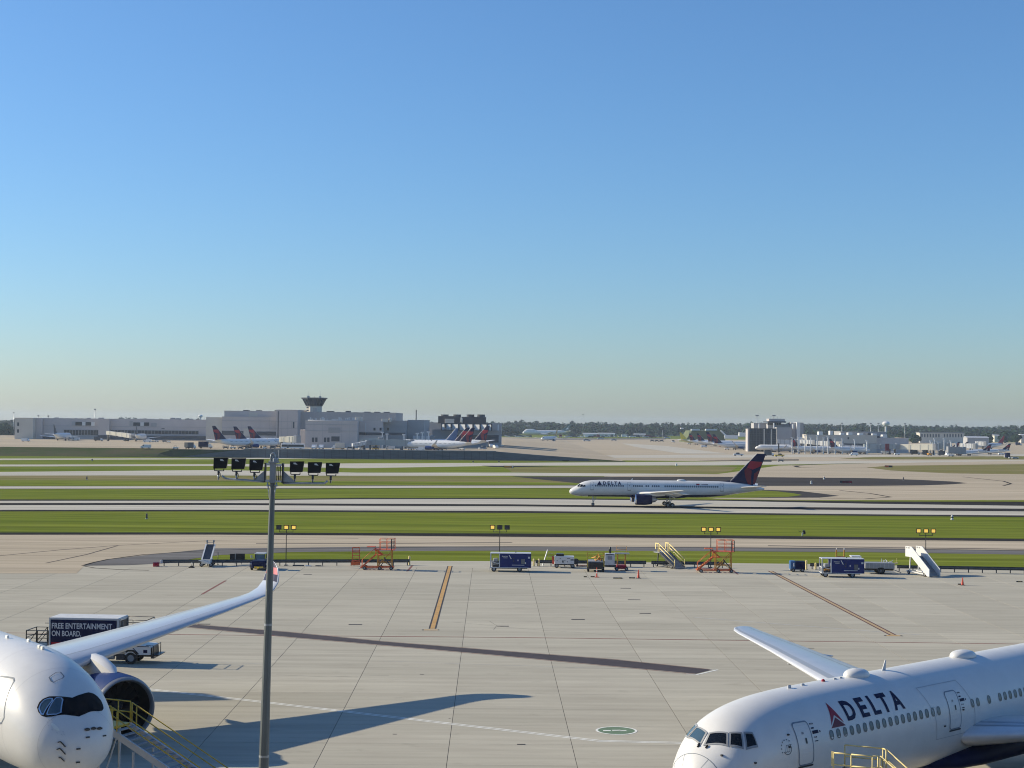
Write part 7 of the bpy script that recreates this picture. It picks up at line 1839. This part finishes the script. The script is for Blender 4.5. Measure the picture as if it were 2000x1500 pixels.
for px0, px1, py0, py1, lb, mm, D_ in ((1566, 1588, 859, 866, 'short white jet bridge below the left end of the tan wall', M_BW, 1125), (1592, 1616, 861, 869, 'short white jet bridge above the first regional jet', M_BW, 1118), (1622, 1640, 862, 870, 'short cream jet bridge above the second regional jet', M_BR, 1112), (1880, 1900, 866, 874, 'short white jet bridge left of the right-hand tails', M_BW, 1120), (1908, 1922, 862, 869, 'small white jet bridge between the small far tails', M_BW, 1200)): jet_bridge(lb, px0, px1, py0, py1, 1, D_, 0, mm, R(-38))
for i_, (px, top, base) in enumerate(((1548, 856, 866), (1560, 853, 868), (1573, 852, 866), (1584, 855, 868), (1597, 852, 869), (1609, 856, 872), (1618, 854, 872), (1632, 858, 874), (1646, 858, 876), (1670, 860, 880), (1694, 862, 884), (1818, 862, 884), (1826, 858, 886), (1833, 864, 888), (1845, 858, 888), (1858, 862, 889), (1868, 866, 890), (748, 846, 872), (757, 849, 873), (790, 850, 872), (816, 848, 872), (826, 846, 868), (838, 845, 868))):
    zb_ = 0 if px > 1000 else PLAT; D_ = 1080 if px > 1000 else 880
    t = thing('gate_light_post', ORD_[i_] + ' white gate light post counted from the ' + ('left of the right-hand concourse' if px > 1000 else 'left in front of the left terminal annex'), 'light post', (AT(px, D_), D_, zb_), 0, 'white light posts at the far gates')
    H_ = zat(px, top, D_) - zb_; mb(M_BW).box(-.32, .32, -.32, .32, 0, H_).build('post_shaft', t); mb(M_LGREY).cbox(-.9, .9, -.4, .4, H_, H_ + .7, .1).build('post_head', t)
# ---- far buildings
B = Bld('depot_building', 'cream warehouse with dark windows in front of the wood at right', 'building', 1840, 1900, 0)
B.vol('wall', 1797, 1884, 845.6, 16, M_B2); B.vol('roof_band', 1796, 1885, 844.2, 17, M_ROOF, -.5, 846, False)
for k in range(15):
    if k == 7: continue
    B.panel('window', 1800 + 5.5 * k, 1802.6 + 5.5 * k, 847.5, 854, M_BD, .2)
B = Bld('grass_roof_hangar', 'mound-like hangar with a white roof edge left of the dark glass block', 'hangar', 1395, 1700, 0)
s = mb(mat('hangar_green', (.10, .12, .05), .9, var=.2, scale=.05)); s.prism([(B.X(1338), 0), (B.X(1352), B.Z(1352, 841)), (B.X(1408), B.Z(1408, 841)), (B.X(1420), 0)], 0, 60, 'xz'); s.build('green_body', B.t); B.boxes('roof_unit', [(1353, 1370, 838, 841.5), (1381, 1403, 838, 841.5), (1332, 1338, 835.5, 837)], M_BW, 10, 6); mb(M_BW).beam((B.X(1408), -.5, B.Z(1408, 841)), (B.X(1419), -.5, B.Z(1419, 851)), 1.6).build('roof_edge', B.t)
B.boxes('side_unit', [(1415, 1441, 850, 856), (1443, 1450, 844.5, 852), (1450, 1459, 845, 852)], M_BW, -6, 6)
for a in ((1140, 1168, 846.6, 849.6, 2350, 'long white shed roof left of centre in front of the wood', M_BW), (1170, 1202, 846.4, 849.4, 2350, 'long white shed roof in the middle in front of the wood', M_BW), (1240, 1262, 848, 851, 2300, 'pale shed behind the far car park', M_B1), (1024, 1042, 832.5, 836, 2600, 'pale house roofs on the wooded slope above the cargo jet', M_B1), (1943, 1953, 850, 853, 2100, 'small cream hut right of the warehouse', M_B2), (1995, 2006, 849, 853, 2000, 'cream building at the right edge of the wood', M_B2), (880, 900, 842, 848, 1250, 'low white store below the cooling towers', M_BW), (1890, 1932, 854, 858, 1500, 'long pale blue-grey shed in front of the warehouse', M_B3)):
    x0, x1, y0, y1, D, lab, m = a; B = Bld('shed', lab, 'shed', (x0 + x1) / 2, D, 0); B.vol('wall', x0, x1, y0 + 1, 14, m, 0, None, False); xm = (x0 + x1) / 2
    X0, X1 = B.X(x0) - .5, B.X(x1) + .5; zt__ = B.Z(xm, y0); mb(M_LGREY).prism([(-.6, zt__ - .4), (7, zt__ + .8), (14.6, zt__ - .4)], X0, X1, 'yz').build('roof', B.t)
# water tower domes
for px, r, top, D, lab in ((1731, 7.2, 822.6, 2500, 'white water tank dome on the wooded skyline at right'), (392.5, 4.2, 810, 2700, 'pale water tower dome behind the left terminal')):
    k = D / F_PX; t = thing('water_tower', lab, 'water tower', (AT(px, D), D, 0)); H = zat(px, top, D)
    rr_ = r * k; mb(M_BW).lathe([(H - rr_ * 1.3, rr_ * .5), (H - rr_ * .9, rr_ * .95), (H - rr_ * .5, rr_), (H - rr_ * .18, rr_ * .75), (H, .05)], (0, 0, 0), 'z', 24).build('tank', t); mb(M_LGREY).tube((0, 0, 0), (0, 0, H - rr_ * 1.2), rr_ * .4, rr_ * .3, 12).build('stem', t)

# ------------------------------------------------------------------ parked airliners
def P_(px, py, z=PLAT): g = G(px, py, z); return g[0], g[1], z
def parkT(label, px_tail, py_wheel, D, hd, L=40., z=PLAT, **kw):
    """tail fin near column px_tail; nose lies L metres along the heading"""
    X = AT(px_tail, D); n = (X + math.cos(hd) * L * .93, D + math.sin(hd) * L * .93)
    return parked(label, n[0], n[1], z, hd, L, **kw)
parkT('parked airliner, leftmost of the three red and navy tails at the left gates', 425, 875, 838, R(37))
parkT('parked airliner, middle one of the three red and navy tails at the left gates', 466, 874, 868, R(33), 38.)
parkT('parked airliner, rightmost of the three red and navy tails at the left gates', 494, 872, 905, R(20), 38.)
parkT('parked airliner with a forked winglet, nearest red and navy tail by the jet bridge', 918, 876, 838, R(160), 42.)
parkT('parked airliner just behind the nearest red and navy tail by the jet bridge', 908, 874, 862, R(158), 42.)
parkT('parked airliner with a blue and white tail behind the red tails', 888, 872, 890, R(158), 38., tail='blue')
parkT('parked airliner with red tail standing clear before the white panelled hall', 947, 871, 925, R(158), 46.)
parkT('small airliner seen from behind at the left end of the concourse', 108, 862, 1075, R(86), 34., winglets=False, tail='white', finm=M_BD); parkT('small airliner seen from behind beside the cream jet bridge', 268, 862, 1070, R(93), 34., winglets=False, tail='white', finm=M_BD)
parked('white four-engined cargo jet with a dark green tail, side-on before the wood', AT(1021.5, 2350), 2350, 0, R(181), 74., tail='green', body=M_WHITE_FAR, winglets=False)
parkT('white jet with a gold tail facing us on the far apron', 1088, 860, 1680, R(247), 46., z=0, tail='gold', winglets=False)
parkT('airliner with an all-yellow tail among the far right gates', 1333, 866, 1500, R(14), 36., z=0, tail='yellow', body=mat('fuselage_yellow', (.60, .55, .25), .4, var=.1))
parkT('small red-tailed airliner next to the yellow tail', 1351, 868, 1430, R(12), 34., z=0); parkT('red-tailed airliner, second to the right of the yellow tail', 1367, 869, 1400, R(10), 36., z=0)
parkT('big red-tailed airliner, tallest tail left of the dark glass block', 1387, 870, 1330, R(14), 46., z=0); parkT('red-tailed airliner with its fuselage in front of the tallest far red tail', 1399, 876, 1230, R(8), 38., z=0)
parkT('airliner before the dark glass block, nose to the left', 1560, 882, 1140, R(172), 34., z=0, tail='white')
parkT('red-tailed regional jet right below the dark glass block', 1551, 887, 1085, R(6), 32., z=0); parkT('red-tailed regional jet, second to the right of the dark glass block', 1626, 887, 1080, R(8), 30., z=0)
parkT('red-tailed airliner half hidden behind the jet below the glass block', 1483, 878, 1160, R(12), 30., z=0)
parkT('T-tailed regional jet in front of the right-hand tail group', 1931, 889, 1075, R(186), 34., z=0, kind='rear', winglets=True); parkT('T-tailed regional jet behind and right of the first one', 1969, 884, 1130, R(188), 34., z=0, kind='rear')
parkT('T-tailed regional jet, left one of the two small far tails', 1870, 874, 1250, R(185), 32., z=0, kind='rear'); parkT('T-tailed regional jet, right one of the two small far tails', 1887, 874, 1260, R(185), 32., z=0, kind='rear')
parkT('white airliner with a bright rose-red tail at the far right', 1958, 868, 1420, R(205), 38., z=0, tail='rose')

# ------------------------------------------------------------------ far vehicles: one of each kind, then copies
def veh(kind):
    if kind in _V: return _V[kind]
    t = thing({'pickup': 'pickup_truck', 'van': 'van', 'box': 'box_truck', 'cart': 'baggage_cart', 'bus': 'bus', 'car': 'parked_car', 'tug': 'baggage_tractor'}[kind], '', kind, (0, 0, -50))
    if kind == 'pickup':
        mb(M_LGREY).cbox(-2.7, 2.7, -.95, .95, .45, 1.1, .08).build('body', t); mb(M_GLASS).loft([[(-.6, y, 1.1), (1.5, y, 1.1), (.95, y * .85, 1.75), (-.5, y * .85, 1.75)] for y in (-.9, .9)], True, False).build('cab', t); W = ((-1.7, .38), (1.7, .38)); w = .85
    elif kind == 'car':
        mb(M_LGREY).cbox(-2.2, 2.2, -.9, .9, .35, .95, .12).build('body', t); mb(M_GLASS).loft([[(-1.6, y, .95), (1.2, y, .95), (.6, y * .85, 1.45), (-1.1, y * .85, 1.45)] for y in (-.85, .85)], True, False).build('cab', t); W = ((-1.35, .33), (1.35, .33)); w = .8
    elif kind == 'van':
        s = mb(M_WHITE_FAR); s.prism([(-2.6, .4), (-2.6, 2.1), (1.2, 2.15), (2.0, 1.3), (2.7, 1.15), (2.7, .4)], -.95, .95, 'xz'); s.build('body', t); mb(M_GLASS).prism([(1.0, 1.35), (1.0, 1.95), (1.25, 1.95), (1.85, 1.35)], -.97, .97, 'xz').build('cab_window', t); W = ((-1.7, .38), (1.8, .38)); w = .85
    elif kind == 'box':
        mb(M_WHITE_FAR).cbox(-3.6, 1.2, -1.2, 1.2, .9, 3.5, .06).build('cargo_box', t); s = mb(M_WHITE_FAR); s.prism([(1.3, .6), (1.3, 2.3), (2.3, 2.3), (2.7, 1.5), (3.3, 1.35), (3.3, .6)], -1.05, 1.05, 'xz'); s.build('cab', t); mb(M_BLACK).box(-3.5, 3.2, -.5, .5, .5, .85).build('chassis', t); W = ((-2.4, .45), (2.4, .45)); w = .95
    elif kind == 'cart':
        s = mb(M_GREY); s.box(-1.6, 1.6, -.75, .75, .45, .6); s.box(-1.6, -1.5, -.75, .75, .6, 1.7); s.box(1.5, 1.6, -.75, .75, .6, 1.7); s.box(-1.6, 1.6, -.8, .8, 1.7, 1.78); s.build('body', t); mb(M_BD).cbox(-1.2, 1.0, -.6, .6, .6, 1.3, .1).build('baggage', t); W = ((-1.1, .25), (1.1, .25)); w = .6
    elif kind == 'bus':
        mb(M_WHITE_FAR).cbox(-6.5, 6.5, -1.3, 1.3, .4, 3.0, .25).build('body', t); s = mb(M_BG); s.box(-6.2, 6.2, -1.33, -1.29, 1.2, 2.45); s.build('window_band', t); mb(M_BD).box(-3.2, -2.2, -1.335, -1.30, .5, 2.4).build('door', t); W = ((-4.2, .5), (4.2, .5)); w = 1.1
    else:
        mb(M_WHITE_FAR).cbox(-1.5, 1.5, -.75, .75, .4, 1.05, .08).build('body', t); s = mb(M_DARKM); s.cbox(-.9, .4, -.7, .7, 1.75, 1.85, .03); [s.beam((x, y, 1.05), (x, y, 1.75), .08) for x in (-.8, .3) for y in (-.6, .6)]; s.build('canopy', t); W = ((-.95, .35), (.95, .35)); w = .7
    for x, r in W:
        for y in (-w, w): mb().wheel(x, y, r, r, .25, 12, False).build('wheel', t)
    _V[kind] = t; return t
_V = {}; _used = set()
def vehicle(kind, px, py, label, rz=0.0, z=None, scale=1.0, group=None, m=None):
    p = veh(kind)
    if z is None: z = PLAT if px < 985 else 0.0
    x, y = G(px, py, z); z_ = max(z, 0)
    grp = group or 'vehicles on the far aprons'
    if kind not in _used: _used.add(kind); o = p; o.location = (x, y, z_ + .03); o.rotation_euler = (0, 0, rz); o['label'] = label; o['group'] = grp; o.scale = (scale,) * 3
    else: o = dup(p, (x, y, z_ + .03), rz, label, grp, scale)
    if m:
        for c in o.children:
            if c.name.split('.')[0] in ('body', 'cargo_box'): c.data = c.data.copy(); c.data.materials[0] = m
    return o
V = vehicle
for a in (('pickup', 1053, 885.4, 'silver pickup alone at the end of the retaining wall', R(178), None, 1.15), ('pickup', 1442, 890.4, 'grey pickup driving left of the airliner tail fin', R(180), None, 1.2), ('box', 1503, 891, 'dark box truck just right of the airliner tail fin', 0, None, .95, None, M_BD), ('pickup', 1522, 892, 'yellow pickup right of the dark box truck', 0, None, 1.15, None, M_YEL),
          ('bus', 572, 877, 'long white apron bus with black windows, left of the annex', R(1)), ('van', 285, 876, 'dark and white van on the tan edge of the left apron', R(180)), ('tug', 343, 877.4, 'white tug at the brink of the left bank', R(10)),
          ('van', 50, 862.4, 'white van at the left end of the concourse', 0), ('van', 148, 860.5, 'white van under the left rear-view airliner', R(175)), ('box', 193, 861.6, 'white flat truck between the two rear-view airliners', R(5), None, .9), ('van', 288, 864, 'white van under the right rear-view airliner', R(180)), ('tug', 306, 863.4, 'white tug right of that rear-view airliner', 0), ('cart', 322, 864, 'baggage cart near the white tug', 0), ('tug', 330, 864.6, 'second white tug further right on the left apron', R(90)), ('box', 372, 876.8, 'white box truck at the left end of the retaining wall', R(60), None, 1.0), ('box', 402, 876, 'dark blue fuel truck in front of the leftmost red tail', R(5), None, 1.1, None, M_NAVY), ('cart', 441, 876.6, 'baggage cart below the leftmost red-tailed jet', 0), ('tug', 455, 876.6, 'white tug below the leftmost red-tailed jet', 0), ('cart', 470, 876.8, 'baggage cart between the first two red-tailed jets', R(5)), ('cart', 488, 876.8, 'baggage cart under the middle red-tailed jet', 0), ('tug', 517, 876.8, 'white tug under the rightmost red-tailed jet', R(90)), ('cart', 533, 876.4, 'baggage cart left of the apron bus', 0),
          ('van', 613.5, 877.2, 'white van seen head-on right of the apron bus, left one', R(-90), None, 1.15), ('van', 627.5, 877.2, 'white van seen head-on right of the apron bus, right one', R(-90), None, 1.15), ('box', 660, 878, 'cream trailer truck below the dark garage door', R(180), None, 1.05, None, M_B2), ('car', 684, 878, 'blue-grey car right of the cream trailer truck', 0), ('tug', 706, 878.2, 'white tug at the foot of the grey jet bridge', R(20)), ('cart', 733.5, 878.2, 'yellow-brown cart under the jet bridge', 0, None, 1.3, None, M_YEL), ('van', 762, 878.2, 'white van under the green-grey jet bridge', R(180)), ('van', 821, 880.4, 'white van in front of the winglet jet', R(170)), ('car', 803, 878.6, 'white car left of the winglet jet', 0), ('cart', 856, 878.6, 'baggage cart under the winglet jet, left one', 0), ('cart', 868, 878.6, 'baggage cart under the winglet jet, right one', 0), ('tug', 903, 879.4, 'white tug behind the winglet jet tail', R(-30)),
          ('box', 958, 874, 'white box truck right of the clear standing red tail', R(-80)), ('van', 968, 876, 'white van right of the white box truck', R(-70)), ('cart', 946, 876.6, 'baggage cart beside the box truck', R(20)), ('tug', 980, 872.5, 'white tug near the end of the left apron', 0), ('cart', 990, 873, 'baggage cart nearest the wall end', 0), ('cart', 1000, 873.5, 'dark cart trailing toward the centre', 0), ('van', 1003.5, 866.6, 'white van on the centre apron edge', R(10)), ('car', 942, 877.5, 'grey car in front of the white panelled hall', R(30)),
          ('car', 1146, 862, 'silver car crossing the far centre apron', 0, None, 1.9), ('car', 1173, 858.4, 'dark car on the far centre apron', 0, None, 1.9), ('car', 1199, 861, 'small dark car right of centre on the far apron', 0, None, 1.6), ('cart', 1274, 862.5, 'train of carts on the far apron, left cart', 0, None, 1.6), ('cart', 1283, 862.8, 'train of carts on the far apron, middle cart', 0, None, 1.6), ('cart', 1292, 863, 'train of carts on the far apron, right cart', 0, None, 1.6), ('car', 1314.5, 864, 'dark car right of the train of carts', R(90), None, 1.6), ('car', 1303, 857, 'dark car beside the thin pale mast', R(0), None, 2.0),
          ('tug', 1346, 868, 'white tug under the yellow tail', 0, None, 1.3), ('van', 1375, 874, 'white van below the big red tail', 0), ('box', 1378, 869, 'dark truck before the big red tail', 0, None, 1.0, None, M_BD), ('van', 1411, 873, 'red and white van under the big red-tailed jet', R(180), None, 1.1, None, M_CONEO), ('tug', 1420, 878.6, 'white tug left of the dark glass block', 0, None, 1.2), ('box', 1430, 875, 'grey truck under the far jets', 0, None, .9, None, M_GREY), ('cart', 1438, 876.4, 'dark cart row under the far jets', 0, None, 1.3), ('tug', 1455, 878, 'white tug at the foot of the glass block', 0, None, 1.3), ('box', 1464, 877.5, 'dark truck at the foot of the glass block', R(10), None, 1.0, None, M_BD), ('tug', 1497, 881.5, 'white tug before the left-facing airliner', 0, None, 1.3), ('cart', 1556, 886, 'low white cart under the regional jet', 0, None, 1.5), ('box', 1680, 886, 'white lift truck at the long grey jet bridge', R(0), None, 1.0), ('van', 1668, 890, 'grey van below the jet bridge', R(180)), ('van', 1728, 887, 'white van under the cream jet bridge', 0), ('van', 1741, 886.5, 'second white van under the cream jet bridge', R(180)), ('tug', 1752, 889, 'white tug among the crates at the right gates', 0, None, 1.2), ('box', 1788, 888, 'bright white box truck under the cream jet bridge', 0, None, 1.0), ('box', 1806, 888.4, 'white box truck at the right end of the cream jet bridge', R(90), None, 1.15), ('tug', 1815, 890, 'yellow lift at the right gates', R(90), None, 1.5, None, M_OYEL), ('tug', 1873, 889.5, 'orange-yellow lift beside the regional jet nose', R(90), None, 1.6, None, M_OYEL), ('box', 1842, 890, 'white truck below the steel jet bridge', R(0), None, .95), ('tug', 1857, 891.6, 'grey tug in front of the dark grey jet bridge', 0, None, 1.3), ('box', 1966.5, 895.5, 'navy box truck at the far right apron', R(85), None, 1.05, None, M_NAVY), ('tug', 1955, 889, 'white tug left of the navy box truck', 0, None, 1.3), ('car', 1977, 896.2, 'small dark car right of the navy box truck', 0), ('car', 1983, 896.4, 'small dark car at the far right edge', 0), ('box', 1990, 870, 'navy truck at the right edge behind the tails', 0, None, 1.0, None, M_NAVY), ('van', 1850, 890.6, 'white van by the steel lifts', R(90)), ('cart', 1525, 902.0, 'dark cart on the grass edge right of the tail fin', 0)): V(*a)
# far car park in front of the wood: rows of cars, alike
rr = random.Random(21)
ORD = 'first second third fourth fifth sixth seventh eighth ninth tenth eleventh twelfth thirteenth fourteenth fifteenth sixteenth seventeenth eighteenth nineteenth twentieth twenty-first twenty-second twenty-third twenty-fourth twenty-fifth twenty-sixth'.split()
for k in range(26):
    px = 1096 + k * 8.2 + rr.uniform(-2, 2)
    V('car' if k % 3 else 'van', px, 854.4 + rr.uniform(-.5, .8), ORD[k] + ' vehicle from the left in the long row before the central wood', rr.choice((0, R(90))), 0, 2.0, 'cars parked before the central wood', rr.choice((None, M_BD, M_GREY, M_DRED, M_BW)))
for k in range(9): V('car', 988 + k * 6, 853.6 + rr.uniform(-.4, .6), ORD[k] + ' car from the left in the row below the green-tailed cargo jet', rr.choice((0, R(90))), 0, 2.0, 'cars parked before the cargo jet', rr.choice((None, M_BD, M_BW)))
for k in range(8): V('van', 1780 + k * 14 + rr.uniform(-3, 3), 858.6 + rr.uniform(-.4, .6), ORD[k] + ' van from the left in the row before the cream warehouse', rr.choice((0, R(90))), 0, 1.6, 'vans parked before the warehouse', rr.choice((None, M_BD, M_BW, M_NAVY)))

# ------------------------------------------------------------------ the wood on the horizon
M_LEAF = mat('leaf_green', (.022, .050, .022), .9, var=.45, scale=.06, rnd=.1, spec=.1)
M_BARK = mat('bark', (.10, .08, .06), .9, var=.2)
def crown(m, x, y, z, w, h, n, rr):
    """leaf clumps scattered through an uneven crown"""
    lobes = [(rr.uniform(-.32, .32) * w, rr.uniform(-.3, .3) * w, rr.uniform(.30, .82) * h, rr.uniform(.22, .38) * w) for _ in range(6)] + [(0, 0, .62 * h, .40 * w)]
    for k in range(n):
        lx, ly, lz, lr = lobes[k % len(lobes)]
        a, b = rr.uniform(0, 6.283), math.acos(rr.uniform(-1, 1)); r = lr * rr.uniform(.75, 1.08)
        c = Vector((x + lx + r * math.sin(b) * math.cos(a), y + ly + r * math.sin(b) * math.sin(a), z + max(.08 * h, lz + r * .85 * math.cos(b))))
        s = w * rr.uniform(.10, .20)
        nrm = Vector((math.sin(b) * math.cos(a), math.sin(b) * math.sin(a), math.cos(b) + .35)); nrm = (nrm + Vector((rr.uniform(-.5, .5), rr.uniform(-.5, .5), rr.uniform(-.5, .5)))).normalized()
        u = nrm.orthogonal().normalized(); v = nrm.cross(u); t_ = rr.uniform(0, 6.28); u, v = u * math.cos(t_) + v * math.sin(t_), v * math.cos(t_) - u * math.sin(t_)
        m.add([c + u * s, c + v * s * .8, c - u * s * .9, c - v * s], [(0, 1, 2, 3)], False)
rr = random.Random(4)
w = mb(M_LEAF)
def top_row(px):          # skyline of the wood, rows of the photograph
    xs_ = [-400, 0, 60, 200, 240, 285, 300, 420, 760, 830, 860, 900, 950, 1000, 1022, 1090, 1140, 1200, 1300, 1340, 1380, 1420, 1450, 1500, 1560, 1640, 1700, 1780, 1840, 1900, 1960, 2000, 2400]
    ys_ = [818, 818, 817, 817, 813, 814.5, 816, 817, 820, 821, 821.5, 822, 822, 822, 820.5, 820.5, 822, 823, 824.6, 824.4, 823.4, 821.8, 823.6, 822.6, 824.6, 826.4, 826, 828, 828.4, 830, 827, 826, 828]
    return float(np.interp(px, xs_, ys_))
for row, D0 in enumerate((3050, 2850, 2650, 2500)):
    px = -420
    while px < 2420:
        D = D0 + rr.uniform(-60, 60); x = AT(px, D)
        H = (CAM_H + (hor(px) - top_row(px)) * D / F_PX) * (1 - .13 * row) + rr.uniform(-3.0, 1.4)
        H = max(9, H); wd = rr.uniform(9, 17)
        vis = -40 < px < 2040
        crown(w, x, D, 0, wd, H, (95 if row < 2 else 80) if vis else 20, rr)
        px += wd * F_PX / D * rr.uniform(.30, .58)
wo = w.build('far_wood', None, None, None, 'stuff', fix=False); wo['label'] = 'dark blue-green wood along the whole horizon'
# dark forest floor and rise under the wood
hs = mb(M_LEAF); hs.loft([[(x, 2560, -.5), (x, 2900, 9), (x, 3200, 13), (x, 3600, 10), (x, 3900, -.5)] for x in (-3500, -1000, 0, 1000, 3500)], True, True).build('wooded_ridge', kind='structure')
# single trees in front of the wood
tn = 0
for px, top, D, wd, lab in ((1003, 838, 2300, 20, 'broad dark tree left of the cargo jet nose'), (985, 841, 2250, 17, 'dark tree further left of the cargo jet'), (1150, 838, 2400, 16, 'tree beside the radio mast'), (1272, 845, 2250, 14, 'rounded tree behind the far car park'), (970, 840, 2200, 16, 'tree right of the white panelled hall'), (1120, 842, 2420, 15, 'tree just right of the green tail'), (1930, 848, 1950, 16, 'dark tree right of the cream warehouse'), (1965, 846, 1980, 18, 'broad dark tree near the right edge'), (1760, 848, 1990, 15, 'tree left of the cream warehouse'), (1790, 851, 1850, 12, 'low tree at the left corner of the warehouse'), (1985, 849, 1930, 13, 'tree at the far right edge of the field'), (10, 832, 1500, 22, 'dark tree mass left of the concourse end'), (-8, 830, 1480, 18, 'tree at the left picture edge'), (24, 836, 1520, 14, 'small tree touching the left concourse end')):
    t = thing('tree', lab, 'tree', (AT(px, D), D, 0), 0, 'trees in front of the wood'); H = zat(px, top, D)
    c = mb(M_LEAF); crown(c, 0, 0, 0, wd, H, 380, rr); c.build('crown', t, fix=False)
    s = mb(M_BARK); s.tube((0, 0, 0), (0, 0, H * .55), .5, .25, 8); [s.tube((0, 0, H * .3), (math.cos(a) * wd * .25, math.sin(a) * wd * .25, H * .6), .2, .08, 6) for a in (0, 2.1, 4.2)]; s.build('trunk', t)

# ------------------------------------------------------------------ air between here and the wood
hz = mb(); hz.box(-7050, 7050, -340, 7560, -1.4, 46)
ho = hz.build('haze', kind='stuff'); hm = bpy.data.materials.new('haze_air'); hm.use_nodes = True
nt = hm.node_tree; nt.nodes.remove(nt.nodes['Principled BSDF']); pv = nt.nodes.new('ShaderNodeVolumePrincipled')
pv.inputs['Color'].default_value = (.74, .86, 1.0, 1); pv.inputs['Density'].default_value = 0.00008; pv.inputs['Anisotropy'].default_value = 0.2
nt.links.new(pv.outputs[0], nt.nodes['Material Output'].inputs['Volume']); ho.data.materials.append(hm)
# sky stays the world; nothing else emits but the lit lamps
